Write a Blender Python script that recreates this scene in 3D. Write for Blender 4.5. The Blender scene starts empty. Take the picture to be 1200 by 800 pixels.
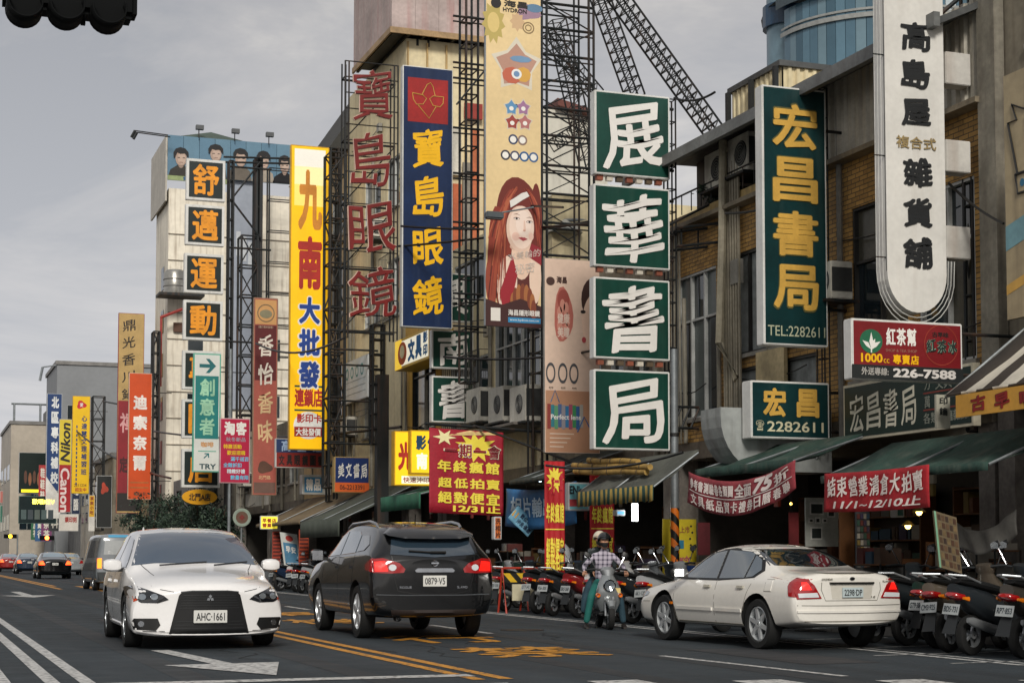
import bpy, bmesh, math, random
from mathutils import Vector, Matrix
from mathutils.bvhtree import BVHTree
R0 = random.Random(7)
SC = bpy.context.scene
COL = SC.collection
# ------------------------------------------------------------------ camera
F = 1950.0; CX, CY = 600.0, 540.0; CAMH = 1.13; HY, VX = 652.0, -105.0
PIT = math.atan((HY-CY)/F); YAW = math.atan((CX-VX)/F*math.cos(PIT))
FW = Vector((math.sin(YAW)*math.cos(PIT), math.cos(YAW)*math.cos(PIT), math.sin(PIT)))
RT = Vector((math.cos(YAW), -math.sin(YAW), 0)); UP = RT.cross(FW)
cam = bpy.data.cameras.new('camera'); camo = bpy.data.objects.new('camera', cam); COL.objects.link(camo)
cam.sensor_width = 36.0; cam.lens = F/1200*36; cam.shift_x = 0.0; cam.shift_y = (540-400)/1200.0
cam.clip_start = 0.1; cam.clip_end = 3000
camo.location = (0, 0, CAMH)
camo.rotation_euler = Matrix((RT, UP, -FW)).transposed().to_euler()
SC.camera = camo
# ------------------------------------------------------------------ light
SC.view_settings.view_transform = 'Standard'; SC.view_settings.look = 'None'
SC.view_settings.exposure = 0.8; SC.view_settings.gamma = 1.0
W = bpy.data.worlds.new('World'); SC.world = W; W.use_nodes = True
SUN_EL, SUN_AZ = math.radians(31), math.radians(196)   # azimuth clockwise from +Y
def world():
    nt = W.node_tree; n = nt.nodes; l = nt.links; n.clear()
    out = n.new('ShaderNodeOutputWorld'); bg = n.new('ShaderNodeBackground')
    sky = n.new('ShaderNodeTexSky'); sky.sky_type = 'NISHITA'; sky.sun_disc = False
    sky.sun_elevation = SUN_EL; sky.sun_rotation = SUN_AZ; sky.air_density = 1.5; sky.dust_density = 4
    tc = n.new('ShaderNodeTexCoord'); mp = n.new('ShaderNodeMapping'); mp.inputs['Scale'].default_value = (1, 1, 3.2)
    mp.inputs['Location'].default_value = (-3.7, -2.08, 2.94)
    nz = n.new('ShaderNodeTexNoise'); nz.inputs['Scale'].default_value = 2.0; nz.inputs['Detail'].default_value = 7
    nz.inputs['Roughness'].default_value = .64; nz.inputs['Distortion'].default_value = .5
    cr = n.new('ShaderNodeValToRGB'); e = cr.color_ramp.elements
    e[0].position = .38; e[0].color = (4.4, 4.5, 4.85, 1); e[1].position = .66; e[1].color = (8.3, 7.9, 7.4, 1)
    m = e = cr.color_ramp.elements.new(.52); m.color = (5.7, 5.6, 5.7, 1)
    sep = n.new('ShaderNodeSeparateXYZ'); mr = n.new('ShaderNodeMapRange')
    mr.inputs[1].default_value = 0.0; mr.inputs[2].default_value = .36; mr.inputs[3].default_value = .74; mr.inputs[4].default_value = .43
    mul = n.new('ShaderNodeMixRGB'); mul.blend_type = 'MULTIPLY'; mul.inputs[0].default_value = 1
    mix = n.new('ShaderNodeMixRGB'); mix.inputs[0].default_value = .97
    l.new(tc.outputs['Generated'], mp.inputs['Vector']); l.new(mp.outputs[0], nz.inputs['Vector'])
    l.new(nz.outputs['Fac'], cr.inputs[0]); l.new(tc.outputs['Generated'], sep.inputs[0]); l.new(sep.outputs[2], mr.inputs[0])
    l.new(cr.outputs[0], mul.inputs[1]); l.new(mr.outputs[0], mul.inputs[2])
    l.new(sky.outputs[0], mix.inputs[1]); l.new(mul.outputs[0], mix.inputs[2])
    l.new(mix.outputs[0], bg.inputs['Color']); bg.inputs['Strength'].default_value = .105
    l.new(bg.outputs[0], out.inputs[0])
world()
sl = bpy.data.lights.new('sun', 'SUN'); sl.energy = 1.5; sl.angle = math.radians(14); sl.color = (1, .95, .87)
so = bpy.data.objects.new('sun', sl); COL.objects.link(so); so.location = (0, 0, 40)
_sd = Vector((math.sin(SUN_AZ)*math.cos(SUN_EL), math.cos(SUN_AZ)*math.cos(SUN_EL), math.sin(SUN_EL)))
so.rotation_euler = _sd.to_track_quat('Z', 'Y').to_euler()
# ------------------------------------------------------------------ pixel -> world
def ray(u, v): return FW + RT*((u-CX)/F) + UP*((CY-v)/F)
def atY(u, v, Y): r = ray(u, v); t = Y/r.y; return Vector((r.x*t, Y, CAMH+r.z*t))
def atX(u, v, X): r = ray(u, v); t = X/r.x; return Vector((X, r.y*t, CAMH+r.z*t))
def gnd(u, v): r = ray(u, v); t = -CAMH/r.z; return Vector((r.x*t, r.y*t, 0))
def Yof(u, X, v=450): return atX(u, v, X).y
# ------------------------------------------------------------------ materials
def lin(h):
    if not isinstance(h, str): return tuple(h)+(1,)*(4-len(h))
    c = [int(h[i:i+2], 16)/255 for i in (0, 2, 4)]
    return tuple((x/12.92 if x <= .04045 else ((x+.055)/1.055)**2.4) for x in c)+(1,)
MATS = {}
def M(col, rough=.6, metal=0., dirt=.25, scale=1.5, streak=0., bump=0., emit=0., kind=None, spec=.5, col2=None, key=None, coat=0.):
    k = key or (col, rough, metal, dirt, scale, streak, bump, emit, kind, spec, col2, coat)
    if k in MATS: return MATS[k]
    m = bpy.data.materials.new('surface'); m.use_nodes = True; MATS[k] = m
    nt = m.node_tree; n = nt.nodes; l = nt.links; b = n['Principled BSDF']
    b.inputs['Roughness'].default_value = rough; b.inputs['Metallic'].default_value = metal
    b.inputs['Specular IOR Level'].default_value = spec; b.inputs['Coat Weight'].default_value = coat
    b.inputs['Coat Roughness'].default_value = .04
    c = lin(col); geo = n.new('ShaderNodeNewGeometry'); src = None
    def noise(sc, vec=None, det=5):
        t = n.new('ShaderNodeTexNoise'); t.inputs['Scale'].default_value = sc; t.inputs['Detail'].default_value = det
        l.new(vec or geo.outputs['Position'], t.inputs['Vector']); return t.outputs['Fac']
    def ramp(fac, p0, p1, v0, v1):
        r = n.new('ShaderNodeMapRange'); r.inputs[1].default_value = p0; r.inputs[2].default_value = p1
        r.inputs[3].default_value = v0; r.inputs[4].default_value = v1; l.new(fac, r.inputs[0]); return r.outputs[0]
    def mixc(fac, a, bb, mode='MIX'):
        x = n.new('ShaderNodeMixRGB'); x.blend_type = mode
        for i, v in ((0, fac), (1, a), (2, bb)):
            if hasattr(v, 'node'): l.new(v, x.inputs[i])
            else: x.inputs[i].default_value = v
        return x.outputs[0]
    cur = c
    if kind == 'stripe':      # printed fabric stripes across Y
        sp = n.new('ShaderNodeSeparateXYZ'); l.new(geo.outputs['Position'], sp.inputs[0])
        mm = n.new('ShaderNodeMath'); mm.operation = 'FRACT'; m2 = n.new('ShaderNodeMath'); m2.operation = 'MULTIPLY'
        m2.inputs[1].default_value = scale; l.new(sp.outputs[1], m2.inputs[0]); l.new(m2.outputs[0], mm.inputs[0])
        gt = n.new('ShaderNodeMath'); gt.operation = 'GREATER_THAN'; gt.inputs[1].default_value = .5; l.new(mm.outputs[0], gt.inputs[0])
        cur = mixc(gt.outputs[0], c, lin(col2))
    if kind == 'brick':       # small wall tiles: rows 9 px high and less
        sp = n.new('ShaderNodeSeparateXYZ'); l.new(geo.outputs['Position'], sp.inputs[0])
        cb = n.new('ShaderNodeCombineXYZ'); ad = n.new('ShaderNodeMath'); ad.operation = 'ADD'
        l.new(sp.outputs[0], ad.inputs[0]); l.new(sp.outputs[1], ad.inputs[1]); l.new(ad.outputs[0], cb.inputs[0]); l.new(sp.outputs[2], cb.inputs[1])
        br = n.new('ShaderNodeTexBrick'); l.new(cb.outputs[0], br.inputs['Vector']); br.inputs['Scale'].default_value = 1
        br.inputs['Brick Width'].default_value = .24; br.inputs['Row Height'].default_value = .075; br.inputs['Mortar Size'].default_value = .008
        br.inputs['Color1'].default_value = c; br.inputs['Color2'].default_value = lin(col2); br.inputs['Mortar'].default_value = lin('5b4c36')
        cur = br.outputs['Color']; brick = br.outputs['Fac']
    if kind == 'fingrid':     # glass tower mullions, too far to tell apart
        br = n.new('ShaderNodeTexNoise')
    if kind == 'tiger':
        sp = n.new('ShaderNodeSeparateXYZ'); l.new(geo.outputs['Position'], sp.inputs[0])
        a = n.new('ShaderNodeMath'); a.operation = 'MULTIPLY_ADD'; l.new(sp.outputs[0], a.inputs[0]); a.inputs[1].default_value = 1.1
        l.new(sp.outputs[2], a.inputs[2]); f = n.new('ShaderNodeMath'); f.operation = 'MULTIPLY'; f.inputs[1].default_value = 3.2; l.new(a.outputs[0], f.inputs[0])
        g = n.new('ShaderNodeMath'); g.operation = 'FRACT'; l.new(f.outputs[0], g.inputs[0])
        h = n.new('ShaderNodeMath'); h.operation = 'GREATER_THAN'; h.inputs[1].default_value = .5; l.new(g.outputs[0], h.inputs[0])
        cur = mixc(h.outputs[0], c, lin(col2))
    if kind == 'plaid':
        tco = n.new('ShaderNodeTexCoord'); sp = n.new('ShaderNodeSeparateXYZ'); l.new(tco.outputs['Object'], sp.inputs[0])
        acc = None
        for ax in (0, 2):
            w = n.new('ShaderNodeMath'); w.operation = 'SINE'; q = n.new('ShaderNodeMath'); q.operation = 'MULTIPLY'; q.inputs[1].default_value = 75
            l.new(sp.outputs[ax], q.inputs[0]); l.new(q.outputs[0], w.inputs[0]); o = ramp(w.outputs[0], .1, .8, 0, .5)
            if acc is None: acc = o
            else:
                ad = n.new('ShaderNodeMath'); ad.operation = 'ADD'; l.new(acc, ad.inputs[0]); l.new(o, ad.inputs[1]); acc = ad.outputs[0]
        cur = mixc(acc, c, lin(col2))
    if dirt:
        v = ramp(noise(scale if kind is None or kind in ('asphalt',) else 1.3), .3, .7, 1-dirt, 1+dirt*.35)
        cur = mixc(1.0, cur, v, 'MULTIPLY')
        v2 = ramp(noise(scale*9 if kind is None else 14, det=2), .3, .7, 1-dirt*.4, 1+dirt*.25); cur = mixc(1.0, cur, v2, 'MULTIPLY')
    if streak:
        mp = n.new('ShaderNodeMapping'); mp.inputs['Scale'].default_value = (5, 5, .35); l.new(geo.outputs['Position'], mp.inputs[0])
        fac = ramp(noise(1.0, mp.outputs[0], 6), .5, .75, 0, streak); cur = mixc(fac, cur, lin(col2) if (col2 and kind is None) else lin('3a2c20'))
    if kind == 'asphalt':
        v = ramp(noise(90, det=2), .35, .65, .72, 1.3); cur = mixc(1.0, cur, v, 'MULTIPLY')
        mp = n.new('ShaderNodeMapping'); mp.inputs['Scale'].default_value = (2.2, .05, 1); l.new(geo.outputs['Position'], mp.inputs[0])
        v = ramp(noise(1.0, mp.outputs[0], 4), .35, .65, .78, 1.2); cur = mixc(1.0, cur, v, 'MULTIPLY')
        rr = ramp(noise(2.0), .3, .7, rough-.12, rough+.1); l.new(rr, b.inputs['Roughness'])
    if kind == 'marking':
        v = ramp(noise(14, det=8), .5, .62, 0, .8); cur = mixc(v, cur, lin('3b3d40'))
    if hasattr(cur, 'node'): l.new(cur, b.inputs['Base Color'])
    else: b.inputs['Base Color'].default_value = cur
    if bump or kind == 'brick':
        bp = n.new('ShaderNodeBump'); bp.inputs['Strength'].default_value = bump or .5; bp.inputs['Distance'].default_value = .02
        if kind == 'brick': bp.invert = True; l.new(brick, bp.inputs['Height'])
        else: l.new(noise(scale*8 if kind != 'asphalt' else 120, det=3), bp.inputs['Height'])
        l.new(bp.outputs[0], b.inputs['Normal'])
    if emit:
        b.inputs['Emission Strength'].default_value = emit
        if hasattr(cur, 'node'): l.new(cur, b.inputs['Emission Color'])
        else: b.inputs['Emission Color'].default_value = c
    return m
def paint(col, dirt=.08): return M(col, rough=.28, dirt=dirt, scale=2, coat=1.0)
IRON = M('1d2122', rough=.55, metal=.2, dirt=.35, scale=3, streak=.35, col2='6b4a33')
GALV = M('8d9396', rough=.45, metal=.5, dirt=.3, scale=3)
RUBBER = M('121313', rough=.8, dirt=.2); BLK = M('0b0c0d', rough=.45, dirt=.1); CHROME = M('c9ccd0', rough=.15, metal=1, dirt=.1)
ALU = M('c3c5c4', rough=.4, dirt=.2, streak=.15); GLASS = M('16202a', rough=.05, dirt=0, spec=.9); CARGLASS = M('0a1016', rough=.03, dirt=0, spec=1.0, coat=1.0)
# ------------------------------------------------------------------ objects
def tag(o, label=None, cat=None, group=None, kind=None):
    if label: o['label'] = label
    if cat: o['category'] = cat
    if group: o['group'] = group
    if kind: o['kind'] = kind
    return o
def thing(name, label, cat, loc=(0, 0, 0), rz=0, group=None):
    o = bpy.data.objects.new(name, None); COL.objects.link(o); o.location = loc; o.rotation_euler = (0, 0, rz); o.empty_display_size = .2
    return tag(o, label, cat, group)
def wloc(p):
    v = Vector((0, 0, 0))
    while p: v += Vector(p.location); p = p.parent
    return v
def link(me, name, parent=None, loc=None):
    o = bpy.data.objects.new(name, me); COL.objects.link(o)
    if parent: o.parent = parent
    if loc is not None: o.location = loc
    return o
class MB:
    def __init__(s): s.v = []; s.f = []; s.mi = []; s.cur = 0; s.mats = []
    def use(s, m):
        if m not in s.mats: s.mats.append(m)
        s.cur = s.mats.index(m); return s
    def face(s, *idx): s.f.append(idx); s.mi.append(s.cur)
    def poly(s, pts):
        b = len(s.v); s.v += [tuple(p) for p in pts]; s.face(*range(b, b+len(pts))); return s
    def box(s, x0, y0, z0, x1, y1, z1):
        x0, x1 = min(x0, x1), max(x0, x1); y0, y1 = min(y0, y1), max(y0, y1); z0, z1 = min(z0, z1), max(z0, z1)
        b = len(s.v); s.v += [(x, y, z) for z in (z0, z1) for y in (y0, y1) for x in (x0, x1)]
        for q in ((0, 2, 3, 1), (4, 5, 7, 6), (0, 1, 5, 4), (2, 6, 7, 3), (0, 4, 6, 2), (1, 3, 7, 5)): s.face(*[b+i for i in q])
        return s
    def prism(s, pts, d):      # pts 3D polygon, extruded by vector d
        d = Vector(d); b = len(s.v); n = len(pts); s.v += [tuple(p) for p in pts]+[tuple(Vector(p)+d) for p in pts]
        s.face(*range(b, b+n)); s.face(*[b+n+i for i in reversed(range(n))])
        for i in range(n): j = (i+1) % n; s.face(b+i, b+n+i, b+n+j, b+j)
        return s
    def tube(s, path, r, n=6, close=True, flat=None):
        P = [Vector(p) for p in path]; rs = r if isinstance(r, (list, tuple)) else [r]*len(P); b0 = len(s.v)
        up = Vector((0, 0, 1))
        for i, p in enumerate(P):
            t = (P[min(i+1, len(P)-1)]-P[max(i-1, 0)]).normalized()
            a = t.cross(up if abs(t.z) < .95 else Vector((0, 1, 0))).normalized(); c = a.cross(t)
            ra, rb = rs[i] if isinstance(rs[i], (list, tuple)) else (rs[i], rs[i])
            for k in range(n):
                an = 2*math.pi*k/n; s.v.append(tuple(p+a*math.cos(an)*ra+c*math.sin(an)*rb))
        for i in range(len(P)-1):
            for k in range(n):
                q = b0+i*n+k; w = b0+i*n+(k+1) % n; s.face(q, w, w+n, q+n)
        if close: s.face(*[b0+k for k in reversed(range(n))]); s.face(*[b0+(len(P)-1)*n+k for k in range(n)])
        return s
    def lathe(s, prof, n=24, c=(0, 0, 0), axis='x'):    # prof (along axis, radius)
        b = len(s.v); c = Vector(c)
        for a, r in prof:
            for k in range(n):
                t = 2*math.pi*k/n; p = {'x': (a, r*math.cos(t), r*math.sin(t)), 'y': (r*math.cos(t), a, r*math.sin(t)), 'z': (r*math.cos(t), r*math.sin(t), a)}[axis]
                s.v.append(tuple(c+Vector(p)))
        m = len(prof)
        for i in range(m-1):
            for k in range(n): q = b+i*n+k; w = b+i*n+(k+1) % n; s.face(q, w, w+n, q+n)
        return s
    def build(s, name, mat=None, parent=None, world=False, smooth=False, bevel=0, kind=None, sub=0, angle=None):
        me = bpy.data.meshes.new(name); off = wloc(parent) if world else Vector((0, 0, 0))
        v = [tuple(Vector(p)-off) for p in s.v] if world else s.v
        me.from_pydata(v, [], s.f)
        bm = bmesh.new(); bm.from_mesh(me); bmesh.ops.recalc_face_normals(bm, faces=bm.faces)
        if bevel: bmesh.ops.bevel(bm, geom=[e for e in bm.edges if len(e.link_faces) == 2 and e.calc_face_angle(0) > .5], offset=bevel, segments=2, affect='EDGES', clamp_overlap=True)
        bm.to_mesh(me); bm.free()
        if mat is not None: me.materials.append(mat)
        elif s.mats:
            for m_ in s.mats: me.materials.append(m_)
            if len(me.polygons) == len(s.mi): me.polygons.foreach_set('material_index', s.mi)
        if smooth: me.polygons.foreach_set('use_smooth', [True]*len(me.polygons)); me.set_sharp_from_angle(angle=math.radians(angle or 40))
        o = link(me, name, parent)
        if sub: md = o.modifiers.new('s', 'SUBSURF'); md.levels = md.render_levels = sub
        if kind: o['kind'] = kind
        return o
# unit bar: shared mesh, one object per bar
_ub = {}
def bar(name, p, q, r, mat, parent, rect=None):
    k = (mat.name, rect is None)
    if k not in _ub:
        b = MB()
        if rect is None: b.tube([(0, 0, 0), (0, 0, 1)], 1, 6)
        else: b.box(-1, -1, 0, 1, 1, 1)
        me = bpy.data.meshes.new(name); me.from_pydata(b.v, [], b.f); me.materials.append(mat); _ub[k] = me
    p = Vector(p); q = Vector(q); o = link(_ub[k], name, parent); d = q-p
    rx, ry = rect if rect else (r, r)
    m = d.to_track_quat('Z', 'Y').to_matrix().to_4x4() @ Matrix.Diagonal((rx, ry, d.length, 1)); m.translation = p-wloc(parent)
    o.matrix_local = m
    return o
def bx(name, a, b, mat, parent, bevel=0, world=True):   # one box part from corner a to corner b
    return MB().box(*a, *b).build(name, mat, parent, world=world, bevel=bevel)
# ------------------------------------------------------------------ text
_tx = {}
def glyph(s, off=0.0, ext=.004, slant=0.0, shear=0.0, space=1.0):
    k = (s, off, ext, slant, shear, space)
    if k in _tx: return _tx[k]
    cu = bpy.data.curves.new('lettering', 'FONT'); cu.body = s; cu.resolution_u = 3; cu.extrude = ext; cu.shear = shear
    cu.space_line = 1.0; cu.space_character = space
    o = bpy.data.objects.new('lettering', cu); me = bpy.data.meshes.new_from_object(o)
    bpy.data.objects.remove(o); bpy.data.curves.remove(cu)
    co = [v.co.copy() for v in me.vertices]; fs = [tuple(p.vertices) for p in me.polygons]; bpy.data.meshes.remove(me)
    if off > .004:        # thicken strokes: stamps fanned round the outline, each a hair above the last
        ns = 4 if off < .02 else (6 if off < .03 else 8); c0 = co; f0 = fs; co = []; fs = []
        for k in range(ns+(1 if ns > 6 else 0)):
            t = 2*math.pi*k/ns+.4; o_ = Vector((math.cos(t)*off, math.sin(t)*off, .00012*k)) if k < ns else Vector((0, 0, .00012*k))
            b = len(co); co += [c+o_ for c in c0]; fs += [tuple(b+i for i in f) for f in f0]
    if slant:
        for c in co: c.y += slant*c.x+.03*math.sin(7*c.x+3*c.y); c.x += .025*math.sin(6*c.y)
    xs = [c.x for c in co] or [0, 1]; ys = [c.y for c in co] or [0, 1]
    x0, x1, y0, y1 = min(xs), max(xs), min(ys), max(ys)
    w = max(x1-x0, 1e-4); h = max(y1-y0, 1e-4)
    _tx[k] = ([((c.x-x0)/w, (c.y-y0)/h, c.z) for c in co], fs, w/h); return _tx[k]
class Frame:
    """A flat face: origin top-left, right vector, up vector, width, height."""
    def __init__(s, o, r, u, w, h): s.o = Vector(o); s.r = Vector(r).normalized(); s.u = Vector(u).normalized(); s.n = s.r.cross(s.u); s.w = w; s.h = h; s.bend = None
    def pt(s, a, b, n=0.0):
        p = s.o+s.r*(a*s.w)-s.u*(b*s.h)+s.n*n
        if s.bend: p = s.bend(p, a, b)
        return p
    def rect(s, a0, b0, a1, b1, mat, parent, n=.004, name='panel', t=.004, sub=1):
        mb = MB()
        for i in range(sub):
            A0 = a0+(a1-a0)*i/sub; A1 = a0+(a1-a0)*(i+1)/sub
            mb.prism([s.pt(A0, b1, n-t), s.pt(A1, b1, n-t), s.pt(A1, b0, n-t), s.pt(A0, b0, n-t)], s.n*t)
        return mb.build(name, mat, parent, world=True)
    def poly(s, pts, mat, parent, n=.006, name='print'):
        return MB().prism([s.pt(a, b, n-.003) for a, b in pts], s.n*.003).build(name, mat, parent, world=True)
    def ring(s, a, b, ra, rb, mat, parent, n=.006, name='print', th=.15, seg=24):
        mb = MB()
        for i in range(seg):
            t0 = 2*math.pi*i/seg; t1 = 2*math.pi*(i+1)/seg; k = 1-th
            q = [s.pt(a+ra*x*math.cos(t), b+rb*x*math.sin(t), n) for x, t in ((1, t0), (1, t1), (k, t1), (k, t0))] if th < 1 else [s.pt(a, b, n)]+[s.pt(a+ra*math.cos(t), b+rb*math.sin(t), n) for t in (t0, t1)]
            mb.poly(q)
        return mb.build(name, mat, parent, world=True)
    def text(s, t, a0, b0, a1, b1, mat, parent, n=.006, off=.02, ext=.002, slant=0, shear=0, name='lettering', rot=0, space=1.0, tri=False):
        if t == '一': b0, b1 = b0+(b1-b0)*.42, b0+(b1-b0)*.6; off = min(off, .03)
        g, fs, asp = glyph(t, off, ext, slant, shear, space); mb = MB()
        ca, cb = (a0+a1)/2, (b0+b1)/2; cs, sn = math.cos(rot), math.sin(rot)
        for x, y, z in g:
            A = a0+(a1-a0)*x; B = b1-(b1-b0)*y
            if rot:
                dx = (A-ca)*s.w; dy = (B-cb)*s.h; A = ca+(dx*cs+dy*sn)/s.w; B = cb+(-dx*sn+dy*cs)/s.h
            mb.v.append(tuple(s.pt(A, B, n+(z if z > 0 else -.0005))))
        for f in fs: mb.face(*f)
        me = bpy.data.meshes.new(name); off_ = wloc(parent); me.from_pydata([tuple(Vector(p)-off_) for p in mb.v], [], mb.f); me.materials.append(mat)
        return link(me, name, parent)
    def column(s, chars, a0, b0, a1, b1, mat, parent, gap=.12, **k):
        m = len(chars); st = (b1-b0)/m
        for i, c in enumerate(chars): s.text(c, a0, b0+st*(i+gap/2), a1, b0+st*(i+1-gap/2), mat, parent, name=k.get('nm', 'character'), **{q: w for q, w in k.items() if q != 'nm'})
    def row(s, chars, a0, b0, a1, b1, mat, parent, gap=.1, **k):
        m = len(chars); st = (a1-a0)/m
        for i, c in enumerate(chars): s.text(c, a0+st*(i+gap/2), b0, a0+st*(i+1-gap/2), b1, mat, parent, name=k.get('nm', 'character'), **{q: w for q, w in k.items() if q != 'nm'})
PX = Vector((1, 0, 0)); PY = Vector((0, 1, 0)); PZ = Vector((0, 0, 1))
# a signboard standing square to the street: box from pixel rectangle at street offset X
class Sign:
    def __init__(s, name, label, cat, u0, v0, u1, v1, X, depth=.2, case=None, face=None, group=None, rim=.03, Y=None, facade=False, rz=0, vr=None):
        case = case or ALU
        uc, vc = (u0+u1)/2, (v0+v1)/2
        if facade:     # board on a plane parallel to the facade
            p0 = atX(u0, vc, X); p1 = atX(u1, vc, X); z1 = (atX(u0, v0, X).z+atX(u1, vr[0], X).z)/2; z0 = (atX(u0, v1, X).z+atX(u1, vr[1], X).z)/2
            w = p0.y-p1.y; o = Vector((X, p0.y, z1)); r = -PY; s.Y = (p0.y+p1.y)/2
        else:
            Y = Y or Yof(uc, X, vc); s.Y = Y; p0 = atY(u0, vc, Y); p1 = atY(u1, vc, Y)
            z1 = atY(uc, v0, Y).z; z0 = atY(uc, v1, Y).z; w = p1.x-p0.x; o = Vector((p0.x, Y, z1)); r = PX
        h = z1-z0; s.x0, s.x1, s.z0, s.z1, s.depth = p0.x, p1.x, z0, z1, depth
        s.f = Frame(o, r, PZ, w, h); s.root = thing(name, label, cat, s.f.pt(.5, 1, -depth/2), 0, group)
        n = s.f.n; q = [s.f.pt(0, 1), s.f.pt(1, 1), s.f.pt(1, 0), s.f.pt(0, 0)]
        MB().prism([p-n*depth for p in q], n*depth).build('casing', case, s.root, world=True, bevel=min(.012, depth*.2))
        if face: a = rim/w; b = rim/h; s.f.rect(a, b, 1-a, 1-b, face, s.root, n=.004, name='face_panel')
    def __getattr__(s, k): return getattr(s.f, k)
def T(s, *a, **k): return s.f.text(*a, **k)
# ================================================================== SETTING
ASPH = M('2c353b', rough=.82, dirt=.34, scale=.3, kind='asphalt', bump=.35)
MB().box(-400, -60, -.3, 400, 1500, -.012).build('ground', M('55534e', dirt=.3, scale=.2), kind='structure')
MB().box(-6, -40, -.2, 13.2, 900, 0).build('road', ASPH, kind='structure')
MB().box(13.2, -40, -.2, 17.2, 330, .12).build('pavement', M('4f4d49', rough=.7, dirt=.35, scale=1.5), kind='structure')
MB().box(-9.5, -40, -.2, -6, 330, .12).build('pavement', M('4f4d49', rough=.7, dirt=.35, scale=1.5), kind='structure')
kr = R0
for i in range(46):
    MB().box(13.05, -2+i*1.2, 0, 13.2, -2+i*1.2+1.19, .125+kr.uniform(-.004, .006)).build('kerb_stone', M('6f6d68', rough=.8, dirt=.4, scale=2), bpy.data.objects['pavement'], bevel=.01)
WM = M('c9c9c6', rough=.6, dirt=.15, scale=3, kind='marking'); YM = M('d9962a', rough=.6, dirt=.2, scale=3, kind='marking')
def strip(x0, y0, x1, y1, m=WM, z=.004, w=.12, name='road_marking'):
    a = Vector((x0, y0, 0)); b = Vector((x1, y1, 0)); t = (b-a).normalized(); n = Vector((-t.y, t.x, 0))*(w/2)
    seg = max(1, int((b-a).length/6)); mb = MB()
    for i in range(seg):
        p = a+(b-a)*(i/seg); q = a+(b-a)*((i+1)/seg); mb.poly([(c.x, c.y, z) for c in (p-n, q-n, q+n, p+n)])
    return mb.build(name, m, kind='structure')
strip(10.93, 14.6, 10.93, 200, w=.11); strip(11.15, 14, 11.15, 60, w=.07)
for y in (15.1, 16.6, 18.0, 20.0): strip(10.4, y, 12.9, y+.25, w=.06)
strip(4.95, 14.6, 4.95, 46, YM, w=.13); strip(5.22, 14.6, 5.22, 46, YM, w=.13)
strip(4.95, 60, 4.95, 170, YM, w=.16); strip(5.22, 66, 5.22, 170, YM, w=.16)
strip(6.2, 52, 6.2, 66, YM, w=.5)
a = gnd(775, 768); b = gnd(990, 792); strip(a.x, a.y, b.x, b.y, w=.1)
a = gnd(505, 732); b = gnd(575, 742); strip(a.x, a.y, b.x, b.y, w=.12)
a = gnd(335, 710); b = gnd(362, 714); strip(a.x, a.y, b.x, b.y, w=.12)
strip(1.52, 15.3, 1.52, 90, w=.13); strip(1.22, 15.3, 1.22, 60, w=.13)
strip(.72, 15.3, .72, 26, w=.3)
strip(1.3, 15.15, 5.05, 15.15, w=.3, z=.006)
for i in range(11): strip(-.2+i*1.25, 11.4, -.2+i*1.25, 14.12-.33*max(0, -.2+i*1.25-5.9), w=.5, z=.006)
def arrow(tip, tail, w=.18, hw=.42, hl=1.5, name='road_marking', dx=0):
    t = (tail-tip).normalized(); n = Vector((-t.y, t.x, 0)); h = tip+t*hl
    MB().poly([(c.x, c.y, .008) for c in (tip, h+n*hw, h+n*w/2, tail+n*w/2, tail-n*w/2, h-n*w/2, h-n*hw)]).build(name, WM, kind='structure')
arrow(Vector((3.3, 15.75, 0)), Vector((2.85, 20.4, 0)), w=.22, hw=.62, hl=1.9)
arrow(Vector((3.25, 48, 0)), Vector((3.2, 56, 0)), w=.3, hw=.8, hl=2.6)
def roadtext(ch, x, y, w, h):
    Frame((x, y+h, .004), PX, PY, w, h).text(ch, 0, 0, 1, 1, YM, None, n=.004, off=.01, ext=.0005, name='road_marking')['kind'] = 'structure'
for i, (ch, y) in enumerate(zip('禁行機車', (17.6, 20.9, 27.5, 31.5))): roadtext(ch, 6.15, y, 1.55, 2.1)
# oil stain, patches, manhole
for (x, y, w, l_) in ((8.9, 15.5, .9, 3), (3.2, 26, 1.1, 5), (7, 38, 1.4, 6)):
    MB().poly([(x, y, .003), (x+w, y, .003), (x+w, y+l_, .003), (x, y+l_, .003)]).build('asphalt_patch', M('2c2e31', rough=.7, dirt=.2, scale=.8, kind='asphalt'), kind='structure')
mh = MB().lathe([(0, .001), (0, .34), (.006, .34), (.006, .001)], 24, (8.9, 24.2, .001), 'z').build('manhole_cover', M('3a3a3a', rough=.5, metal=.6)); tag(mh, 'round iron manhole cover in the lane behind the white sedan', 'manhole cover')
# ================================================================== BUILDINGS
def wallgrid(y0, y1, z0, z1, ops, X, t, axis='x'):
    ys = sorted({y0, y1, *[max(y0, min(y1, o[k])) for o in ops for k in (0, 1)]}); zs = sorted({z0, z1, *[max(z0, min(z1, o[k])) for o in ops for k in (2, 3)]})
    mb = MB()
    for i in range(len(zs)-1):
        run = None
        for j in range(len(ys)-1):
            yc = (ys[j]+ys[j+1])/2; zc = (zs[i]+zs[i+1])/2
            hole = any(o[0] < yc < o[1] and o[2] < zc < o[3] for o in ops)
            if not hole: run = (run[0], ys[j+1]) if run else (ys[j], ys[j+1])
            if (hole or j == len(ys)-2) and run:
                if axis == 'x': mb.box(X, run[0], zs[i], X+t, run[1], zs[i+1])
                else: mb.box(run[0], X, zs[i], run[1], X+t, zs[i+1])
                run = None
    return mb
WFR = M('b9bbb8', rough=.45, dirt=.25, scale=4); DFR = M('2d2c2a', rough=.5, dirt=.3)
CURT = M('8d9290', rough=.9, dirt=.3, scale=6, streak=.2); DGL = M('1c262b', rough=.08, dirt=.15, scale=.6, spec=.8)
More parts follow.
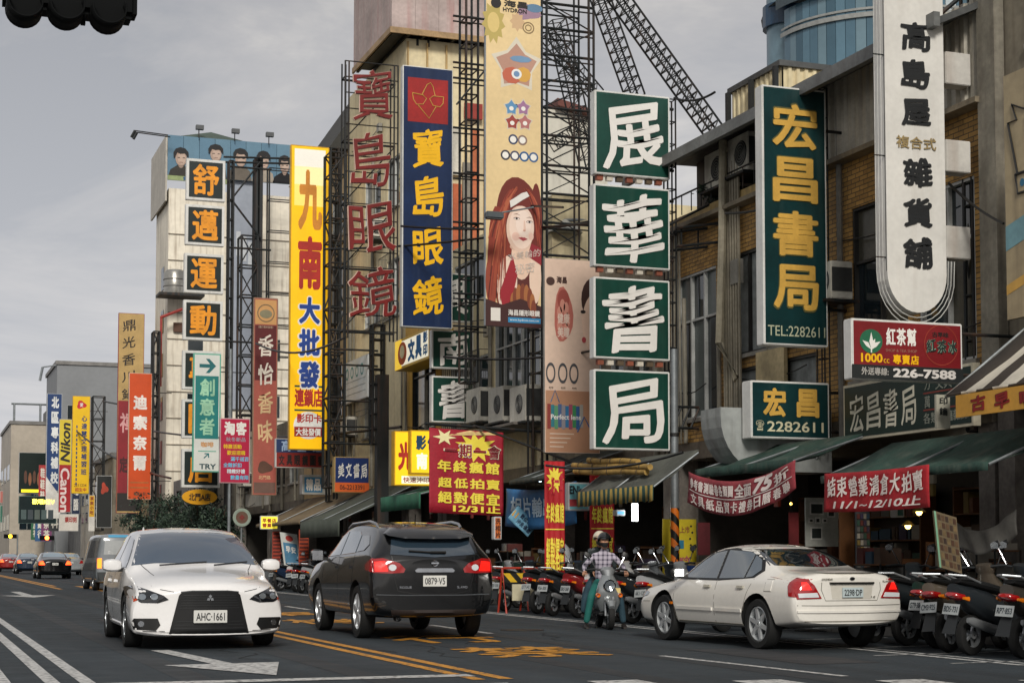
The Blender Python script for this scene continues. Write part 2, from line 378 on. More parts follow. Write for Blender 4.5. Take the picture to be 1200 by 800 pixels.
def window(root, X, y0, y1, z0, z1, nc=2, nr=1, frame=None, pane=None, axis='x', sill=True, dep=.1, bars_=0):
    frame = frame or WFR; panes = pane if isinstance(pane, (list, tuple)) else [pane or DGL]
    mb = MB(); w = .045
    def bb(a0, b0, a1, b1, d0, d1, m=mb):
        if axis == 'x': m.box(X+d0, a0, b0, X+d1, a1, b1)
        else: m.box(a0, X+d0, b0, a1, X+d1, b1)
    bb(y0, z0, y1, z0+w, .02, dep+.03); bb(y0, z1-w, y1, z1, .02, dep+.03); bb(y0, z0+w, y0+w, z1-w, .02, dep+.03); bb(y1-w, z0+w, y1, z1-w, .02, dep+.03)
    for i in range(1, nc): c = y0+(y1-y0)*i/nc; bb(c-w/2, z0+w, c+w/2, z1-w, .035, dep+.02)
    for i in range(1, nr): c = z0+(z1-z0)*(i/nr if nr != 2 else .68); bb(y0+w, c-w/2, y1-w, c+w/2, .045, dep+.012)
    fr = mb.build('window', frame, root, world=True)
    for i in range(nc):
        for j in range(nr):
            a0 = y0+(y1-y0)*i/nc; a1 = y0+(y1-y0)*(i+1)/nc
            k0, k1 = (z0+(z1-z0)*j/nr, z0+(z1-z0)*(j+1)/nr) if nr != 2 else ((z0, z0+(z1-z0)*.68) if j == 0 else (z0+(z1-z0)*.68, z1))
            m = MB(); bb(a0+.02, k0+.02, a1-.02, k1-.02, dep+.0, dep+.008, m); m.build('pane', panes[(i+j) % len(panes)], fr, world=True)
    if sill:
        m = MB(); bb(y0-.06, z0-.07, y1+.06, z0-.002, -.07, dep, m); m.build('sill', M('8f8b82', dirt=.4, scale=3), fr, world=True)
    return fr
def bldg(name, label, X, y0, y1, H, mat, ops=(), z0=3.3, depth=9, group=None, shop=True, t=.25, roofm=None, colm=None, cat='building', win=None):
    r = thing(name, label, cat, (X+depth/2, (y0+y1)/2, 0), 0, group)
    wallgrid(y0, y1, z0, H, [o[:4] for o in ops], X, t).build('facade_wall', mat, r, world=True)
    [MB().box(X+t, y_, z0, X+depth, y_+t, H).build('side_wall', mat, r, world=True) for y_ in (y0, y1-t)]
    MB().box(X+t, y0+t, H-.3, X+depth, y1-t, H-.05).build('roof', roofm or M('5b5a57', dirt=.4), r, world=True)
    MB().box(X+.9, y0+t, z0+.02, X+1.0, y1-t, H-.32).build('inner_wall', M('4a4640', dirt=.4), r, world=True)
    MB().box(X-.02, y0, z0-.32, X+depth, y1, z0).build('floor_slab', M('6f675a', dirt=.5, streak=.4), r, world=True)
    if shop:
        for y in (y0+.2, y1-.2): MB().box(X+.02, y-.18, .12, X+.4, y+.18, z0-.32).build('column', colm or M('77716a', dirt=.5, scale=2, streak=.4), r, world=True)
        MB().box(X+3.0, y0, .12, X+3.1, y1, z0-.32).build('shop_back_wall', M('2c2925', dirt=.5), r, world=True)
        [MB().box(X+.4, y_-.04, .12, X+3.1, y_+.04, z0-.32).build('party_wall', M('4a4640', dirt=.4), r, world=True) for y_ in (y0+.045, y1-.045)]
    for o in ops:
        kw = o[4] if len(o) > 4 else {}
        window(r, X, *o[:4], **kw)
    return r
BRICK = M('bf9450', rough=.75, dirt=.35, kind='brick', col2='9a7640', streak=.0)
CREAM = M('e0d2ac', rough=.8, dirt=.22, scale=.8, streak=.3, col2='8a6b40'); WHT = M('cbc6ba', rough=.8, dirt=.25, scale=.7, streak=.35, col2='5d4f40')
GREYW = M('8b8b8a', rough=.8, dirt=.3, scale=.7, streak=.3); OLD = M('8c8473', rough=.85, dirt=.4, scale=.9, streak=.5)
# --- A: tiled building beside the bookshop signs
TAPE = [M('4c4a40', rough=.25, dirt=.3), DGL]
A = bldg('tiled_building', 'yellow brick tiled building with white corrugated top storey behind the bookshop signs', 14, 19.25, 29.6, 7.5, BRICK,
         [(27.6, 29.3, 3.75, 6.55, dict(nc=3, nr=2, pane=[DGL, M('57605f', rough=.3, dirt=.3)])), (24.3, 27.1, 4.75, 6.6, dict(nc=4, frame=DFR, pane=CURT)),
          (24.0, 27.2, 3.75, 4.5, dict(nc=3, frame=DFR, pane=[CURT, M('6b5437')], sill=False)),
          (21.3, 22.85, 3.9, 6.65, dict(nc=2, nr=2, frame=DFR, pane=TAPE)), (19.6, 21.0, 3.9, 6.5, dict(nc=2, nr=2, frame=WFR, pane=TAPE))])
CORR = M('b5b0a2', rough=.6, dirt=.3, scale=1.5, streak=.4, col2='6b5337')
def corrugated(root, X, y0, y1, z0, z1, mat, pitch=.2, name='corrugated_panel', axis='x', panel=1.0):
    n = max(1, round((y1-y0)/panel)); st = (y1-y0)/n
    for k in range(n):
        a, b = y0+k*st, y0+(k+1)*st-.006; m = max(2, round((b-a)/pitch)); p = (b-a)/m; pts = []
        for i in range(m):
            for f_, d in ((0, 0), (.35, 0), (.5, -.05), (.85, -.05)): pts.append((a+(i+f_)*p, d))
        pts.append((b, 0)); mb = MB()
        for (u0, d0), (u1, d1) in zip(pts, pts[1:]):
            q = [(X+d0, u0, z0), (X+d1, u1, z0), (X+d1, u1, z1), (X+d0, u0, z1)] if axis == 'x' else [(u0, X+d0, z0), (u1, X+d1, z0), (u1, X+d1, z1), (u0, X+d0, z1)]
            mb.prism(q, (.01, 0, 0) if axis == 'x' else (0, .01, 0))
        mb.build(name, mat, root, world=True)
corrugated(A, 13.93, 19.3, 23.6, 7.55, 8.95, CORR)
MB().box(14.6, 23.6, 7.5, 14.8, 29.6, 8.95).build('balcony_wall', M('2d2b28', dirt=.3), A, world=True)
MB().box(13.95, 23.6, 7.5, 14.15, 29.6, 7.72).build('parapet', M('b59a62', dirt=.4, streak=.5), A, world=True)
MB().prism([(13.2, 19.2, 8.46), (14.3, 19.2, 8.96), (23, 19.2, 9.1), (23, 19.2, 9.2), (14.3, 19.2, 9.06), (13.2, 19.2, 8.56)], (0, 10.7, 0)).build('roof_sheet', M('4c4e4e', dirt=.4), A, world=True)
MB().box(13.1, 19.2, 8.42, 13.2, 29.9, 8.62).build('gutter', M('6f7170', rough=.5, dirt=.4, streak=.3), A, world=True)
for y in (23.7, 24.0, 25.6, 27.4): MB().box(14.0, y, 7.6, 14.1, y+.1, 8.95).build('post', IRON, A, world=True)
MB().box(13.75, 19.2, 7.42, 14.0, 29.6, 7.5).build('drip_moulding', M('7a6f5c', dirt=.5), A, world=True)
for i in range(7): MB().tube([(13.92-.02*(i % 2), 26.5+.1*i, 3.2), (13.9, 26.5+.1*i, 6.0+.1*i), (13.92, 26.55+.1*i, 8.5-.1*i)], .03, 6).build('conduit', M('9a927f', dirt=.4), A, world=True, smooth=True)
MB().tube([(13.8, 26.9, 8.7), (13.78, 26.9, 7.4), (13.8, 26.95, 7.0), (13.75, 27, 5), (13.9, 26.6, 4.3)], .075, 8).build('drain_pipe', M('aaa28c', dirt=.4), A, world=True, smooth=True)
bx('billboard_panel', (13.9, 24.9, 3.75), (13.97, 25.9, 4.7), M('c8b58a', dirt=.4), A)
# roof hut
cn = atX(915, 72, 17.0); fl = Yof(862, 17.0); xr = 24.0
RH = thing('rooftop_hut', 'cream corrugated rooftop hut behind the gutter of the tiled building', 'rooftop hut', (20, cn.y+2, 9.1))
corrugated(RH, 17.0, cn.y, fl, 9.1, cn.z-.12, CREAM); corrugated(RH, cn.y-.02, 17.05, xr, 9.1, cn.z-.12, CREAM, axis='y')
MB().box(16.9, cn.y-.12, cn.z-.12, xr, fl+.1, cn.z).build('roof', M('4c4e4e', dirt=.4), RH, world=True)
for y in (cn.y, (cn.y+fl)/2, fl): MB().box(16.82, y-.05, 9.1, 16.92, y+.05, cn.z-.12).build('post', IRON, RH, world=True)
MB().box(16.84, cn.y+.06, cn.z-1.0, 16.9, fl, cn.z-.92).build('rail', IRON, RH, world=True)
MB().box(16.95, cn.y-.14, cn.z-.95, xr, cn.y-.08, cn.z-.87).build('rail', IRON, RH, world=True)
# --- nearest building at the right edge
N = bldg('corner_building', 'beige rendered building at the right edge with steel window', 14, 9, 19.2, 11, OLD, [(15.3, 18.3, 8.0, 9.6, dict(nc=2, frame=DFR)), (12, 14.6, 4.6, 6.4, dict(nc=2))], z0=3.5)
MB().box(13.82, 18.85, 3.5, 13.98, 19.24, 10.8).build('pilaster', M('8a8578', dirt=.45, streak=.5), N, world=True)
# --- B: building behind the big green column sign
B = bldg('old_shop_building', 'old grey shop building with white steel windows behind the green sign column', 14, 29.62, 36.0, 7.6, OLD,
         [(30.4, 32.6, 4.4, 6.5, dict(nc=3, nr=2)), (33.1, 35.6, 4.4, 6.5, dict(nc=4, nr=2))])
B2 = bldg('white_window_building', 'pale shop building with a wide white framed window above air conditioners', 14, 36.02, 44.6, 9.6, CREAM,
          [(36.3, 40.1, 4.55, 7.3, dict(nc=6, nr=2)), (40.6, 43.8, 4.6, 6.4, dict(nc=3)), (36.8, 43.5, 7.9, 9.1, dict(nc=5, sill=False))])
# set back white house with pitched roof
hx0 = atY(625, 200, 56).x; hx1 = atY(712, 200, 56).x; hz = atY(660, 128, 56).z
HW = thing('gabled_house', 'white rendered house with red eave seen through the lattice left of the green signs', 'house', (hx0+2, 60, 0))
MB().box(hx0, 56, 3, hx1, 64, hz).build('wall', M('cfccbf', dirt=.15, scale=.6, streak=.2), HW, world=True)
MB().prism([(hx0+.8, 55.6, hz+.02), (hx1+.1, 55.6, hz-.4), (hx1+.1, 55.6, hz-.2), (hx0+.8, 55.6, hz+.28)], (0, 8, 0)).build('roof', M('6b3a30', dirt=.3), HW, world=True)
window(HW, 55.97, hx1-1.9, hx1-.7, hz-5, hz-3.7, nc=2, axis='y', dep=-.03, sill=False)
window(HW, 55.97, hx0+.8, hx0+1.8, hz-5, hz-3.7, nc=2, axis='y', dep=-.03, sill=False)
# --- yellow narrow building + beige
D = bldg('yellow_building', 'yellow rendered narrow building above the lit photo signs', 14, 44.65, 48.3, 9.4, M('d8a844', dirt=.2, scale=.8, streak=.3), [(45.2, 47.6, 4.8, 7.2, dict(nc=2, nr=2, frame=DFR))])
E_ = bldg('beige_building', 'tall beige building carrying the big rooftop advertising box', 14, 48.35, 55.5, 17.0, CREAM,
          [(49.0, 50.4, 8.6, 10.4, dict(nc=2)), (51.2, 53.2, 8.6, 10.4, dict(nc=2)), (51.2, 53.2, 5.0, 6.8, dict(nc=2)), (51.2, 53.2, 12, 13.6, dict(nc=2)), (49.0, 50.4, 12, 13.6, dict(nc=2))], depth=atY(568, 80, 48.35).x-14)
for i, x in enumerate((14.4, 15.5)): window(E_, 48.3, x, x+.8, 11+.0*i, 12.2, nc=1, axis='y', dep=-.03, sill=False, pane=M('8a3e28', rough=.6))
for k in range(5): bx('pilaster_strip', (14.02+k*.62, 48.28, 10.2), (14.07+k*.62, 48.34, 16.9), M('b99b66', dirt=.3, streak=.4), E_)
# rooftop advertising box
q = 47.9
b0 = atY(459, 34, q); b1 = atY(575, 46, q)
BB = thing('rooftop_billboard', 'huge faded pink and white advertising box overhanging the beige building roof', 'billboard', (b0.x+2, q+2, b0.z))
PINK = M('b8a7a2', rough=.8, dirt=.3, scale=.9, streak=.55, col2='a06a66', key='pinkbox')
for i in range(6):
    x0 = b0.x+i*.75; MB().box(x0, q, b0.z, x0+.742, q+.12, 26).build('billboard_panel', PINK, BB, world=True)
for i in range(6): y0 = q+.125+i*.75; MB().box(b0.x, y0, b0.z, b0.x+.12, y0+.742, 26).build('billboard_panel', PINK, BB, world=True)
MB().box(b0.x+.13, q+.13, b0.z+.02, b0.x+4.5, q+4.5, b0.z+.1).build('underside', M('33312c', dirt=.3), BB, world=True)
for i in range(10): bar('beam', (b0.x+.1+i*.48, q+.1, b0.z-.05), (b0.x+.1+i*.48, q+4.5, b0.z-.05), .05, IRON, BB, rect=(.04, .05))
MB().box(b0.x-.06, q-.06, b0.z-.12, b0.x+4.5, q, b0.z+.06).box(b0.x-.06, q, b0.z-.12, b0.x, q+4.6, b0.z+.06).build('edge_trim', M('a88a62', dirt=.4), BB, world=True)
for dx in (.35, .7, 3.2): bar('support', (b0.x+.6+dx, q+.5, 16.8), (b0.x+.6+dx, q+.5, b0.z), .07, IRON, BB)
# dark gabled tower left of it, mid buildings
G1 = bldg('dark_gable_building', 'tall old building with a dark gabled top behind the red neon characters', 14, 55.6, 62, 15.2, M('c7a873', dirt=.3, streak=.4),
          [(56.2, 57.8, 6, 7.9, dict(nc=2, frame=DFR)), (58.4, 60, 6, 7.9, dict(nc=2, frame=DFR)), (56.2, 57.8, 9.4, 11.4, dict(nc=2, frame=WFR)), (58.4, 60, 9.4, 11.4, dict(nc=2)), (56.2, 57.8, 12.4, 13.8, dict(nc=2)), (60.3, 61.5, 9.4, 11.4, dict(nc=1))], depth=7)
MB().prism([(13.3, 55.4, 15.2), (19, 55.4, 15.2), (19, 55.4, 17.6), (15.6, 55.4, 18.6)], (0, 6.6, 0)).build('gable', M('33332f', rough=.7, dirt=.3), G1, world=True)
LOWB = [(62.1, 68.5, 6.5, OLD), (68.6, 76, 5.6, WHT), (76.1, 84, 6.9, OLD), (84.1, 95.5, 5.4, GREYW)]
LBL = ['low old shop building with patched wall behind the perfume sign', 'low white shop building beside the round bus stop sign', 'low shop building behind the teal arrow sign', 'low grey shop building above the oval yellow sign']
for i, (a, b, h, m) in enumerate(LOWB):
    bldg('shop_building', LBL[i], 14, a, b, h, m, [(a+1, a+2.6, 4, min(h-.6, 5.2), dict(nc=2)), (b-3, b-1, 4, min(h-.6, 5.2), dict(nc=3, frame=DFR))], depth=8)
# --- F: tall white building with portrait hoarding
FB = thing('white_tower_building', 'tall white building with the faces hoarding behind the black character signs', 'building', (18, 103, 0))
FX0 = atY(197, 300, 98).x; zt = atY(240, 200, 98).z+2.0
FY1 = Yof(181, FX0); MB().box(FX0, 98, .1, 24.5, FY1, zt-3.2).build('wall', M('e9e1cf', dirt=.2, scale=.4, streak=.6, col2='7a6248'), FB, world=True)
MB().box(FX0+.5, FY1+.05, .1, 24.5, FY1+12, 11.5).build('annex_wall', M('bda77c', dirt=.25, streak=.3), FB, world=True)
for k in range(12): bx('wall_joint', (FX0, 97.94, 3+k*1.55), (24.5, 98, 3.05+k*1.55), M('8b8172', dirt=.4), FB)
for k in range(6): window(FB, FX0-.01, 99.5, 100.6, 4+k*2.6, 5.4+k*2.6, nc=1, sill=False, dep=-.02)
for k in range(3):
    for j in range(2): window(FB, 97.98, FX0+1.2+j*4.6, FX0+2.1+j*4.6, 6+k*3.4, 7.3+k*3.4, nc=1, axis='y', sill=False, dep=-.03)
# --- beyond: G grey block, H white frame block, far row both sides
def block(name, label, x0, y0, x1, y1, H, m, rows, cols, group=None, wm=None):
    r = thing(name, label, 'building', ((x0+x1)/2, (y0+y1)/2, 0), 0, group)
    MB().box(x0, y0, .05, x1, y1, H).build('wall', m, r, world=True)
    MB().box(x0-.15, y0-.15, H, x1, y1, H+.35).build('parapet', M('7d7b78', dirt=.3), r, world=True)
    for i in range(rows):
        for j in range(cols):
            yy = y0+(y1-y0)*(j+.2)/cols; z = 4+(H-4.5)*i/rows; window(r, x0-.05, yy, yy+(y1-y0)*.6/cols, z, z+min(1.7, (H-4.5)/rows*.6), nc=2, sill=False, dep=.02)
        window(r, y0-.05, x0+1, x0+2.6, 4+(H-4.5)*i/rows, 5.6+(H-4.5)*i/rows, nc=2, axis='y', sill=False, dep=.02)
    return r
block('grey_block', 'plain grey concrete block behind the yellow and navy column signs', atY(66, 500, 163).x, 163, 34, 176, atY(100, 428, 163).z, M('7e8184', dirt=.12, scale=.3), 3, 3)
block('white_block', 'white block with an open roof frame in front of the distant street end', atY(13, 500, 185).x, 185, 34, 205, atY(30, 497, 185).z, M('b5ab9c', dirt=.2, scale=.3), 2, 3)
H_ = bpy.data.objects['white_block']
x0 = atY(13, 500, 185).x; zt2 = atY(30, 497, 185).z
for x in (x0+.3, x0+3, x0+7): bar('roof_post', (x, 185.2, zt2), (x, 185.2, zt2+2.2), .12, GALV, H_)
bar('roof_beam', (x0, 185.2, zt2+2.2), (x0+9, 185.2, zt2+2.2), .12, GALV, H_); bx('roof_shed', (x0+4, 186, zt2+.36), (x0+12, 195, zt2+2), M('5d5d5b', dirt=.3), H_)
rr = random.Random(3)
yy = 126
tones = [OLD, WHT, GREYW, M('9c8f7a', dirt=.3, streak=.3), M('86755d', dirt=.3)]
FARL = ['far brown shop block right after the white tower', 'far pale block before the grey block', 'far low block beside the blue lettering sign', 'far block behind the green lit screen', 'far grey block beyond the white framed block', 'far pale block near the street end', 'farthest brown block at the street end']
for i, (y0, y1, h) in enumerate(((126, 139, 8.5), (139.5, 150, 7.5), (150.5, 162.5, 8.5), (206, 225, 12), (226, 250, 10), (251, 280, 14), (281, 320, 12))):
    block('street_block', FARL[i], 14, y0, 26, y1, h, tones[i % 5], 2, 3, 'far buildings along the right side')
for i in range(9):   # blocks that close the far end and the left side
    w = 13; x = -44+i*w; h = rr.uniform(9, 20)
    block('distant_building', 'distant pale block closing the far end of the street', x, 330+i*3, x+w-.5, 350+i*3, h, tones[(i*2) % 5], 2, 2, 'distant blocks at the end of the street')
for o in []:
    x = o.location.x; o['label'] = 'distant pale block at the far end of the street, standing about %d metres right of the road axis' % max(0, int(x)) if x > 0 else 'distant block at the far left end of the street beyond the frame'
for i in range(6):
    block('opposite_building', 'plain shop block on the opposite side of the street', -20, 20+i*30, -9.5, 48+i*30, 8+(i*5) % 7, tones[(i+2) % 5], 2, 5, 'buildings on the opposite side')
# --- curved glass tower
GT = thing('glass_tower', 'curved blue glass high rise above the roofs at the top right', 'tower', (150, 250, 0))
GY = 260.0; c0 = atY(1045, 60, GY); gx0 = atY(915, 60, GY).x; rad = 26.0; gcx = gx0+rad+1; zT = atY(1000, 8, GY).z
glt = [M(c, rough=.25, metal=.2, dirt=.12, scale=.1, spec=.6) for c in ('4f6d7d', '5b7a8a', '43606f', '6a838e', 'cdd3d4', '55707e', 'bcc6ca')]
seg = 40
for k in range(seg):
    t0 = math.pi*(1+k/seg); t1 = math.pi*(1+(k+.94)/seg)
    mi = glt[(k*5+(k//3)) % 7] if k > 16 else glt[(k*3) % 4]
    for (za, zb, mm, rr_) in ((20, zT-7.2, mi, rad), (zT-6.6, zT-2.2, mi, rad)):
        p = [(gcx+rr_*math.cos(t), GY+rr_*math.sin(t)*.8) for t in (t0, t1)]
        MB().prism([(p[0][0], p[0][1], za), (p[1][0], p[1][1], za), (p[1][0], p[1][1], zb), (p[0][0], p[0][1], zb)], (0, .4, 0)).build('glass_panel', mm, GT, world=True)
for za, zb, ex, mm in ((zT-7.2, zT-6.4, .5, M('8d8f8c')), (zT-2.2, zT, 1.4, M('3f4c52')), (zT-5.9, zT-5.5, .3, M('8d8f8c'))):
    mb = MB()
    for k in range(seg):
        t0 = math.pi*(1+k/seg); t1 = math.pi*(1+(k+1)/seg); r1 = rad+ex
        mb.prism([(gcx+r1*math.cos(t0), GY+r1*math.sin(t0)*.8, za), (gcx+r1*math.cos(t1), GY+r1*math.sin(t1)*.8, za), (gcx+r1*math.cos(t1), GY+r1*math.sin(t1)*.8, zb), (gcx+r1*math.cos(t0), GY+r1*math.sin(t0)*.8, zb)], (0, 1, 0))
    mb.build('cornice_band', mm, GT, world=True)
MB().lathe([(0, rad+1.2), (0, .01)], 40, (gcx, GY, zT-.2), 'z').build('roof', M('6c706f'), GT, world=True)
tx = atY(925, 30, GY+6).x
MB().lathe([(20, 4.2), (zT+2, 4.2), (zT+9, 3.4), (zT+16, 2.4), (zT+30, 2.0)], 20, (tx, GY+6, 0), 'z').build('stair_turret', M('6f8793', rough=.3, metal=.2, dirt=.2, scale=.1), GT, world=True, smooth=True)
MB().lathe([(zT+2.0, 4.2), (zT+2, 4.9), (zT+6, 4.9), (zT+6, 4)], 20, (tx, GY+6, -5.5), 'z').build('turret_collar', M('1d3c56', rough=.3), GT, world=True)
bx('upper_block', (tx+6, GY+6, zT), (gcx+30, GY+20, zT+16), M('868b90', dirt=.2, scale=.1), GT)
for k in range(5): bx('light_panel', (tx+10+k*5, GY+5.9, zT+3), (tx+12+k*5, GY+6, zT+15), M('c9ccce' if k % 2 else '6d7c86'), GT)
# ================================================================== SIGNS
DGREEN = M('0b3f34', rough=.35, dirt=.3, scale=.9, streak=.12, col2='5a7a6c'); WCASE = M('d9d9d5', rough=.4, dirt=.15, scale=2, streak=.25, col2='8a7a66', key='wcase')
OFFW = M('e2dfd9', rough=.5, dirt=.08); GOLD = M('cfa348', rough=.5, dirt=.18, scale=4); NAVY = M('10284f', rough=.35, dirt=.25, streak=.1, col2='5a6a86')
YEL = M('f2b90c', rough=.4, dirt=.08); REDL = M('a3231f', rough=.4, dirt=.2); TEALD = M('083234', rough=.35, dirt=.3, streak=.1, col2='6a8078')
def hang(s, zs=None, x1=13.98, y=None, r=.025, name='bracket'):     # brackets from sign to facade
    y = y or s.root.location.y
    for z in zs or (s.z0+.15*(s.z1-s.z0), s.z1-.15*(s.z1-s.z0)):
        if x1 > s.x1+.03: bar(name, (s.x1, y, z), (x1, y, z), r, IRON, s.root)
# 1 four big green panels
GS = [('展', 693, 105.5, 785, 206, 'top panel of the column, green with white brushed 展'), ('華', 692, 214.5, 785, 313, 'second green panel of the column with white brushed 華'),
      ('書', 692, 322.5, 785, 420, 'third green panel of the column with white brushed 書'), ('局', 692, 430, 785, 526, 'lowest green panel of the column with white brushed 局')]
YG = Yof(742, 12.5)
for ch, u0, v0, u1, v1, lb in GS:
    s = Sign('column_sign', lb, 'sign', u0+4, v0+4, u1, v1+1, 12.5, .22, WCASE, DGREEN, 'green bookshop panels on one column', rim=.035, Y=YG)
    s.text(ch, .1, .08, .92, .94, OFFW, s.root, n=.02, off=.02, slant=.16, name='character')
    for z in (s.z0+.2, s.z1-.2): bar('bracket', (s.x1, YG+.1, z), (s.x1+.12, YG+.1, z), .03, IRON, s.root)
GX1 = atY(785, 400, YG).x; GX0 = atY(696, 400, YG).x
# between panels
for v in (210, 317, 425):
    z = atY(740, v, YG).z; t = thing('fluorescent_tray', 'narrow rusty slatted tray %s' % {210: 'under the topmost green panel of the column', 317: 'in the middle gap of the green column', 425: 'above the lowest green panel'}[v], 'lamp tray', (GX0+.7, YG+.1, z-.03), 0, 'trays between the green panels')
    for k in range(7): bx('slat', (GX0+.1+k*.2, YG+.06, z-.045), (GX0+.22+k*.2, YG+.16, z+.045), M(('8a4a34', 'cfc7b8', '5a4a36')[k % 3], dirt=.3), t)
# pole with tiger stripes
PXX = atY(791, 600, YG+.0).x+.02
pl = thing('steel_pole', 'grey steel pole with orange and black warning stripes under the green sign column', 'pole', (PXX, YG+.05, 0))
MB().tube([(PXX, YG+.05, .0), (PXX, YG+.05, 5.0)], .075, 16).build('pole_shaft', GALV, pl, world=True, smooth=True)
za, zb = atY(791, 664, YG).z, atY(791, 595, YG).z
MB().tube([(PXX, YG+.05, max(.3, za)), (PXX, YG+.05, zb)], .081, 16, close=False).build('warning_band', M('e8791a', kind='tiger', col2='15150f', rough=.5), pl, world=True, smooth=True)
for z in (3.4, 2.85): MB().lathe([(-.03, .076), (-.03, .09), (.03, .09), (.03, .076)], 16, (PXX, YG+.05, z), 'z').build('clamp', IRON, pl, world=True)
def lattice(name, label, x0, x1, y0, y1, z0, z1, step, r=.03, diag=True, group=None, cat='sign scaffold', both=True, face2=True):
    t = thing(name, label, cat, ((x0+x1)/2, (y0+y1)/2, z0), 0, group)
    ys = (y0, y1) if abs(y1-y0) > .05 else (y0,)
    for x in (x0, x1):
        for y in ys: bar('post', (x, y, z0), (x, y, z1), r, IRON, t)
    n = max(1, round((z1-z0)/step)); st = (z1-z0)/n
    for i in range(n+1):
        z = z0+i*st
        for y in ys: bar('rung', (x0, y, z), (x1, y, z), r*.7, IRON, t)
        if len(ys) > 1:
            for x in (x0, x1): bar('rung', (x, y0, z), (x, y1, z), r*.6, IRON, t)
        if diag and i < n and (i % diag == 0):
            a, b = ((x0, x1) if (i//diag) % 2 else (x1, x0)); m = min(z1, z+st*diag)
            bar('brace', (a, ys[0], z), (b, ys[0], m), r*.55, IRON, t)
            if both and len(ys) > 1: bar('brace', (b, ys[1], z), (a, ys[1], m), r*.55, IRON, t)
    return t
zt_ = atY(790, 112, YG).z
lattice('sign_scaffold', 'narrow iron ladder scaffold standing right of the green panel column', GX1+.09, GX1+.26, YG+.25, YG+.42, 2.9, zt_, .42, .018, 0)
# cantilever platform bracket at level of window bottom
pf = thing('iron_bracket', 'flat iron truss bracket between pole and wall above the striped awning', 'bracket', (13.6, YG+.4, 3.7))
for z in (3.55, 3.95):
    for y in (YG+.3, YG+.9): bar('beam', (GX1, y, z), (13.98, y, z), .028, IRON, pf)
for i in range(4): x = GX1+(14-GX1)*i/4; bar('brace', (x, YG+.3, 3.55), (x+(14-GX1)/4, YG+.3, 3.95), .02, IRON, pf)
pf = thing('iron_bracket', 'upper iron box bracket reaching from the green column to the balcony', 'bracket', (13.6, YG+.4, 7.2))
for z in (6.95, 7.3):
    for y in (YG-.6, YG-.1): bar('beam', (GX1+.2, y+.7, z), (14.0, y, z), .028, IRON, pf)
for i in range(3): x = 13.2+i*.35; bar('post', (x, YG+.1, 6.95), (x, YG+.1, 7.3), .02, IRON, pf)
bar('strut', (13.2, YG+.1, 7.3), (14.3, 27.6, 7.9), .025, IRON, pf)
# 2 tall green-gold sign
s = Sign('projecting_sign', 'tall dark green vertical sign with four golden characters and a telephone number', 'sign', 894, 103, 969, 405, 13.0, .24, WCASE, TEALD, rim=.03)
s.column('宏昌書局', .14, .045, .86, .885, M('5c5a2e'), s.root, gap=.14, n=.012, off=.04); s.column('宏昌書局', .15, .05, .85, .88, GOLD, s.root, gap=.16, n=.02, off=.024)
s.text('TEL:2282611', .06, .925, .95, .965, M('b9bda0'), s.root, off=.0); hang(s)
lattice('sign_scaffold', 'thin iron ladder behind the tall golden lettered sign', s.x1+.06, s.x1+.2, s.Y+.3, s.Y+.45, s.z0-1.6, s.z1+.15, .5, .015, 0)
MB().tube([(s.x1+.35, s.Y+.2, 2.9), (s.x1+.35, s.Y+.2, 8.3)], .05, 8).build('drain_pipe', M('77756e', dirt=.4), A, world=True, smooth=True)
# 3 small green box sign with curved belly
s = Sign('box_sign', 'wide green box sign with two golden characters and telephone number above the curved canopy', 'sign', 880, 447, 972, 514, 13.0, .3, WCASE, TEALD, rim=.03)
s.row('宏昌', .08, .12, .93, .62, GOLD, s.root, gap=.32, off=.04, n=.014)
s.text('2282611', .2, .7, .92, .88, M('cfc9a8'), s.root, off=.015); s.text('☎', .06, .69, .16, .87, M('cfc9a8'), s.root, off=0)
yb = s.Y+.35; prof = [(t/10, -.75*math.sin(math.pi*t/20)) for t in range(0, 11)]
cb = thing('curved_canopy', 'old white curved canopy box under the wide green box sign', 'canopy', (13.2, yb+1, 2.6))
bl = [(s.x0-.35+(1-math.cos(math.pi*t/16))*.75, s.z0+.35-.85*math.sin(math.pi*t/16)) for t in range(9)]
MB().prism([(x, yb, z) for x, z in bl]+[(13.95, yb, bl[-1][1]), (13.95, yb, s.z0+.5), (bl[0][0], yb, s.z0+.5)], (0, .7, 0)).build('canopy_shell', M('969a98', dirt=.3, streak=.5, scale=1), cb, world=True)
Frame((s.x0+.5, yb, s.z0-.1), PX, PZ, .9, .2).text('宏昌書局', 0, 0, 1, 1, M('4c5350'), cb, off=.0)
hang(s)
# 4 white rounded sign
s = Sign('projecting_sign', 'tall white round-ended sign with black characters and neon tubes', 'sign', 1037, -60, 1106, 320, 12.9, .03, WCASE)
s.root.children[0].name = 'back_rim'
fr = s.f; w2 = fr.w/2; mb = []
zc = s.z0; out = [(s.x0, s.z1), (s.x0, zc)]+[(s.x0+w2-w2*math.cos(math.pi*t/16), zc-w2*1.15*math.sin(math.pi*t/16)) for t in range(1, 16)]+[(s.x1, zc), (s.x1, s.z1)]
MB().prism([(x, s.Y-.01, z) for x, z in out], (0, .25, 0)).build('rounded_panel', M('dcdad4', rough=.45, dirt=.12, scale=1.5, streak=.25, col2='8d7d68', key='whp'), s.root, world=True)
bk = M('16191c', rough=.6, dirt=.3, scale=6)
for i, (ch, v0, v1, uo) in enumerate((('髙', 24, 62, 0), ('島', 68, 106, 0), ('屋', 113, 150, 1), ('雜', 183, 221, 3), ('貨', 230, 268, 3), ('舖', 276, 316, 3))):
    a = atY(1055+uo, v0, s.Y-.02); b = atY(1090+uo, v1, s.Y-.02); Frame(a, PX, PZ, b.x-a.x, a.z-b.z).text(ch, 0, 0, 1, 1, bk, s.root, off=.035, name='character', slant=.05)
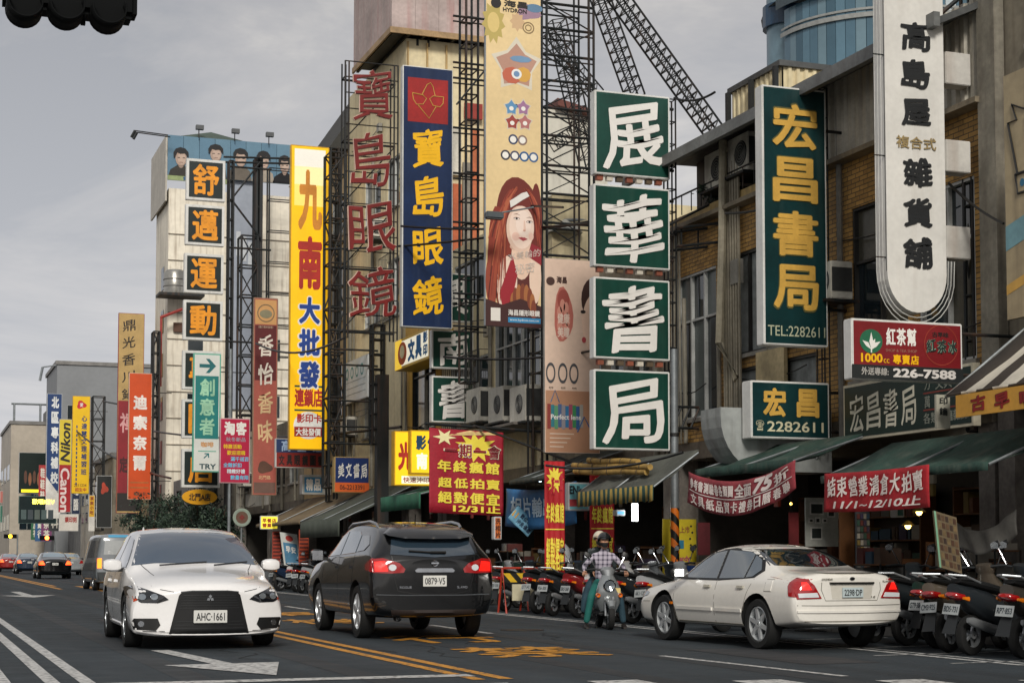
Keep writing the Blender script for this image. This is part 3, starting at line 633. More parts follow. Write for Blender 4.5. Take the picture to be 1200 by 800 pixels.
a = atY(1050, 158, s.Y-.02); b = atY(1097, 177, s.Y-.02); Frame(a, PX, PZ, b.x-a.x, a.z-b.z).text('複合式', 0, 0, 1, 1, M('a08a5c'), s.root, off=.015, name='lettering')
for g, dx in enumerate((.05, .1, .15)):
    pth = [(s.x0-dx, s.Y+.02, 9.6), (s.x0-dx, s.Y+.02, zc)]+[(s.x0+w2-(w2+dx)*math.cos(math.pi*t/14), s.Y+.02, zc-(w2*1.15+dx*1.3)*math.sin(math.pi*t/14)) for t in range(1, 14)]+[(s.x1+dx, s.Y+.02, zc+.2)]
    MB().tube(pth, .007, 5).build('neon_tube', M('c9c9c4', rough=.2), s.root, world=True, smooth=True)
for z in (5.2, 6.6, 8.0): bar('tube_clip', (s.x0-.17, s.Y+.02, z), (s.x0, s.Y+.02, z), .01, IRON, s.root)
for v0, v1 in ((60, 101), (163, 203), (264, 304)):
    a = atY(1108, v0, s.Y+.05); b = atY(1138, v1, s.Y+.05)
    MB().box(a.x, s.Y+.05, b.z, b.x, s.Y+.3, a.z).build('side_box', M('c9c6bf', dirt=.2, streak=.4, col2='7a5a40', key='sb'), s.root, world=True, bevel=.01)
YT = s.Y
lattice('sign_scaffold', 'black iron scaffold column between the white sign and the right edge', atY(1139, 200, YT+.3).x, atY(1156, 200, YT+.3).x, YT+.3, YT+.5, 2.9, 10.6, .62, .03, 2)
bar('brace', (13.0, YT+.2, 9.9), (13.5, YT+.4, 7.9), .03, IRON, bpy.data.objects['corner_building']); bar('brace', (12.6, YT+.2, 8.0), (14.0, YT+.1, 9.2), .035, IRON, bpy.data.objects['corner_building'])
# 5 navy vertical sign
s = Sign('projecting_sign', 'tall navy vertical sign with red spectacle emblem and four yellow characters', 'sign', 471.5, 79, 530.5, 384, 12.35, .22, WCASE, NAVY, rim=.025)
s.f.rect(.1, .045, .9, .215, M('a3211f', rough=.4), s.root, n=.008, name='emblem_panel')
GL = M('c8a04a')
def outline(fr, pts, mat, root, n=.014, r=.012, closed=True, name='emblem_line'):
    p = [fr.pt(a, b, n) for a, b in pts]; p += p[:1] if closed else []
    MB().tube(p, r, 5).build(name, mat, root, world=True)
outline(s.f, [(.19, .105), (.4, .11), (.47, .122), (.4, .145), (.27, .148), (.21, .13)], GL, s.root); outline(s.f, [(.81, .11), (.6, .11), (.53, .122), (.6, .147), (.74, .15), (.8, .135)], GL, s.root)
outline(s.f, [(.38, .108), (.48, .068), (.55, .06), (.6, .075), (.64, .108)], GL, s.root, closed=False); outline(s.f, [(.3, .15), (.52, .198), (.66, .15)], GL, s.root, closed=False)
for ch, b in zip('寶島眼鏡', (.238, .42, .61, .80)): s.text(ch, .2, b, .82, b+.155, YEL, s.root, n=.012, off=.022, slant=.15, name='character')
YN = s.Y
# 6 red neon characters in open frame
YR = YN+.2
fx0 = atY(404, 200, YR).x; fx1 = atY(467, 200, YR).x; fz0 = atY(435, 388, YR).z; fz1 = atY(435, 74, YR).z
nf = thing('neon_frame_sign', 'open iron frame sign with four big red neon characters left of the navy sign', 'sign', ((fx0+fx1)/2, YR, fz0))
for x in (fx0, fx0+.1, fx1-.02, fx1-.12):
    for y in (YR, YR+.35): bar('post', (x, y, fz0-.2), (x, y, fz1), .022, IRON, nf)
for i in range(18):
    z = fz0+(fz1-fz0)*i/17; bar('rung', (fx0, YR+.02, z), (fx1, YR+.02, z), .016, IRON, nf)
    if i % 4 == 0: bar('rung', (fx0, YR+.35, z), (fx1, YR+.35, z), .03, IRON, nf); bar('rung', (fx0, YR, z), (fx0, YR+.35, z), .02, IRON, nf)
    if i % 4 == 0 and i < 16: bar('brace', (fx0, YR+.35, z), (fx1, YR+.35, z+(fz1-fz0)*4/17), .018, IRON, nf)
RN = M('77130f', rough=.4, dirt=.25); RT_ = M('d8b8a8')
for ch, u0, v0, u1, v1 in (('寶', 414, 80, 460, 145), ('島', 411, 154, 457, 220), ('眼', 408, 232, 464, 298), ('鏡', 408, 310, 464, 374)):
    a = atY(u0, v0, YR-.1); b = atY(u1, v1, YR-.1); f = Frame(a, PX, PZ, b.x-a.x, a.z-b.z)
    f.text(ch, -.015, -.01, 1.015, 1.01, RT_, nf, n=-.02, off=.012, ext=.03, slant=.14, name='character_rim'); f.text(ch, 0, 0, 1, 1, RN, nf, n=.02, off=.002, ext=.03, slant=.14, name='character')
# lattices by depth
PL = M('cfcfca', rough=.5, dirt=.2)
YP = 34.55
def zpx(u, v, Y): return atY(u, v, Y).z
xa = atY(546, 250, 38).x; xb = atY(560, 250, 38).x
lattice('sign_scaffold', 'tall black iron scaffold between the navy sign and the contact lens banner', xa, xb, 38, 38.5, zpx(550, 447, 38), zpx(550, -40, 38), .62, .032, 0)
t = thing('scaffold_arms', 'set of iron arms tying the scaffold to the navy sign and the banner', 'scaffold arm', (xb, 37.6, 5))
for v in (22, 76, 94, 152, 205, 262, 297, 345, 383):
    z = zpx(560, v, 37.9); bar('arm', (atY(531, v, 37.9).x, 37.9, z), (atY(570, v, 37.9).x, 37.9, z), .028, IRON, t)
    z -= .13; bar('arm', (atY(531, v, 37.9).x, 37.9, z), (atY(570, v, 37.9).x, 37.9, z), .02, IRON, t)
bar('arm', (atY(535, 125, 37.9).x, 37.9, zpx(560, 125, 37.9)), (atY(568, 85, 37.9).x, 37.9, zpx(560, 82, 37.9)), .025, IRON, t)
# 7 tall contact lens banner
s = Sign('banner_sign', 'tall cream banner with eye lens rings and a red haired woman portrait', 'sign', 569, -60, 634, 383, 12.5, .12, M('9ba3a8'), M('e5cb98', rough=.6, dirt=.12, scale=1), rim=.01)
f = s.f; YP = s.Y
def fy(v): return (v+60)/443.0
def fx(u): return (u-569)/65.0
def blob(fr, cu, cv, ru, rv, mat, root, n=.008, name='print', seg=20, wob=0, star=0):
    pts = []
    for i in range(seg):
        t = 2*math.pi*i/seg-math.pi/2; k = 1+wob*math.sin(3*t+1)
        if star: k = 1 if i % 2 == 0 else star
        pts.append((cu+ru*k*math.cos(t), cv+rv*k*math.sin(t)))
    return fr.poly(pts, mat, root, n=n, name=name)
def pc(h): return M(h, rough=.6, dirt=.06)
def B(u, v, ru, rv, c, n, **k): return blob(f, fx(u), fy(v), ru/65, rv/443, pc(c), s.root, n=n, **k)
B(578, 30, 14, 26, 'b9a65e', .005, seg=22, star=.72); B(578, 30, 7, 12, 'd9c07a', .007); B(618, 14, 14, 9, '9d7f92', .005, seg=18, wob=.2); B(626, 8, 10, 5, '5e7f9c', .007); B(606, 26, 9, 12, 'cfae86', .006, star=.7, seg=16)
f.ring(fx(619), fy(32), 7/65, 7/443, pc('8a7350'), s.root, th=.2, n=.008); f.ring(fx(619), fy(32), 4/65, 4/443, pc('8a7350'), s.root, th=.3, n=.008)
B(581, 7, 6, 6, '1b1b1b', .009); f.text('海昌', fx(590), fy(2), fx(618), fy(10), pc('26211c'), s.root, n=.01, off=.03); f.text('HYDRON', fx(589), fy(11), fx(617), fy(16), pc('26211c'), s.root, n=.01, off=.03)
B(605, 78, 31, 34, 'd8d0bd', .006, seg=10, star=.62); B(605, 79, 25, 27, 'b78d7a', .008, seg=10, star=.68); B(600, 90, 12, 10, 'c0644a', .010, seg=9); B(613, 88, 9, 9, 'd3a24a', .011, seg=9); B(610, 70, 13, 4, '6f93b4', .012, seg=8); B(605, 88, 6, 6, 'e8e8e4', .013); B(605, 88, 3.5, 3.5, '6e8fb5', .014)
for (u, v, c) in ((599, 128, '5b8fb8'), (613, 127, '9f7396'), (600, 145, '9b4036'), (615, 144, 'b06e6a')): B(u, v, 10, 11, 'd0c8b8', .006, seg=10, star=.6); B(u, v, 8, 9, c, .008, seg=10, star=.66); B(u, v+1, 2.6, 2.6, 'ece9e2', .010)
for (u, v, c) in ((601, 165, '3d4763'), (612, 165, '8b7468'), (592, 184, '3c3a44'), (603, 184, '4a4d63'), (614, 184, '245a8c'), (625, 184, '42628c')):
    B(u, v, 5.6, 6, 'efece4', .006); f.ring(fx(u), fy(v), 5.6/65, 6/443, pc(c), s.root, th=.34, n=.009)
# woman
B(607, 252, 27, 42, '6d2418', .006, seg=24, wob=.05); B(585, 300, 15, 52, '86301e', .0065, seg=20, wob=.12); B(628, 262, 7, 48, '6d2216', .0065); B(576, 330, 7, 30, '93412c', .007)
B(606, 338, 26, 42, '5b241f', .007, seg=16); B(611, 300, 12, 28, 'e7c7b0', .008); B(594, 335, 12, 34, 'ecd2bf', .0085, seg=14); B(627, 325, 7, 30, 'e9cdb8', .0085)
B(609, 269, 16, 27, 'dfc0ac', .0095, seg=26); B(611, 267, 14.5, 25, 'ecd3c2', .0102, seg=26); B(613, 262, 9, 15, 'f2ddcf', .0106, seg=20); B(604, 278, 4.5, 5, 'e6bfae', .0109); B(622, 277, 3, 4.5, 'e6bfae', .0109)
B(606, 290, 9, 4.5, 'd3aa93', .0088)
rh = random.Random(9)
for k in range(64):
    sd_ = -1 if k % 4 else 1; t0 = rh.random(); px0 = 610+sd_*(3+t0*10); ex_ = (584-rh.uniform(0, 14)+t0*10) if sd_ < 0 else 629+rh.uniform(0, 5); ye = rh.uniform(280, 360) if sd_ < 0 else rh.uniform(262, 292)
    P_ = [(px0, 221+t0*5+rh.uniform(-2, 2)), (px0+sd_*(12+4*t0), 236+t0*9), (ex_+6*-sd_*rh.uniform(0, 1), (238+ye)/2), (ex_, ye)]; w_ = rh.uniform(.5, 1.3); Q_ = []
    for k2 in range(9):
        t_ = k2/8; c0, c1, c2, c3 = (1-t_)**3, 3*t_*(1-t_)**2, 3*t_*t_*(1-t_), t_**3; Q_.append((c0*P_[0][0]+c1*P_[1][0]+c2*P_[2][0]+c3*P_[3][0], c0*P_[0][1]+c1*P_[1][1]+c2*P_[2][1]+c3*P_[3][1]))
    pts = [(min(634, max(569.5, x-w_*(1-abs(i/4-1)*.6))), y) for i, (x, y) in enumerate(Q_)]+[(min(634, max(569.5, x+w_*(1-abs(i/4-1)*.6))), y) for i, (x, y) in reversed(list(enumerate(Q_)))]
    if max(p[0] for p in pts)-min(p[0] for p in pts) > .4: f.poly([(fx(x), fy(y)) for x, y in pts], pc(rh.choice(('6a2216', '8a3422', 'a1492f', '5a1c12', '9a3f2a', 'b05c3c'))), s.root, n=.0112+.00005*k, name='hair_strand')
f.poly([(fx(597), fy(237)), (fx(603), fy(233)), (fx(611), fy(227)), (fx(617), fy(225)), (fx(620), fy(230)), (fx(612), fy(235)), (fx(604), fy(241)), (fx(598), fy(245))], pc('e0ddd6'), s.root, n=.015)
for (u_, v_) in ((605, 257), (620, 260)):
    B(u_, v_, 3.6, 1.5, '6a4638', .0148); B(u_, v_+.3, 3.0, 1.1, 'efe6df', .0151); B(u_, v_+.2, 1.3, 1.2, '2c1a14', .0154); f.poly([(fx(u_-4), fy(v_-4.5)), (fx(u_), fy(v_-5.8)), (fx(u_+4), fy(v_-4.2)), (fx(u_), fy(v_-5))], pc('7a4a34'), s.root, n=.0148)
B(614, 270.5, 1.6, 1, 'cf9f8b', .0148); f.poly([(fx(613.4), fy(259)), (fx(614.6), fy(259)), (fx(616), fy(270)), (fx(613), fy(270))], pc('e3c2b0'), s.root, n=.0147)
f.poly([(fx(607), fy(279.5)), (fx(611), fy(278.3)), (fx(612.5), fy(278.8)), (fx(614), fy(278.4)), (fx(618), fy(280.3)), (fx(612.5), fy(283))], pc('a8444a'), s.root, n=.0149)
f.poly([(fx(585), fy(345)), (fx(600), fy(300)), (fx(606), fy(322)), (fx(597), fy(364)), (fx(590), fy(366))], pc('9c1f2c'), s.root, n=.013); f.poly([(fx(622), fy(285)), (fx(634), fy(290)), (fx(634), fy(310)), (fx(618), fy(300))], pc('8e1e2a'), s.root, n=.013)
for i in range(9): t = math.pi*(1.05+.9*i/8); B(612+13*math.cos(t), 366+22*math.sin(t), 3.2, 12, 'a5673a' if i % 2 else '7d3d27', .013+.0004*i)
f.poly([(0, fy(352)), (.3, fy(358)), (.62, fy(350)), (1, fy(358)), (1, 1), (0, 1)], pc('3f1d1c'), s.root, n=.0152)
f.text('水美輪的', fx(595), fy(291), fx(633), fy(306), pc('c9bdb2'), s.root, n=.017, off=.0, slant=.2); f.text('秘密', fx(603), fy(307), fx(626), fy(322), pc('c9bdb2'), s.root, n=.017, off=.0, slant=.2)
f.text('海昌隱形眼鏡', fx(595), fy(363), fx(632), fy(370), pc('e8e4de'), s.root, n=.018, off=.02); f.rect(fx(595), fy(372), fx(633), fy(378), pc('2d86b8'), s.root, n=.018, name='print'); f.text('www.hydron.com.tw', fx(597), fy(373.5), fx(631), fy(376.8), pc('f0f0f0'), s.root, n=.02, off=0)
f.rect(fx(575), fy(362), fx(586), fy(377), pc('e3ded6'), s.root, n=.018, name='print')
lampf = thing('flood_lamp', 'grey flood lamp on a long arm in front of the woman portrait', 'lamp', tuple(atY(583, 252, YP-1)))
a = atY(583, 250, YP-1); b = atY(625, 243, YP-.7); bar('arm', a, b, .02, GALV, lampf); MB().box(-.28, -.1, -.1, .12, .1, .06).build('lamp_head', M('4a5155', rough=.5), lampf, bevel=.03)
# lattice right of banner
YL = YP+.1
lxa = atY(635, 200, YL).x; lxb = atY(697, 200, YL).x
bigl = thing('sign_scaffold', 'wide black lattice scaffold standing between the banner and the green panels', 'sign scaffold', (lxa+.6, YL, 3))
for x in (lxa, lxa+.12, lxb-.02, lxb-.14):
    bar('post', (x, YL, 2.9), (x, YL, zpx(660, -50, YL)), .032, IRON, bigl); bar('post', (x, YL+.9, 2.9), (x, YL+.9, zpx(660, -50, YL)), .026, IRON, bigl)
vs = [-20, 6, 35, 66, 96, 128, 160, 195, 228, 262, 300, 328, 356, 384, 412, 436]
for i, v in enumerate(vs):
    z = zpx(660, v, YL)
    bar('beam', (lxa-.0, YL, z), (lxb, YL, z), .032, IRON, bigl); bar('beam', (lxa, YL+.0, z-.12), (lxb, YL, z-.12), .018, IRON, bigl)
    bar('beam', (lxa, YL+.9, z+.05), (lxb, YL+.9, z+.05), .022, IRON, bigl); bar('beam', (lxa, YL, z), (lxa, YL+.9, z), .02, IRON, bigl)
    if i < 10:
        z2 = zpx(660, vs[i+1], YL); a_, b_ = (lxa, lxb) if i % 2 else (lxb, lxa)
        bar('brace', (a_, YL, z), (b_, YL, z2), .018, IRON, bigl); bar('brace', (b_, YL+.9, z), (a_, YL+.9, z2), .014, IRON, bigl)
def truss(name, label, p, q, w=.28, n=14, r=.02):
    p = Vector(p); q = Vector(q); t = thing(name, label, 'sign scaffold', tuple(p)); d = (q-p).normalized(); s1 = d.cross(PY).normalized()*w/2; s2 = d.cross(s1).normalized()*w/2
    cs = [s1+s2, s1-s2, -s1-s2, -s1+s2]
    for c in cs: bar('chord', p+c, q+c, r, IRON, t)
    for i in range(n+1):
        m = p+(q-p)*(i/n)
        for k in range(4):
            bar('rung', m+cs[k], m+cs[(k+1) % 4], r*.6, IRON, t)
        if i < n: m2 = p+(q-p)*((i+1)/n); bar('brace', m+cs[0], m2+cs[3], r*.55, IRON, t); bar('brace', m+cs[1], m2+cs[2], r*.55, IRON, t)
    return t
truss('raking_truss', 'long iron truss raking down from upper left onto the tiled building eave', atY(705, -30, 30), atY(838, 156, 29.5), .3, 22, .022)
truss('raking_truss', 'steep iron truss dropping behind the top green panel', atY(697, -20, 31), atY(745, 115, 31), .3, 12, .02)
truss('raking_truss', 'steep far iron truss crossing the lattice left of the green panels', atY(652, 25, 39), atY(692, 200, 39), .38, 12, .022)
truss('raking_truss', 'short iron truss leaning between lattice and green panels', atY(640, 40, 38), atY(700, 112, 38), .3, 8, .02)
truss('raking_truss', 'low iron truss reaching from banner lattice to the green panels', atY(648, 170, 37), atY(697, 140, 37), .3, 6, .02)
# 8 second poster behind the green column
s = Sign('banner_sign', 'pale pink lens poster with half a face behind the green panel column', 'sign', 638, 304, 703, 531, 13.1, .1, M('8d8a84'), M('e2c6b2', rough=.6, dirt=.12, scale=1.2), rim=.01)
f = s.f
def fx(u): return (u-638)/65.0
def fy(v): return (v-304)/227.0
def B(u, v, ru, rv, c, n, **k): return blob(f, fx(u), fy(v), ru/65, rv/227, pc(c), s.root, n=n, **k)
f.rect(.02, .68, .98, .995, pc('b98a6c'), s.root, n=.006, name='print'); B(660, 370, 11, 32, 'b9695c', .008, seg=16, wob=.08); B(660, 352, 7, 12, '9c4a40', .010)
for i in range(7): t = math.pi*2*i/7; B(660+5*math.cos(t), 375+16*math.sin(t), 3, 8, 'cf8d7c', .011)
f.text('健康', fx(653), fy(368), fx(667), fy(380), pc('e6cdbd'), s.root, n=.013, off=.02); f.text('美瞳', fx(653), fy(384), fx(667), fy(396), pc('e6cdbd'), s.root, n=.013, off=.02)
B(645, 311+20, 5, 5, '4a2f28', .009); f.text('海昌', fx(652), fy(325), fx(664), fy(333), pc('4a2f28'), s.root, n=.01, off=.03)
B(696, 350, 15, 26, '3a201a', .009); B(699, 378, 17, 36, 'efcdb6', .011, seg=24); B(683, 365, 3, 2, '2d2322', .014); B(684, 398, 2.5, 3.5, 'b5484c', .014)
for u in (645, 659, 672): f.ring(fx(u), fy(438), 5.5/65, 12/227, pc('4b4c50'), s.root, th=.28, n=.012)
for u in (643, 657, 670): f.text('eye', fx(u), fy(454), fx(u+5), fy(457), pc('6a5a50'), s.root, n=.012, off=0)
for i, c in enumerate(('8d3a34', '2f7a86', '57946d', '49648e', '8e8a92', '2a6f9d', '9a4a62', '3b8a58', '2f5e92', 'a8a29a')): f.rect(fx(641+i*4.2), fy(474+(i % 3)), fx(645+i*4.2), fy(503-(i % 2)*2), pc(c), s.root, n=.012+.0005*(i % 2), name='print')
f.text('Perfect lens', fx(645), fy(486), fx(680), fy(492), pc('e9e6e2'), s.root, n=.015, off=.02)
outline(f, [(fx(645), fy(472)), (fx(650), fy(458)), (fx(655), fy(472))], pc('2a6f9d'), s.root, r=.01, closed=False, name='print'); outline(f, [(fx(676), fy(506)), (fx(684), fy(488)), (fx(690), fy(500))], pc('2a5f9d'), s.root, r=.014, closed=False, name='print')
for i in range(4): f.rect(fx(644), fy(508+i*5), fx(672-i*4), fy(509.2+i*5), pc('dcc7b4'), s.root, n=.011, name='print')
# ------------------------------------------------ more signs, left half
WHI = M('e8e6e0', rough=.45, dirt=.06); RED2 = M('b01f22', rough=.45, dirt=.12); ORG = M('d8541e', rough=.45, dirt=.12); CHAR = M('121c1d', rough=.4, dirt=.1)
def S(name, label, u0, v0, u1, v1, X, face, depth=.18, case=None, cat='sign', **k): return Sign(name, label, cat, u0, v0, u1, v1, X, depth, case or ALU, face, rim=k.pop('rim', .03), **k)
# yellow wholesale sign
s = S('projecting_sign', 'tall yellow sign with burnt red 南 and blue 大批發 beside the navy sign', 339.5, 171, 385, 527, 12.5, M('f2b90c', rough=.35, dirt=.08, emit=.22), case=M('c79a1c', rough=.4), rim=.04)  # weak emission on the face imitates sun glare, no lamp inside
for k, (b0_, b1_, c) in enumerate(((.012, .07, 'd9d6cc'), (.07, .13, 'e6dba0'), (.13, .2, 'ecd06a'))): s.f.rect(.1, b0_, .9, b1_, M(c, rough=.5, dirt=.05, emit=.25), s.root, n=.006, name='faded_glare_patch')  # faded top, with sun glare put into the pale tones and emission
s.text('九', .2, .08, .82, .28, M('d48a2c'), s.root, n=.01, off=.05, name='character'); s.text('南', .2, .3, .82, .475, M('b3261c'), s.root, n=.01, off=.05, name='character')
for i, ch in enumerate('大批發'):
    b = .5+i*.105; s.text(ch, .2, b-.004, .82, b+.094, WHI, s.root, n=.009, off=.08, name='character_outline'); s.text(ch, .24, b, .78, b+.088, M('123c8e'), s.root, n=.014, off=.045, name='character')
for b in (.79, .868): s.f.rect(.14, b, .86, b+.006, M('1c4a3a'), s.root, n=.006, name='print')
s.text('連鎖店', .14, .8, .86, .86, M('b5261c'), s.root, off=.04)
blob(s.f, .5, .92, .38, .045, M('ecebe6'), s.root, n=.008); s.text('影印卡', .2, .882, .84, .912, M('b5261c'), s.root, n=.012, off=.03)
s.f.rect(.14, .925, .86, .957, M('a3241c'), s.root, n=.011, name='print'); s.text('大批發價', .18, .929, .82, .954, WHI, s.root, n=.014, off=.03)
hang(s); YY = s.Y
lattice('sign_scaffold', 'dark ladder scaffold right of the tall yellow sign', atY(389, 300, YY).x, atY(398, 300, YY).x, YY+.2, YY+.6, 3, zpx(390, 172, YY), .6, .04, 0)
# black panels with orange characters
YS = Yof(240, 12.5)
PS = [('舒', 218.5, 187, 264, 235), ('邁', 217.5, 240.5, 263, 287.5), ('運', 216, 297.5, 262, 343.5), ('動', 215, 352, 261, 398.5), ('專', 214, 411, 259, 456.5), ('門', 213.5, 468, 258.5, 513.5), ('店', 213, 526, 258, 571)]
PLB = {'舒': 'topmost black panel with orange 舒', '邁': 'second black panel from the top with orange 邁', '運': 'third black panel with orange 運', '動': 'fourth black panel with orange 動 above the teal arrow sign', '專': 'black panel half hidden behind the teal arrow sign, upper one', '門': 'black panel half hidden behind the teal arrow sign, lower one', '店': 'lowest black panel with orange 店 above the oval yellow sign'}
for ch, u0, v0, u1, v1 in PS:
    s = Sign('panel_sign', PLB[ch], 'sign', u0, v0, u1, v1, 12.5, .3, WCASE, M('11201f', rough=.4), 'orange on black panels of the sports shop', rim=.12, Y=YS)
    s.text(ch, .16, .12, .84, .88, M('f09a14', rough=.5), s.root, n=.012, off=.026, name='character')
xq0, xq1 = atY(268, 300, YS).x, atY(273, 300, YS).x
lattice('sign_scaffold', 'narrow ladder scaffold right of the black orange character panels', xq0, xq1, YS, YS+.4, 3, zpx(268, 188, YS), .9, .05, 0)
for z in (zpx(268, 195, YS), zpx(268, 290, YS), zpx(268, 400, YS)): bar('arm', (xq0, YS, z), (15.5, YS, z), .05, IRON, bpy.data.objects['sign_scaffold'])
# scaffolds by the white tower
YW = 92.0
lattice('sign_scaffold', 'rusty box scaffold standing in front of the white tower, middle', atY(283, 300, YW).x, atY(302, 300, YW).x, YW, YW+1, 4, zpx(290, 276, YW), 1.6, .07, 1)
lattice('sign_scaffold', 'tall black pole scaffold in front of the white tower', atY(301, 300, YW).x, atY(306, 300, YW).x, YW+.3, YW+.8, 4, zpx(290, 183, YW), 3, .13, 0)
lattice('sign_scaffold', 'thin horizontal railed scaffold beside the yellow sign on the white tower', atY(315, 300, 96).x, atY(345, 300, 96).x, 96, 96.6, 11, zpx(320, 197, 96), 1.9, .05, 0)
t = thing('roof_brace', 'pair of long diagonal braces crossing below the faces hoarding', 'brace', (12, YW, 14))
for (u0, v0, u1, v1) in ((270, 235, 305, 190), (272, 235, 306, 280), (262, 184, 340, 186), (262, 190, 345, 192)): bar('brace', atY(u0, v0, YW), atY(u1, v1, YW), .06, IRON, t)
# grey hanging banner on the tower
gb = thing('wall_banner', 'long pale grey banner hanging on the white tower front', 'banner', (15, 97.6, 10))
a = atY(268, 190, 97.8); b = atY(304, 480, 97.8); f = Frame(a, PX, PZ, b.x-a.x, a.z-b.z); f.rect(0, 0, 1, 1, M('9aa1ad', rough=.7, dirt=.15, scale=.4), gb, t=.05, name='cloth'); 
for k in range(3): f.rect(.25+.18*k, .28+.02*k, .38+.18*k, .38+.02*k, M('c5c9cd'), gb, n=.02, name='print')
# faces hoarding
ha = atY(197, 158, 97.5); hb = atY(342, 216, 97.5)
hd = thing('roof_hoarding', 'blue hoarding with five dark haired portraits on top of the white tower', 'billboard', (ha.x+3, 97.5, hb.z))
f = Frame(ha, PX, PZ, hb.x-ha.x, ha.z-hb.z)
for k in range(8): f.rect(k/8, 0, (k+1)/8-.003, 1, M('5f8297' if k % 2 else '587c93', rough=.6, dirt=.15, scale=.3), hd, t=.15, name='hoarding_panel')
def portrait(cu, cv, rw, rh, hair='1d1c1e', coat='2c2b2e', body=True):
    A_ = lambda u: (u-197)/145; B_ = lambda v: (v-158)/58; P_ = lambda u, v, ru, rv, c, n: blob(f, A_(u), B_(v), ru/145, rv/58, M(c, rough=.7, dirt=.06), hd, n=n)
    if body: f.poly([(max(0, A_(cu-14)), 1.0), (max(0, A_(cu-12)), B_(cv+18)), (A_(cu-4), B_(cv+11)), (A_(cu+4), B_(cv+11)), (A_(cu+11), B_(cv+18)), (min(1, A_(cu+13)), 1.0)], M(coat, rough=.8), hd, n=.03)
    P_(cu, cv+rh*.75, rw*.35, rh*.4, '9a8476', .035); P_(cu, cv+1, rw*.72, rh*.86, 'ab9384', .06); P_(cu+.8, cv+1, rw*.5, rh*.66, 'bda595', .065)
    f.poly([(A_(cu+x_*rw), B_(cv+y_*rh)) for x_, y_ in ((-.95, .1), (-1.0, -.5), (-.7, -.95), (-.1, -1.15), (.5, -1.05), (.92, -.65), (.95, 0), (.7, -.25), (.45, -.5), (-.1, -.42), (-.5, -.55), (-.72, -.1))], M(hair, rough=.7), hd, n=.09)
    for d in (-.3, .36): f.rect(A_(cu+(d-.15)*rw), B_(cv-.02*rh), A_(cu+(d+.15)*rw), B_(cv+.06*rh), M('3d322e'), hd, n=.075, name='print')
    f.rect(A_(cu-.2*rw), B_(cv+.5*rh), A_(cu+.25*rw), B_(cv+.56*rh), M('85605a'), hd, n=.075, name='print')
for cu, cv, w_, h_, ct in ((212, 190, 9, 13, '3b3833'), (252, 180, 9, 12, '2d2b2a'), (281, 184, 9, 13, '6a6258'), (308, 185, 8.5, 13, 'a49a8c'), (333, 189, 7.5, 13, '17171a')): portrait(cu, cv, w_, h_, coat=ct)
MB().box(ha.x-.1, 97.7, hb.z-1.5, ha.x, 104, ha.z).build('hoarding_side', M('bdb7ab', dirt=.2), hd, world=True)
f.rect(0, 1.0, .5, 1.12, M('8f9d6b', dirt=.3), hd, t=.1, name='green_strip'); f.text('舒邁運動', .12, 1.01, .42, 1.11, M('2f5c8a'), hd, n=.02, off=.03)
MB().prism([(ha.x+.2, 98, ha.z), (ha.x+5.2, 98, ha.z), (ha.x+2.6, 98, ha.z+.5)], (0, 5, 0)).build('ridge_cap', M('4b5a52', dirt=.3), hd, world=True)
for u in (233, 275, 315):
    p = atY(u, 158+(u-197)*.1, 97.3); bar('lamp_stem', p, p+Vector((0, 0, .45)), .03, IRON, hd); MB().box(p.x-.2, 97.0, p.z+.45, p.x+.25, 97.3, p.z+.7).build('lamp_head', M('55585a'), hd, world=True)
for dz, dx in ((0, 0), (-.5, .3)):
    p = Vector((ha.x, 97.6+dz*2, ha.z+dz*.7)); bar('lamp_arm', p, p+Vector((-1.9, 0, .1)), .035, IRON, hd); bar('lamp_head', p+Vector((-1.9, 0, .1)), p+Vector((-2.1, 0, -.3)), .09, IRON, hd)
# water tank
wt = thing('water_tank', 'steel water tank on a small ledge left of the 運 panel', 'water tank', tuple(atY(205, 345, 97)))
MB().lathe([(0, .01), (0, .62), (.3, .66), (1.2, .66), (1.4, .5), (1.5, .01)], 20, axis='z').build('tank', M('a9a7a0', rough=.3, metal=.7, dirt=.3, scale=3), wt, smooth=True)
for z in (.4, .8): MB().lathe([(z, .66), (z+.02, .69), (z+.06, .69), (z+.08, .66)], 20, axis='z').build('band', M('7c7a76', metal=.6), wt)
MB().box(-1, -.8, -.15, 1.6, .8, 0).build('ledge', IRON, wt)
# teal arrow sign
s = S('projecting_sign', 'slim white and teal sign with a right arrow on top and TRY below', 226, 414, 258.5, 553, 12.2, M('d9dcd6', rough=.45, dirt=.1), case=M('5fae97'), rim=.06)
s.f.rect(.08, .19, .92, .72, M('1d7a78', rough=.4, dirt=.1), s.root, n=.008)
s.f.poly([(.22, .09), (.6, .09), (.45, .045), (.58, .045), (.82, .105), (.58, .165), (.45, .165), (.6, .12), (.22, .12)], M('146d72'), s.root, n=.01, name='arrow')
for i, ch in enumerate('創意者'): s.text(ch, .24, .215+i*.165, .78, .36+i*.165, M('9ccfae'), s.root, n=.014, off=.03, name='character')
s.text('咖啡', .3, .745, .76, .79, M('d9974e'), s.root, off=.03); s.f.rect(.2, .82, .85, .828, M('5fae97'), s.root, n=.008, name='print')
s.text('↗', .4, .84, .6, .885, M('146d72'), s.root, off=.02); s.text('TRY', .25, .93, .85, .975, M('12444c'), s.root, off=.03); hang(s)
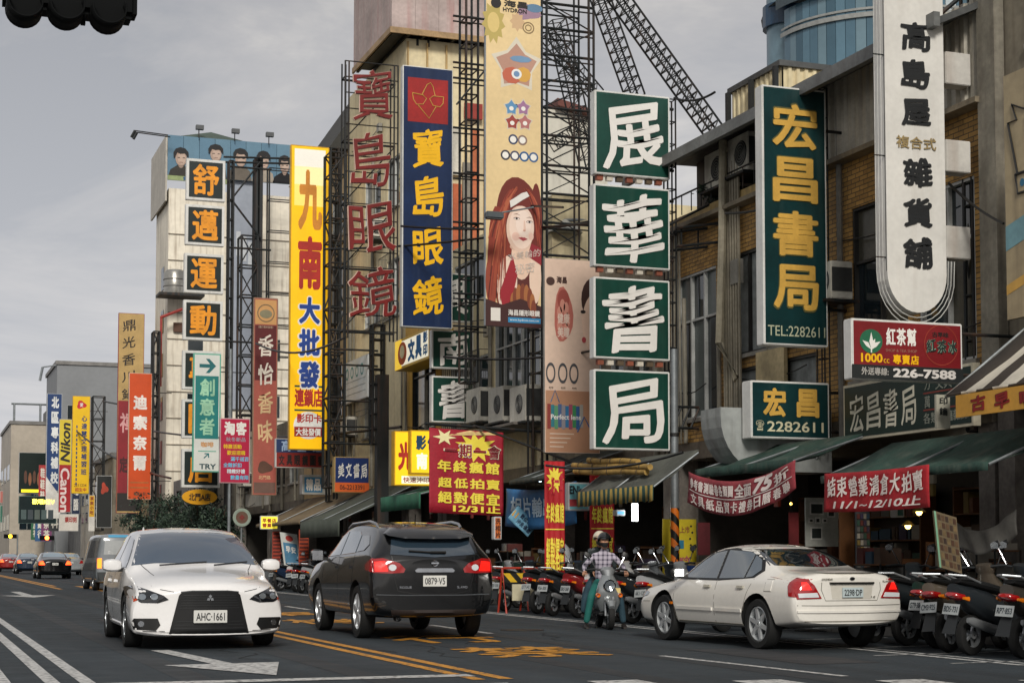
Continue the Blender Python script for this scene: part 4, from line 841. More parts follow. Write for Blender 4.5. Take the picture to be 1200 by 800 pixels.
# pink promotion sign
s = S('promotion_sign', 'crimson pink promotion board with two white characters and small yellow and blue lines', 257.5, 490, 293, 566, 12.2, M('b81d45', rough=.4, dirt=.12), case=M('c9a4a8'), rim=.04)
s.row('淘客', .12, .05, .9, .26, WHI, s.root, off=.05); s.text('秋冬新品', .2, .29, .85, .36, M('9a9aa6'), s.root, off=.02)
for i, (t_, c) in enumerate((('特惠活動', 'e9c21c'), ('歡迎選購', 'e9c21c'), ('滿千送百', '6cc4e6'), ('全館折扣', '6cc4e6'), ('精緻好禮', 'd9e4ea'), ('數量有限', '6cc4e6'))):
    a0 = .12+(i % 3)*.12; s.text(t_, a0, .4+i*.095, a0+.6, .47+i*.095, M(c), s.root, off=.03)
hang(s); pl2 = thing('steel_pole', 'thin grey steel pole under the crimson promotion board', 'pole', (s.x0+.4, s.Y, 0)); MB().tube([(s.x0+.42, s.Y+.1, 0), (s.x0+.42, s.Y+.1, 9.5)], .07, 10).build('pole_shaft', GALV, pl2, world=True, smooth=True)
# perfume sign
s = S('projecting_sign', 'slim maroon over salmon sign with four cream brushed characters and a round emblem', 296.5, 349, 325, 580, 12.2, M('a85548', rough=.5, dirt=.15), case=M('9a7a62'))
s.f.rect(.06, .01, .94, .135, M('cf9c62', dirt=.1), s.root, n=.007); s.f.rect(.06, .14, .94, .42, M('5c1418', dirt=.15), s.root, n=.007)
s.f.ring(.5, .078, .36, .046, M('7d6a4e'), s.root, n=.012, th=.12); blob(s.f, .5, .082, .26, .022, M('8a8468'), s.root, n=.012)
for i, ch in enumerate('香怡香味'): s.text(ch, .2, .185+i*.145, .82, .3+i*.145, M('e6ddd0' if i < 2 else 'd9b88a'), s.root, n=.014, off=.02, slant=.15, name='character')
s.text('（進口香水批發）', .2, .142, .8, .155, M('d8c0a8'), s.root, off=.0, n=.012); blob(s.f, .5, .86, .3, .03, M('5a3b2c'), s.root, n=.012, wob=.15); s.text('北門路', .25, .9, .75, .92, M('d9b88a'), s.root, off=.01)
s.f.rect(.06, .935, .94, .99, M('6f5348', dirt=.2), s.root, n=.008); hang(s)
# oval sign
a = atY(234, 582, 76); w_ = atY(254.5, 582, 76).x-a.x; h_ = a.z-atY(234, 591, 76).z
ov = thing('oval_sign', 'oval yellow sign with dark characters under the lowest black panel', 'sign', tuple(a))
MB().prism([(a.x+w_*math.cos(t*math.pi/16), 76, a.z+h_*math.sin(t*math.pi/16)) for t in range(32)], (0, .15, 0)).build('oval_panel', M('e0a013', rough=.4, dirt=.1), ov, world=True)
Frame((a.x-w_*.62, 75.99, a.z+h_*.5), PX, PZ, w_*1.24, h_).text('北門A店', 0, 0, 1, 1, M('3d2410'), ov, off=.03); bar('hanger', (a.x, 76.1, a.z+h_), (a.x, 76.1, a.z+h_+.5), .03, IRON, ov)
# orange sign
s = S('projecting_sign', 'orange vertical sign with four white characters', 150.5, 437, 177.5, 585, 12.2, M('cf4d18', rough=.4, dirt=.1), case=M('d8b9a0'), depth=.25)
for i, ch in enumerate('迪索奈爾'): s.text(ch, .2, .175+i*.16, .8, .29+i*.16, M('ece4dc'), s.root, off=.05, name='character')
for b in (.86, .9): s.f.rect(.1, b, .9, b+.012, M('b5622a'), s.root, n=.007, name='print')
s.text('專櫃女鞋', .25, .94, .78, .97, M('6b3a20'), s.root, off=.02); hang(s)
# tan calligraphy sign behind
s = S('projecting_sign', 'tan over dark red vertical sign with black cursive characters behind the orange sign', 137.5, 367, 168, 601, 12.2, M('b89a62', rough=.6, dirt=.2), case=M('8a2130'), Y=104.0)
s.f.rect(.03, .44, .97, .9, M('8e1c28', dirt=.2), s.root, n=.007); s.f.rect(.03, .9, .97, .99, M('26211f', dirt=.2), s.root, n=.007)
for i, ch in enumerate('鼎光香川鍋'): s.text(ch, .16, .03+i*.085, .66, .095+i*.085, M('2c241c'), s.root, off=.015, slant=.25, name='character')
s.text('禪', .1, .5, .7, .6, M('d8a0a0'), s.root, off=.02); s.text('定食', .1, .72, .75, .8, M('4a1418'), s.root, off=.05)
lattice('sign_scaffold', 'black ladder scaffold right of the orange sign', atY(179, 500, 96).x, atY(186, 500, 96).x, 96, 96.8, 3, zpx(180, 388, 96), 1.2, .06, 2)
# yellow study sign
s = S('projecting_sign', 'bright yellow vertical sign with a red heart and navy small characters', 84.5, 464, 105, 578, 12.0, M('eec013', rough=.4, dirt=.08), case=M('c99a10'), depth=.3)
blob(s.f, .5, .09, .26, .04, M('c8262a'), s.root, n=.01, wob=.2); s.text('愛', .42, .07, .6, .11, WHI, s.root, n=.02, off=.02)
for i, ch in enumerate('心達慧文理補習班'): s.text(ch, .52, .2+i*.078, .84, .262+i*.078, M('233a6e'), s.root, off=.03, name='character')
for i in range(14): s.f.rect(.22, .3+i*.045, .3, .33+i*.045, M('3b4a6e'), s.root, n=.006, name='print')
s.text('招生中', .2, .94, .85, .98, M('b03322'), s.root, off=.03); s.text('2211234', .15, .9, .85, .93, M('7a4a1c'), s.root, off=.02); hang(s)
# Nikon / Canon
s = S('projecting_sign', 'narrow half yellow half red camera sign with sideways latin lettering', 69, 491, 83.5, 600, 12.0, M('a81d24', rough=.4, dirt=.15), case=ALU, depth=.3, Y=140.0)
s.f.rect(.02, 0.005, .98, .49, M('d9c234', dirt=.1), s.root, n=.008)
s.f.text('Nikon', -1.15, .2, 2.15, .3, M('17181a'), s.root, n=.02, off=.03, shear=.2, rot=math.pi/2); s.f.text('Canon', -1.35, .715, 2.35, .81, M('e8d4d0'), s.root, n=.02, off=.03, rot=-math.pi/2)
# navy sign
s = S('projecting_sign', 'navy and white column sign with white block characters left of the yellow sign', 54.5, 461, 72, 575, 11.6, M('173a6c', rough=.4, dirt=.15), case=ALU, Y=150.0, depth=.4)
for i, ch in enumerate('北區專科補校'): s.text(ch, .3, .03+i*.155, .8, .15+i*.155, M('dfe2e0'), s.root, off=.05, name='character')
s.f.poly([(0, 1.28), (1, 1.28), (1, 1.06), (0, .85)], M('d8d6d0'), s.root, n=.01)
s = S('projecting_sign', 'small dark navy sign below the yellow study sign', 84, 562, 94, 602, 12.4, M('14284a', dirt=.2), Y=150.0)
s.text('電', .2, .1, .8, .45, WHI, s.root, off=.03); s.text('腦', .2, .55, .8, .9, WHI, s.root, off=.03)
# screen & bits far away
s = S('billboard', 'dark green billboard with a lit yellow strip in front of the white block', 22, 530, 54, 578, 13, M('0f201c', rough=.3, dirt=.2), Y=182.0, depth=.5)
s.f.rect(.1, .9, .95, .97, M('e8d020', emit=.8, dirt=0), s.root, n=.03, name='lit_strip')
for i in range(4): blob(s.f, .25+.16*i, .6+.05*(i % 2), .06, .16, M('8c5a3a' if i % 2 else '5f3c2c'), s.root, n=.03)
s = S('screen_billboard', 'framed dark display with lit yellow characters near the street end', 22, 581, 66, 613, 12, M('1c2a2c', rough=.2, dirt=.2), Y=150.0, depth=.5, case=M('5c7a74'))
s.text('歡唱KTV', .35, .1, .95, .3, M('ffe95a', emit=1.6, dirt=0), s.root, n=.03, off=.03)
for i in range(5): s.f.rect(.06+.18*i, .5, .2+.18*i, .85, M(('4a5c5c', '39444a', '54605a')[i % 3], dirt=.2), s.root, n=.02, name='print')
s = S('shop_sign', 'white sign with red lettering under the camera sign', 69, 602, 92, 622, 12, M('d8d2c8', dirt=.15), Y=125.0); s.text('鎖印刻', .3, .15, .9, .5, M('a8322a'), s.root, off=.04)
s = S('shop_sign', 'dark narrow sign with a red flame emblem between poles', 113, 557, 131, 618, 12.8, M('161a1a', dirt=.2), Y=118.0); blob(s.f, .5, .25, .22, .1, M('b3402a'), s.root, n=.01, wob=.3)
s = S('shop_sign', 'small yellow vertical sign above a white plate by the far pole', 104, 580, 111, 622, 12.4, M('dba820', dirt=.1), Y=120.0); s.f.rect(.0, .6, 1, 1, M('d9d6cf'), s.root, n=.01)
for i in range(4): s.text('茶飲小吃'[i], .2, .04+i*.13, .8, .14+i*.13, M('8a2a1a'), s.root, n=.01, off=.03)
# 高 stationery sign, white perfume wall
s = S('shop_sign', 'blue over red board under the foot of the tall yellow sign', 323, 514, 382, 548, 13.2, M('8f2620', rough=.45, dirt=.2), case=WCASE, depth=.25)
s.f.rect(.01, .02, .99, .48, M('14315f', dirt=.15), s.root, n=.008); s.row('高登鐘', .05, .06, .98, .44, M('9fb7d6'), s.root, n=.012, gap=.4, off=.03); s.row('文具眼鏡圖書', .04, .56, .97, .92, M('20191a'), s.root, gap=.25, off=.04)
# blue book sign
s = S('shop_sign', 'blue board over orange strip with four white brushed characters', 392, 535, 433, 577, 13.3, M('16306a', rough=.4, dirt=.15), case=M('b59a62'), depth=.3)
s.row('美文書局', .08, .18, .95, .6, WHI, s.root, gap=.2, off=.02, slant=.2); s.f.rect(.01, .72, .99, .98, M('d9601e', dirt=.1), s.root, n=.008); s.text('06-2213391', .15, .78, .85, .92, M('5a2412'), s.root, n=.012, off=.02)
s = S('shop_sign', 'small grey box sign with blue stripes lettering over the brown awning', 354, 556, 388, 579, 13.3, M('b9b7ae', dirt=.2), depth=.4); s.f.rect(.08, .12, .7, .9, M('3f83ad'), s.root, n=.008); s.row('精品', .12, .2, .66, .82, WHI, s.root, n=.012, off=.05)
# skewed white plate on facade
s = Sign('wall_sign', 'white plate sign with small green print hung on the dark windowed wall', 'sign', 402, 425, 431, 474, 13.7, .08, ALU, M('cfd6d6', rough=.4, dirt=.1), facade=True, vr=(416, 466))
for k in range(4): s.f.ring(.18+.2*k, .3, .06, .14, M('3f8a84'), s.root, n=.01, th=.3); 
for k in range(3): s.f.rect(.08, .5+k*.15, .92, .515+k*.15, M('8f9b9c'), s.root, n=.008, name='print')
# stationery light box (facade-parallel, lit)
LITY = M('f2c51e', rough=.4, dirt=.05, emit=.35); LITW = M('f1ead2', rough=.4, dirt=.05, emit=.35)
s = Sign('light_box_sign', 'yellow and white lit box with orange ring and blue 文具 letters', 'sign', 463, 397, 503, 435, 13.2, .7, M('e2b41e', rough=.4, dirt=.1), LITW, facade=True, vr=(386, 420), rim=.08)
s.f.rect(.0, .02, .2, .98, LITY, s.root, n=.007); blob(s.f, .23, .5, .13, .38, M('cf5a1e'), s.root, n=.012); blob(s.f, .23, .45, .07, .22, M('efe0b0'), s.root, n=.016)
s.text('文', .4, .14, .6, .86, M('1276b8'), s.root, n=.012, off=.06); s.text('具', .62, .12, .8, .86, M('1276b8'), s.root, n=.012, off=.06); s.text('影', .84, .1, .96, .45, M('1276b8'), s.root, n=.012, off=.05); s.text('印', .84, .5, .96, .86, M('1276b8'), s.root, n=.012, off=.05)
# nan shu panels
YB_ = 41.8
for ch, u0, v0, u1, v1, lb in (('興', 505, 320, 555, 377, 'green panel mostly hidden by the navy sign'), ('南', 503, 387, 555, 432, 'small green panel with white 南 below the navy sign'), ('書', 503, 441, 555, 495, 'small green panel with white 書 above the red banner')):
    s = Sign('column_sign', lb, 'sign', u0+3, v0, u1, v1, 13.0, .22, WCASE, DGREEN, 'small green panels below the navy sign', rim=.04, Y=YB_)
    s.text(ch, .14, .08, .88, .94, OFFW, s.root, n=.018, off=.024, slant=.16, name='character')
# kodak-ish photo signs
s = S('light_box_sign', 'lit yellow box sign with red 光 beside the red banner', 462, 505, 505, 569, 13.3, LITY, case=M('d9a81a'), depth=.3, Y=YB_+.5)
s.text('光', .1, .2, .52, .72, M('c02c1e'), s.root, off=.05, n=.012); s.f.rect(.2, .82, .98, .96, LITW, s.root, n=.008); s.text('快速沖印', .24, .84, .95, .94, M('b0402a'), s.root, n=.012, off=.02)
s = S('light_box_sign', 'smaller lit yellow sign with navy 影 tucked behind the red banner', 481, 504, 516, 555, 13.4, LITY, case=M('d9a81a'), depth=.25, Y=YB_+.2)
s.text('影', .18, .12, .52, .45, M('154a6a'), s.root, off=.05, n=.012); s.text('像', .56, .12, .9, .45, M('154a6a'), s.root, off=.05, n=.012); s.text('南', .2, .52, .56, .9, LITW, s.root, off=.05, n=.012)
# tea sign
s = S('shop_sign', 'maroon tea shop board with green leaf emblem and number 226-7588', 998, 376, 1128, 446, 13.0, M('7c1c22', rough=.35, dirt=.2), case=WCASE, depth=.2, Y=18.5)
s.f.rect(.0, .76, 1, .99, M('151b1c', dirt=.15), s.root, n=.008); blob(s.f, .17, .37, .1, .19*1.05, M('1c6b4a'), s.root, n=.01, seg=30)
for ang, L_ in ((-1.57, .2), (-.5, .15), (-2.6, .15), (-1.1, .12)):
    cx_, cy_ = .17, .45; w0 = .018; ca, sa = math.cos(ang), math.sin(ang)
    s.f.poly([(cx_, cy_+.06), (cx_+ca*L_*.28-sa*w0, cy_+sa*L_*.7*.5+ca*w0*2), (cx_+ca*L_*.62, cy_+sa*L_*1.15), (cx_+ca*L_*.28+sa*w0, cy_+sa*L_*.7*.5-ca*w0*2)], WHI, s.root, n=.014+.001*L_, name='leaf')
s.f.rect(.165, .4, .175, .56, WHI, s.root, n=.0145, name='leaf'); s.row('紅茶幫', .3, .13, .58, .42, WHI, s.root, off=.03); s.text('SHOP & TEA SHOP', .3, .48, .58, .53, M('9a6a5a'), s.root, off=.0)
s.text('1000', .08, .57, .27, .72, YEL, s.root, off=.03); s.text('cc', .28, .65, .33, .72, YEL, s.root, off=.0); s.row('專賣店', .36, .57, .6, .73, YEL, s.root, off=.03)
s.f.ring(.8, .38, .155, .34, M('a8452e'), s.root, n=.01, th=.03, seg=40); s.text('古早味', .72, .16, .87, .25, M('16110f'), s.root, off=.03); s.row('紅茶冰', .66, .28, .95, .52, M('8fae9a'), s.root, off=.06, slant=.15, n=.01); s.row('紅茶冰', .66, .28, .95, .52, M('1c2a24'), s.root, off=.02, slant=.15, n=.016)
s.text('外送專線:', .08, .8, .32, .93, M('b0aca6'), s.root, n=.012, off=.02); s.text('226-7588', .36, .8, .93, .95, M('d4cfca'), s.root, n=.012, off=.04); hang(s, x1=14.05)
# long facade sign with white rim
s = Sign('fascia_sign', 'long dark green fascia board with cream rim under the maroon tea board', 'sign', 989, 517, 1141, 504, 13.6, .12, M('c9c2ae', rough=.5, dirt=.2), M('10302c', rough=.4, dirt=.2), facade=True, vr=(449, 450), rim=.04) if False else None
p0 = atX(989, 517, 13.6); p1 = atX(1141, 504, 13.6); zt3 = atX(989, 452, 13.6).z
class Fz: pass
fs_ = thing('fascia_sign', 'long dark green fascia board with cream rim under the maroon tea board', 'sign', (13.65, (p0.y+p1.y)/2, p0.z))
f = Frame((13.6, p0.y, zt3), -PY, PZ, p0.y-p1.y, zt3-p0.z)
MB().prism([f.pt(0, 1, -.12), f.pt(1, 1, -.12), f.pt(1, 0, -.12), f.pt(0, 0, -.12)], f.n*.12).build('casing', M('cdc5ae', rough=.5, dirt=.25), fs_, world=True)
f.rect(.012, .05, .988, .95, M('0f2b28', rough=.4, dirt=.2), fs_, n=.006, name='face_panel')
for i, ch in enumerate('宏昌書局'): f.text(ch, .06+i*.14, .2, .175+i*.14, .86, M('dcd8c4'), fs_, n=.01, off=.01, slant=.1, name='character')
for i, t_ in enumerate(('力行補習', '萬事如意')): f.text(t_[0], .66, .12+i*.3, .7, .32+i*.3, M('8f9488'), fs_, n=.01, off=.01); f.rect(.65, .36+i*.28, .97, .385+i*.28, M('8a3a30'), fs_, n=.009, name='print')
f.text('各類書籍雜誌', .65, .7, .97, .88, M('8f9488'), fs_, n=.01, off=.01); f.text('文具', .74, .12, .86, .34, M('8f9488'), fs_, n=.01, off=.01)
# right edge panel with line drawing
p = atX(1176, 90, 13.3); q = atX(1176, 376, 13.3)
rp = thing('wall_billboard', 'beige painted metal board with a black line drawn crown at the right edge', 'billboard', (13.3, p.y-2, q.z))
f = Frame((13.3, p.y, p.z), -PY, PZ, 4.5, p.z-q.z)
for k in range(4): f.rect(k/4, 0, (k+1)/4-.002, 1, M('a89878', rough=.5, dirt=.25, streak=.4, scale=1), rp, t=.06, name='billboard_panel')
f.poly([(0, .62), (1, .3), (1, .38), (0, .72)], M('6f97a0'), rp, n=.008); f.poly([(0, .86), (1, .5), (1, .54), (0, .9)], M('c59a4a'), rp, n=.008)
LN = M('1a1a18')
outline(f, [(.06, .42), (.02, .2), (.06, .2), (.04, .13), (.1, .17), (.13, .08), (.17, .2), (.24, .1), (.28, .2), (.36, .14), (.33, .42)], LN, rp, n=.012, r=.018, closed=True, name='drawn_line'); outline(f, [(.05, .42), (.34, .42), (.33, .5), (.06, .5)], LN, rp, n=.012, r=.018, name='drawn_line'); outline(f, [(.1, .2), (.12, .42)], LN, rp, n=.012, r=.012, closed=False, name='drawn_line')
for k in range(8): blob(f, .08+.033*k, .46, .01, .016, M('2d6f8f'), rp, n=.012)
# orange wall strips visible on the beige wall and white panels
ws = thing('wall_sign', 'faded orange and white painted strips on the beige wall behind the scaffold', 'sign', (14.8, 48.2, 8))
a = atY(536, 105, 48.0)
for k, (u0, v0, u1, v1, c) in enumerate(((531, 215, 541, 300, 'b8603a'), (543, 190, 552, 300, '8a8478'), (553, 150, 562, 310, 'c06a42'), (545, 120, 566, 140, 'a23b30'), (531, 305, 566, 318, 'c9892e'), (531, 150, 541, 205, 'cfc9bb'))):
    a = atY(u0, v0, 48.1); b = atY(u1, v1, 48.1); MB().box(a.x, 48.1+.01*k, b.z, b.x, 48.2, a.z).build('painted_strip', M(c, rough=.7, dirt=.3, scale=1.5, streak=.3), ws, world=True)
# lattice columns in front of dark windows
YJ = 46.6
lattice('sign_scaffold', 'black ladder column in front of the beige wall under the neon frame', atY(437, 450, YJ).x, atY(450, 450, YJ).x, YJ, YJ+.3, 4.4, zpx(440, 380, YJ), .42, .04, 0)
tt = thing('steel_post', 'thick black steel post under the ladder column left of the yellow light boxes', 'post', (atY(447, 560, YJ).x, YJ, 0)); bar('post_shaft', (atY(447, 560, YJ).x, YJ, 0), (atY(447, 560, YJ).x, YJ, 6.4), .16, IRON, tt, rect=(.17, .17))
lattice('sign_scaffold', 'wide dark scaffold left of the neon characters', atY(386, 400, 53).x, atY(404, 400, 53).x, 53, 53.8, 3.4, zpx(390, 178, 53), .75, .05, 2)
for v in (388, 410, 428, 470, 500, 520): z = zpx(420, v, 51.5); bar('beam', (atY(386, v, 51.5).x, 51.5, z), (atY(462, v, 51.5).x, 51.5, z), .035, IRON, tt)
# ------------------------------------------------ AC units
def ac(x, y, z, lab, side='-x', w=.85, h=.62, d=.32):
    t = thing('air_conditioner', lab, 'air conditioner', (x, y, z), 0, 'outdoor air conditioner units')
    MB().box(-d/2, -w/2, 0, d/2, w/2, h).build('housing', M('cfccc0', rough=.5, dirt=.25, streak=.3, col2='7a6a50', key='ac'), t, bevel=.015)
    MB().lathe([(-d/2-.012, .01), (-d/2-.012, .22), (-d/2+.01, .24)], 20, (0, -.12, h/2), 'x').build('fan_grille', M('2b2d2e', rough=.5), t, smooth=True)
    for k in range(4): MB().lathe([(-d/2-.018, .05+.05*k), (-d/2-.024, .055+.05*k), (-d/2-.018, .062+.05*k)], 20, (0, -.12, h/2), 'x').build('guard_ring', M('8f8f8a'), t)
    MB().box(-d/2+.02, -w/2-.01, .12, d/2-.02, -w/2, h-.1).build('side_grille', M('3b3c3b', dirt=.4), t)
    MB().box(-d/2-.1, -w/2, -.05, d/2+.2, w/2, -.005).build('bracket', IRON, t); return t
lbs = ['leftmost unit under the white framed window', 'second unit under the white framed window', 'rightmost unit under the white framed window']
for i, (u, v) in enumerate(((565, 495), (592, 495), (618, 495))):
    p = atX(u, v, 13.55); ac(13.55, p.y, p.z, 'white air conditioner, '+lbs[i], w=1.1, h=.85, d=.5)
MB().box(13.1, 36.2, 4.2, 14, 43.6, 4.26).build('unit_ledge', M('77716a', dirt=.4), bpy.data.objects['white_window_building'], world=True)
for i, (u, v) in enumerate(((848, 222), (876, 205))): p = atX(u, v, 14.1); ac(14.1, p.y, p.z, 'air conditioner on the balcony under the eave, %s one' % ('left' if i == 0 else 'right'), w=.8, h=.7, d=.4)
# street lamp head behind posters
p = atY(662, 273, 36); lp = thing('street_lamp', 'grey hooded street lamp head between the lattice and the pink poster', 'lamp', tuple(p))
MB().lathe([(0, .02), (0, .42), (.12, .36), (.25, .12), (.32, .04)], 20, axis='z').build('lamp_shade', M('a9aaa6', rough=.4, dirt=.2), lp, smooth=True); bar('arm', p+Vector((0, 0, .3)), p+Vector((1.9, .2, .5)), .04, GALV, lp)
# ================================================================== AWNINGS, BANNERS, SHOPS
def awning(label, y0, y1, xf, zf, xb, zb, mat, val=.25, valm=None, name='awning', sag=.05, scallop=False, ribs=True):
    t = thing(name, label, 'awning', ((xf+xb)/2, (y0+y1)/2, zf)); mb = MB(); n = 14; m = 5
    for i in range(n+1):
        y = y0+(y1-y0)*i/n
        for j in range(m+1):
            k = j/m; z = zf+(zb-zf)*k-sag*math.sin(math.pi*k)-(.035*math.sin(i*2.1)+.03*math.sin(i*.9+k*4))*math.sin(math.pi*k)-.05*abs(math.sin(math.pi*i/7))*(1-k); mb.v.append((xf+(xb-xf)*k, y, z))
    for i in range(n):
        for j in range(m): q = i*(m+1)+j; mb.face(q, q+1, q+m+2, q+m+1)
    o = mb.build('canopy', mat, t, world=True, smooth=True); sd = o.modifiers.new('t', 'SOLIDIFY'); sd.thickness = .02
    mb = MB(); N_ = 28
    for i in range(N_+1):
        y = y0+(y1-y0)*i/N_; w = .02*math.sin(i*1.7)
        for k in (0, .5, 1): mb.v.append((xf-.012-w*k, y, zf-val*k-(0.03*abs(math.sin(i*1.571)) if scallop and k == 1 else 0)))
    for i in range(N_):
        for j in (0, 1): q = i*3+j; mb.face(q, q+1, q+4, q+3)
    o = mb.build('valance', valm or mat, t, world=True, smooth=True); sd = o.modifiers.new('t', 'SOLIDIFY'); sd.thickness = .008
    if ribs:
        for y in (y0, (y0+y1)/2, y1): bar('rib', (xf, y, zf-.03), (xb, y, zb-.05), .018, GALV, t)
        bar('front_bar', (xf+.02, y0, zf-.02), (xf+.02, y1, zf-.02), .02, GALV, t)
    return t
def cloth(label, frame, mat, sagf, lines, cat='banner', name='fabric_banner', wave=.03):
    """frame: Frame; sagf(a,b)->dz ; builds cloth grid and text following it."""
    t = thing(name, label, cat, tuple(frame.pt(.5, 1)))
    N0 = frame.n.copy()
    def bend(p, a, b): return p-PZ*sagf(a, b)+N0*(wave*math.sin(9*a+2*b)*(.3+b*.7)+wave*.5*math.sin(23*a-3*b))
    frame.bend = bend; mb = MB(); n, m = 36, 8
    for i in range(n+1):
        for j in range(m+1): mb.v.append(tuple(frame.pt(i/n, j/m)))
    for i in range(n):
        for j in range(m): q = i*(m+1)+j; mb.face(q, q+1, q+m+2, q+m+1)
    o = mb.build('cloth', mat, t, world=True, smooth=True); sd = o.modifiers.new('t', 'SOLIDIFY'); sd.thickness = .004; sd.offset = 0
    for f in lines: f(frame, t)
    return t
GRN = M('28453c', rough=.8, dirt=.4, scale=2, bump=.6, streak=.3, col2='77766a'); GRY = M('5a5c55', rough=.8, dirt=.35, scale=2, bump=.6)
XF = 11.8
a = atX(815, 556, XF); yN = Yof(928, XF)
awning('faded green awning above the pinkish 75折 banner', yN, a.y, XF, 2.52, 12.95, atX(885, 524, 12.95).z, GRN, .14)
f = Frame((XF-.05, a.y+.15, 2.5), -PY, PZ, a.y+.15-yN+.15, .5)
FR = M('963a42', rough=.8, dirt=.3, scale=3, bump=.5); CW = M('e4d8d2', rough=.8, dirt=.05)
cloth('faded red sagging banner reading 全面75折 under the left green awning', f, FR, lambda a, b: .3*(4*a*(1-a))*(.75+.25*b)-.1*a*b, [
    lambda f, t: f.text('全面', .46, .1, .63, .5, CW, t, n=.015, off=.03), lambda f, t: f.text('75', .65, .04, .82, .5, CW, t, n=.015, off=.05, shear=.2), lambda f, t: f.text('折', .83, .1, .96, .52, CW, t, n=.015, off=.03, slant=.2),
    lambda f, t: f.row('參考書測驗卷各類圖', .03, .14, .45, .46, CW, t, n=.015, off=.03, gap=.15), lambda f, t: f.row('文具紙品賀卡禮券日曆春聯', .03, .6, .97, .93, CW, t, n=.015, off=.02, gap=.2), lambda f, t: f.rect(.02, .52, .98, .545, CW, t, n=.012, name='print', sub=16)])
xs = 11.75; a = atX(962, 556, xs); b_ = atX(1158, 528, xs)
awning('dark green awning above the bright red clearance banner', b_.y, a.y, xs, atX(1030, 552, xs).z, 12.9, atX(1010, 524, 12.6).z+.05, GRN, .1)
p = atX(966, 553, xs-.1); q = atX(1089, 596, xs-.1)
f = Frame((xs-.1, p.y, p.z-.02), -PY, PZ, p.y-q.y, p.z-.02-atX(966, 598, xs-.1).z)
CRED = M('a81a24', rough=.75, dirt=.28, scale=3, bump=.5)
cloth('bright red clearance banner with white brushed characters and dates 11/1~12/10止', f, CRED, lambda a, b: .02*math.sin(3*a)+.02*b, [
    lambda f, t: f.row('結束營業清倉大拍賣', .04, .1, .97, .62, CW, t, n=.015, off=.018, gap=.14, slant=.15), lambda f, t: f.text('11/1~12/10止', .1, .69, .93, .92, CW, t, n=.015, off=.02, shear=.2)], wave=.02)
# striped awning
BG = M('8f8467', rough=.85, dirt=.25, scale=3, kind='stripe', col2='2f4a44')
p = atX(676, 572, 11.9); q = atX(766, 573, 11.9)
awning('grey topped awning with yellow and green striped scalloped valance', q.y, p.y, 11.9, (p.z+q.z)/2, 12.75, (p.z+q.z)/2+.62, GRY, .26, M('a88f4a', rough=.85, dirt=.25, scale=4.6, kind='stripe', col2='274a42'), scallop=True)
bb = thing('rolled_blind', 'bundle of rolled bamboo blinds tied above the striped awning', 'rolled blind', (12.3, 29, 3.1))
for k in range(3):
    u0, v0, u1, v1 = ((672, 545, 762, 547), (674, 552, 758, 553), (690, 539, 748, 541))[k]; pa = atX(u0, v0, 12.2); pb = atX(u1, v1, 12.2)
    MB().tube([pa, pa.lerp(pb, .3)+Vector((0, 0, -.02)), pa.lerp(pb, .7)+Vector((0, 0, .01)), pb], .055, 10).build('roll', M('b3914e', rough=.8, dirt=.4, scale=5), bb, world=True, smooth=True)
    for j in range(5): c = pa.lerp(pb, .1+.2*j); MB().lathe([(-.02, .06), (-.02, .065), (.02, .065), (.02, .06)], 10, tuple(c), 'y').build('tie', M('6d5a3a'), bb, world=True)
# big striped awning right edge
p = atX(1108, 462, 11.9); zf = p.z
t = awning('big cream and dark brown striped awning over the drinks shop at the right edge', 13.2, p.y, 11.9, zf, 13.7, zf+1.38, M('cfc8b8', rough=.8, dirt=.2, scale=1.62, kind='stripe', col2='3b332b'), .03, M('cfc8b8', rough=.8, dirt=.2, scale=1.62, kind='stripe', col2='3b332b'), ribs=True)
p2 = atX(1122, 472, 11.88)
vs_ = thing('valance_sign', 'yellow valance board reading 古早味 in red and black under the big striped awning', 'sign', (11.86, 15.5, zf-.3))
f = Frame((11.86, p2.y, zf-.04), -PY, PZ, 4.4, .27); f.rect(0, 0, 1, 1, M('cf9a3e', rough=.5, dirt=.2), vs_, t=.03)
for i, ch in enumerate('古早味紅茶'): f.text(ch, .07+i*.105, .14, .135+i*.105, .86, M('8c1f1a'), vs_, n=.008, off=.04, slant=.15, name='character'); f.text(ch, .068+i*.105, .12, .133+i*.105, .84, M('2a1412'), vs_, n=.006, off=.05, slant=.15, name='character_shadow')
ps = thing('hanging_sign', 'small whitish plate sign hanging at the corner of the big striped awning', 'sign', tuple(atX(1103, 500, 12)))
pp = atX(1097, 462, 12.0); f = Frame(pp, PX, PZ, .2, .42); f.rect(0, 0, 1, 1, M('a8a596', dirt=.3), ps, t=.04); f.text('印', .2, .08, .8, .3, IRON, ps, n=.008, off=.02); f.text('鑰', .2, .38, .8, .62, IRON, ps, n=.008, off=.02)
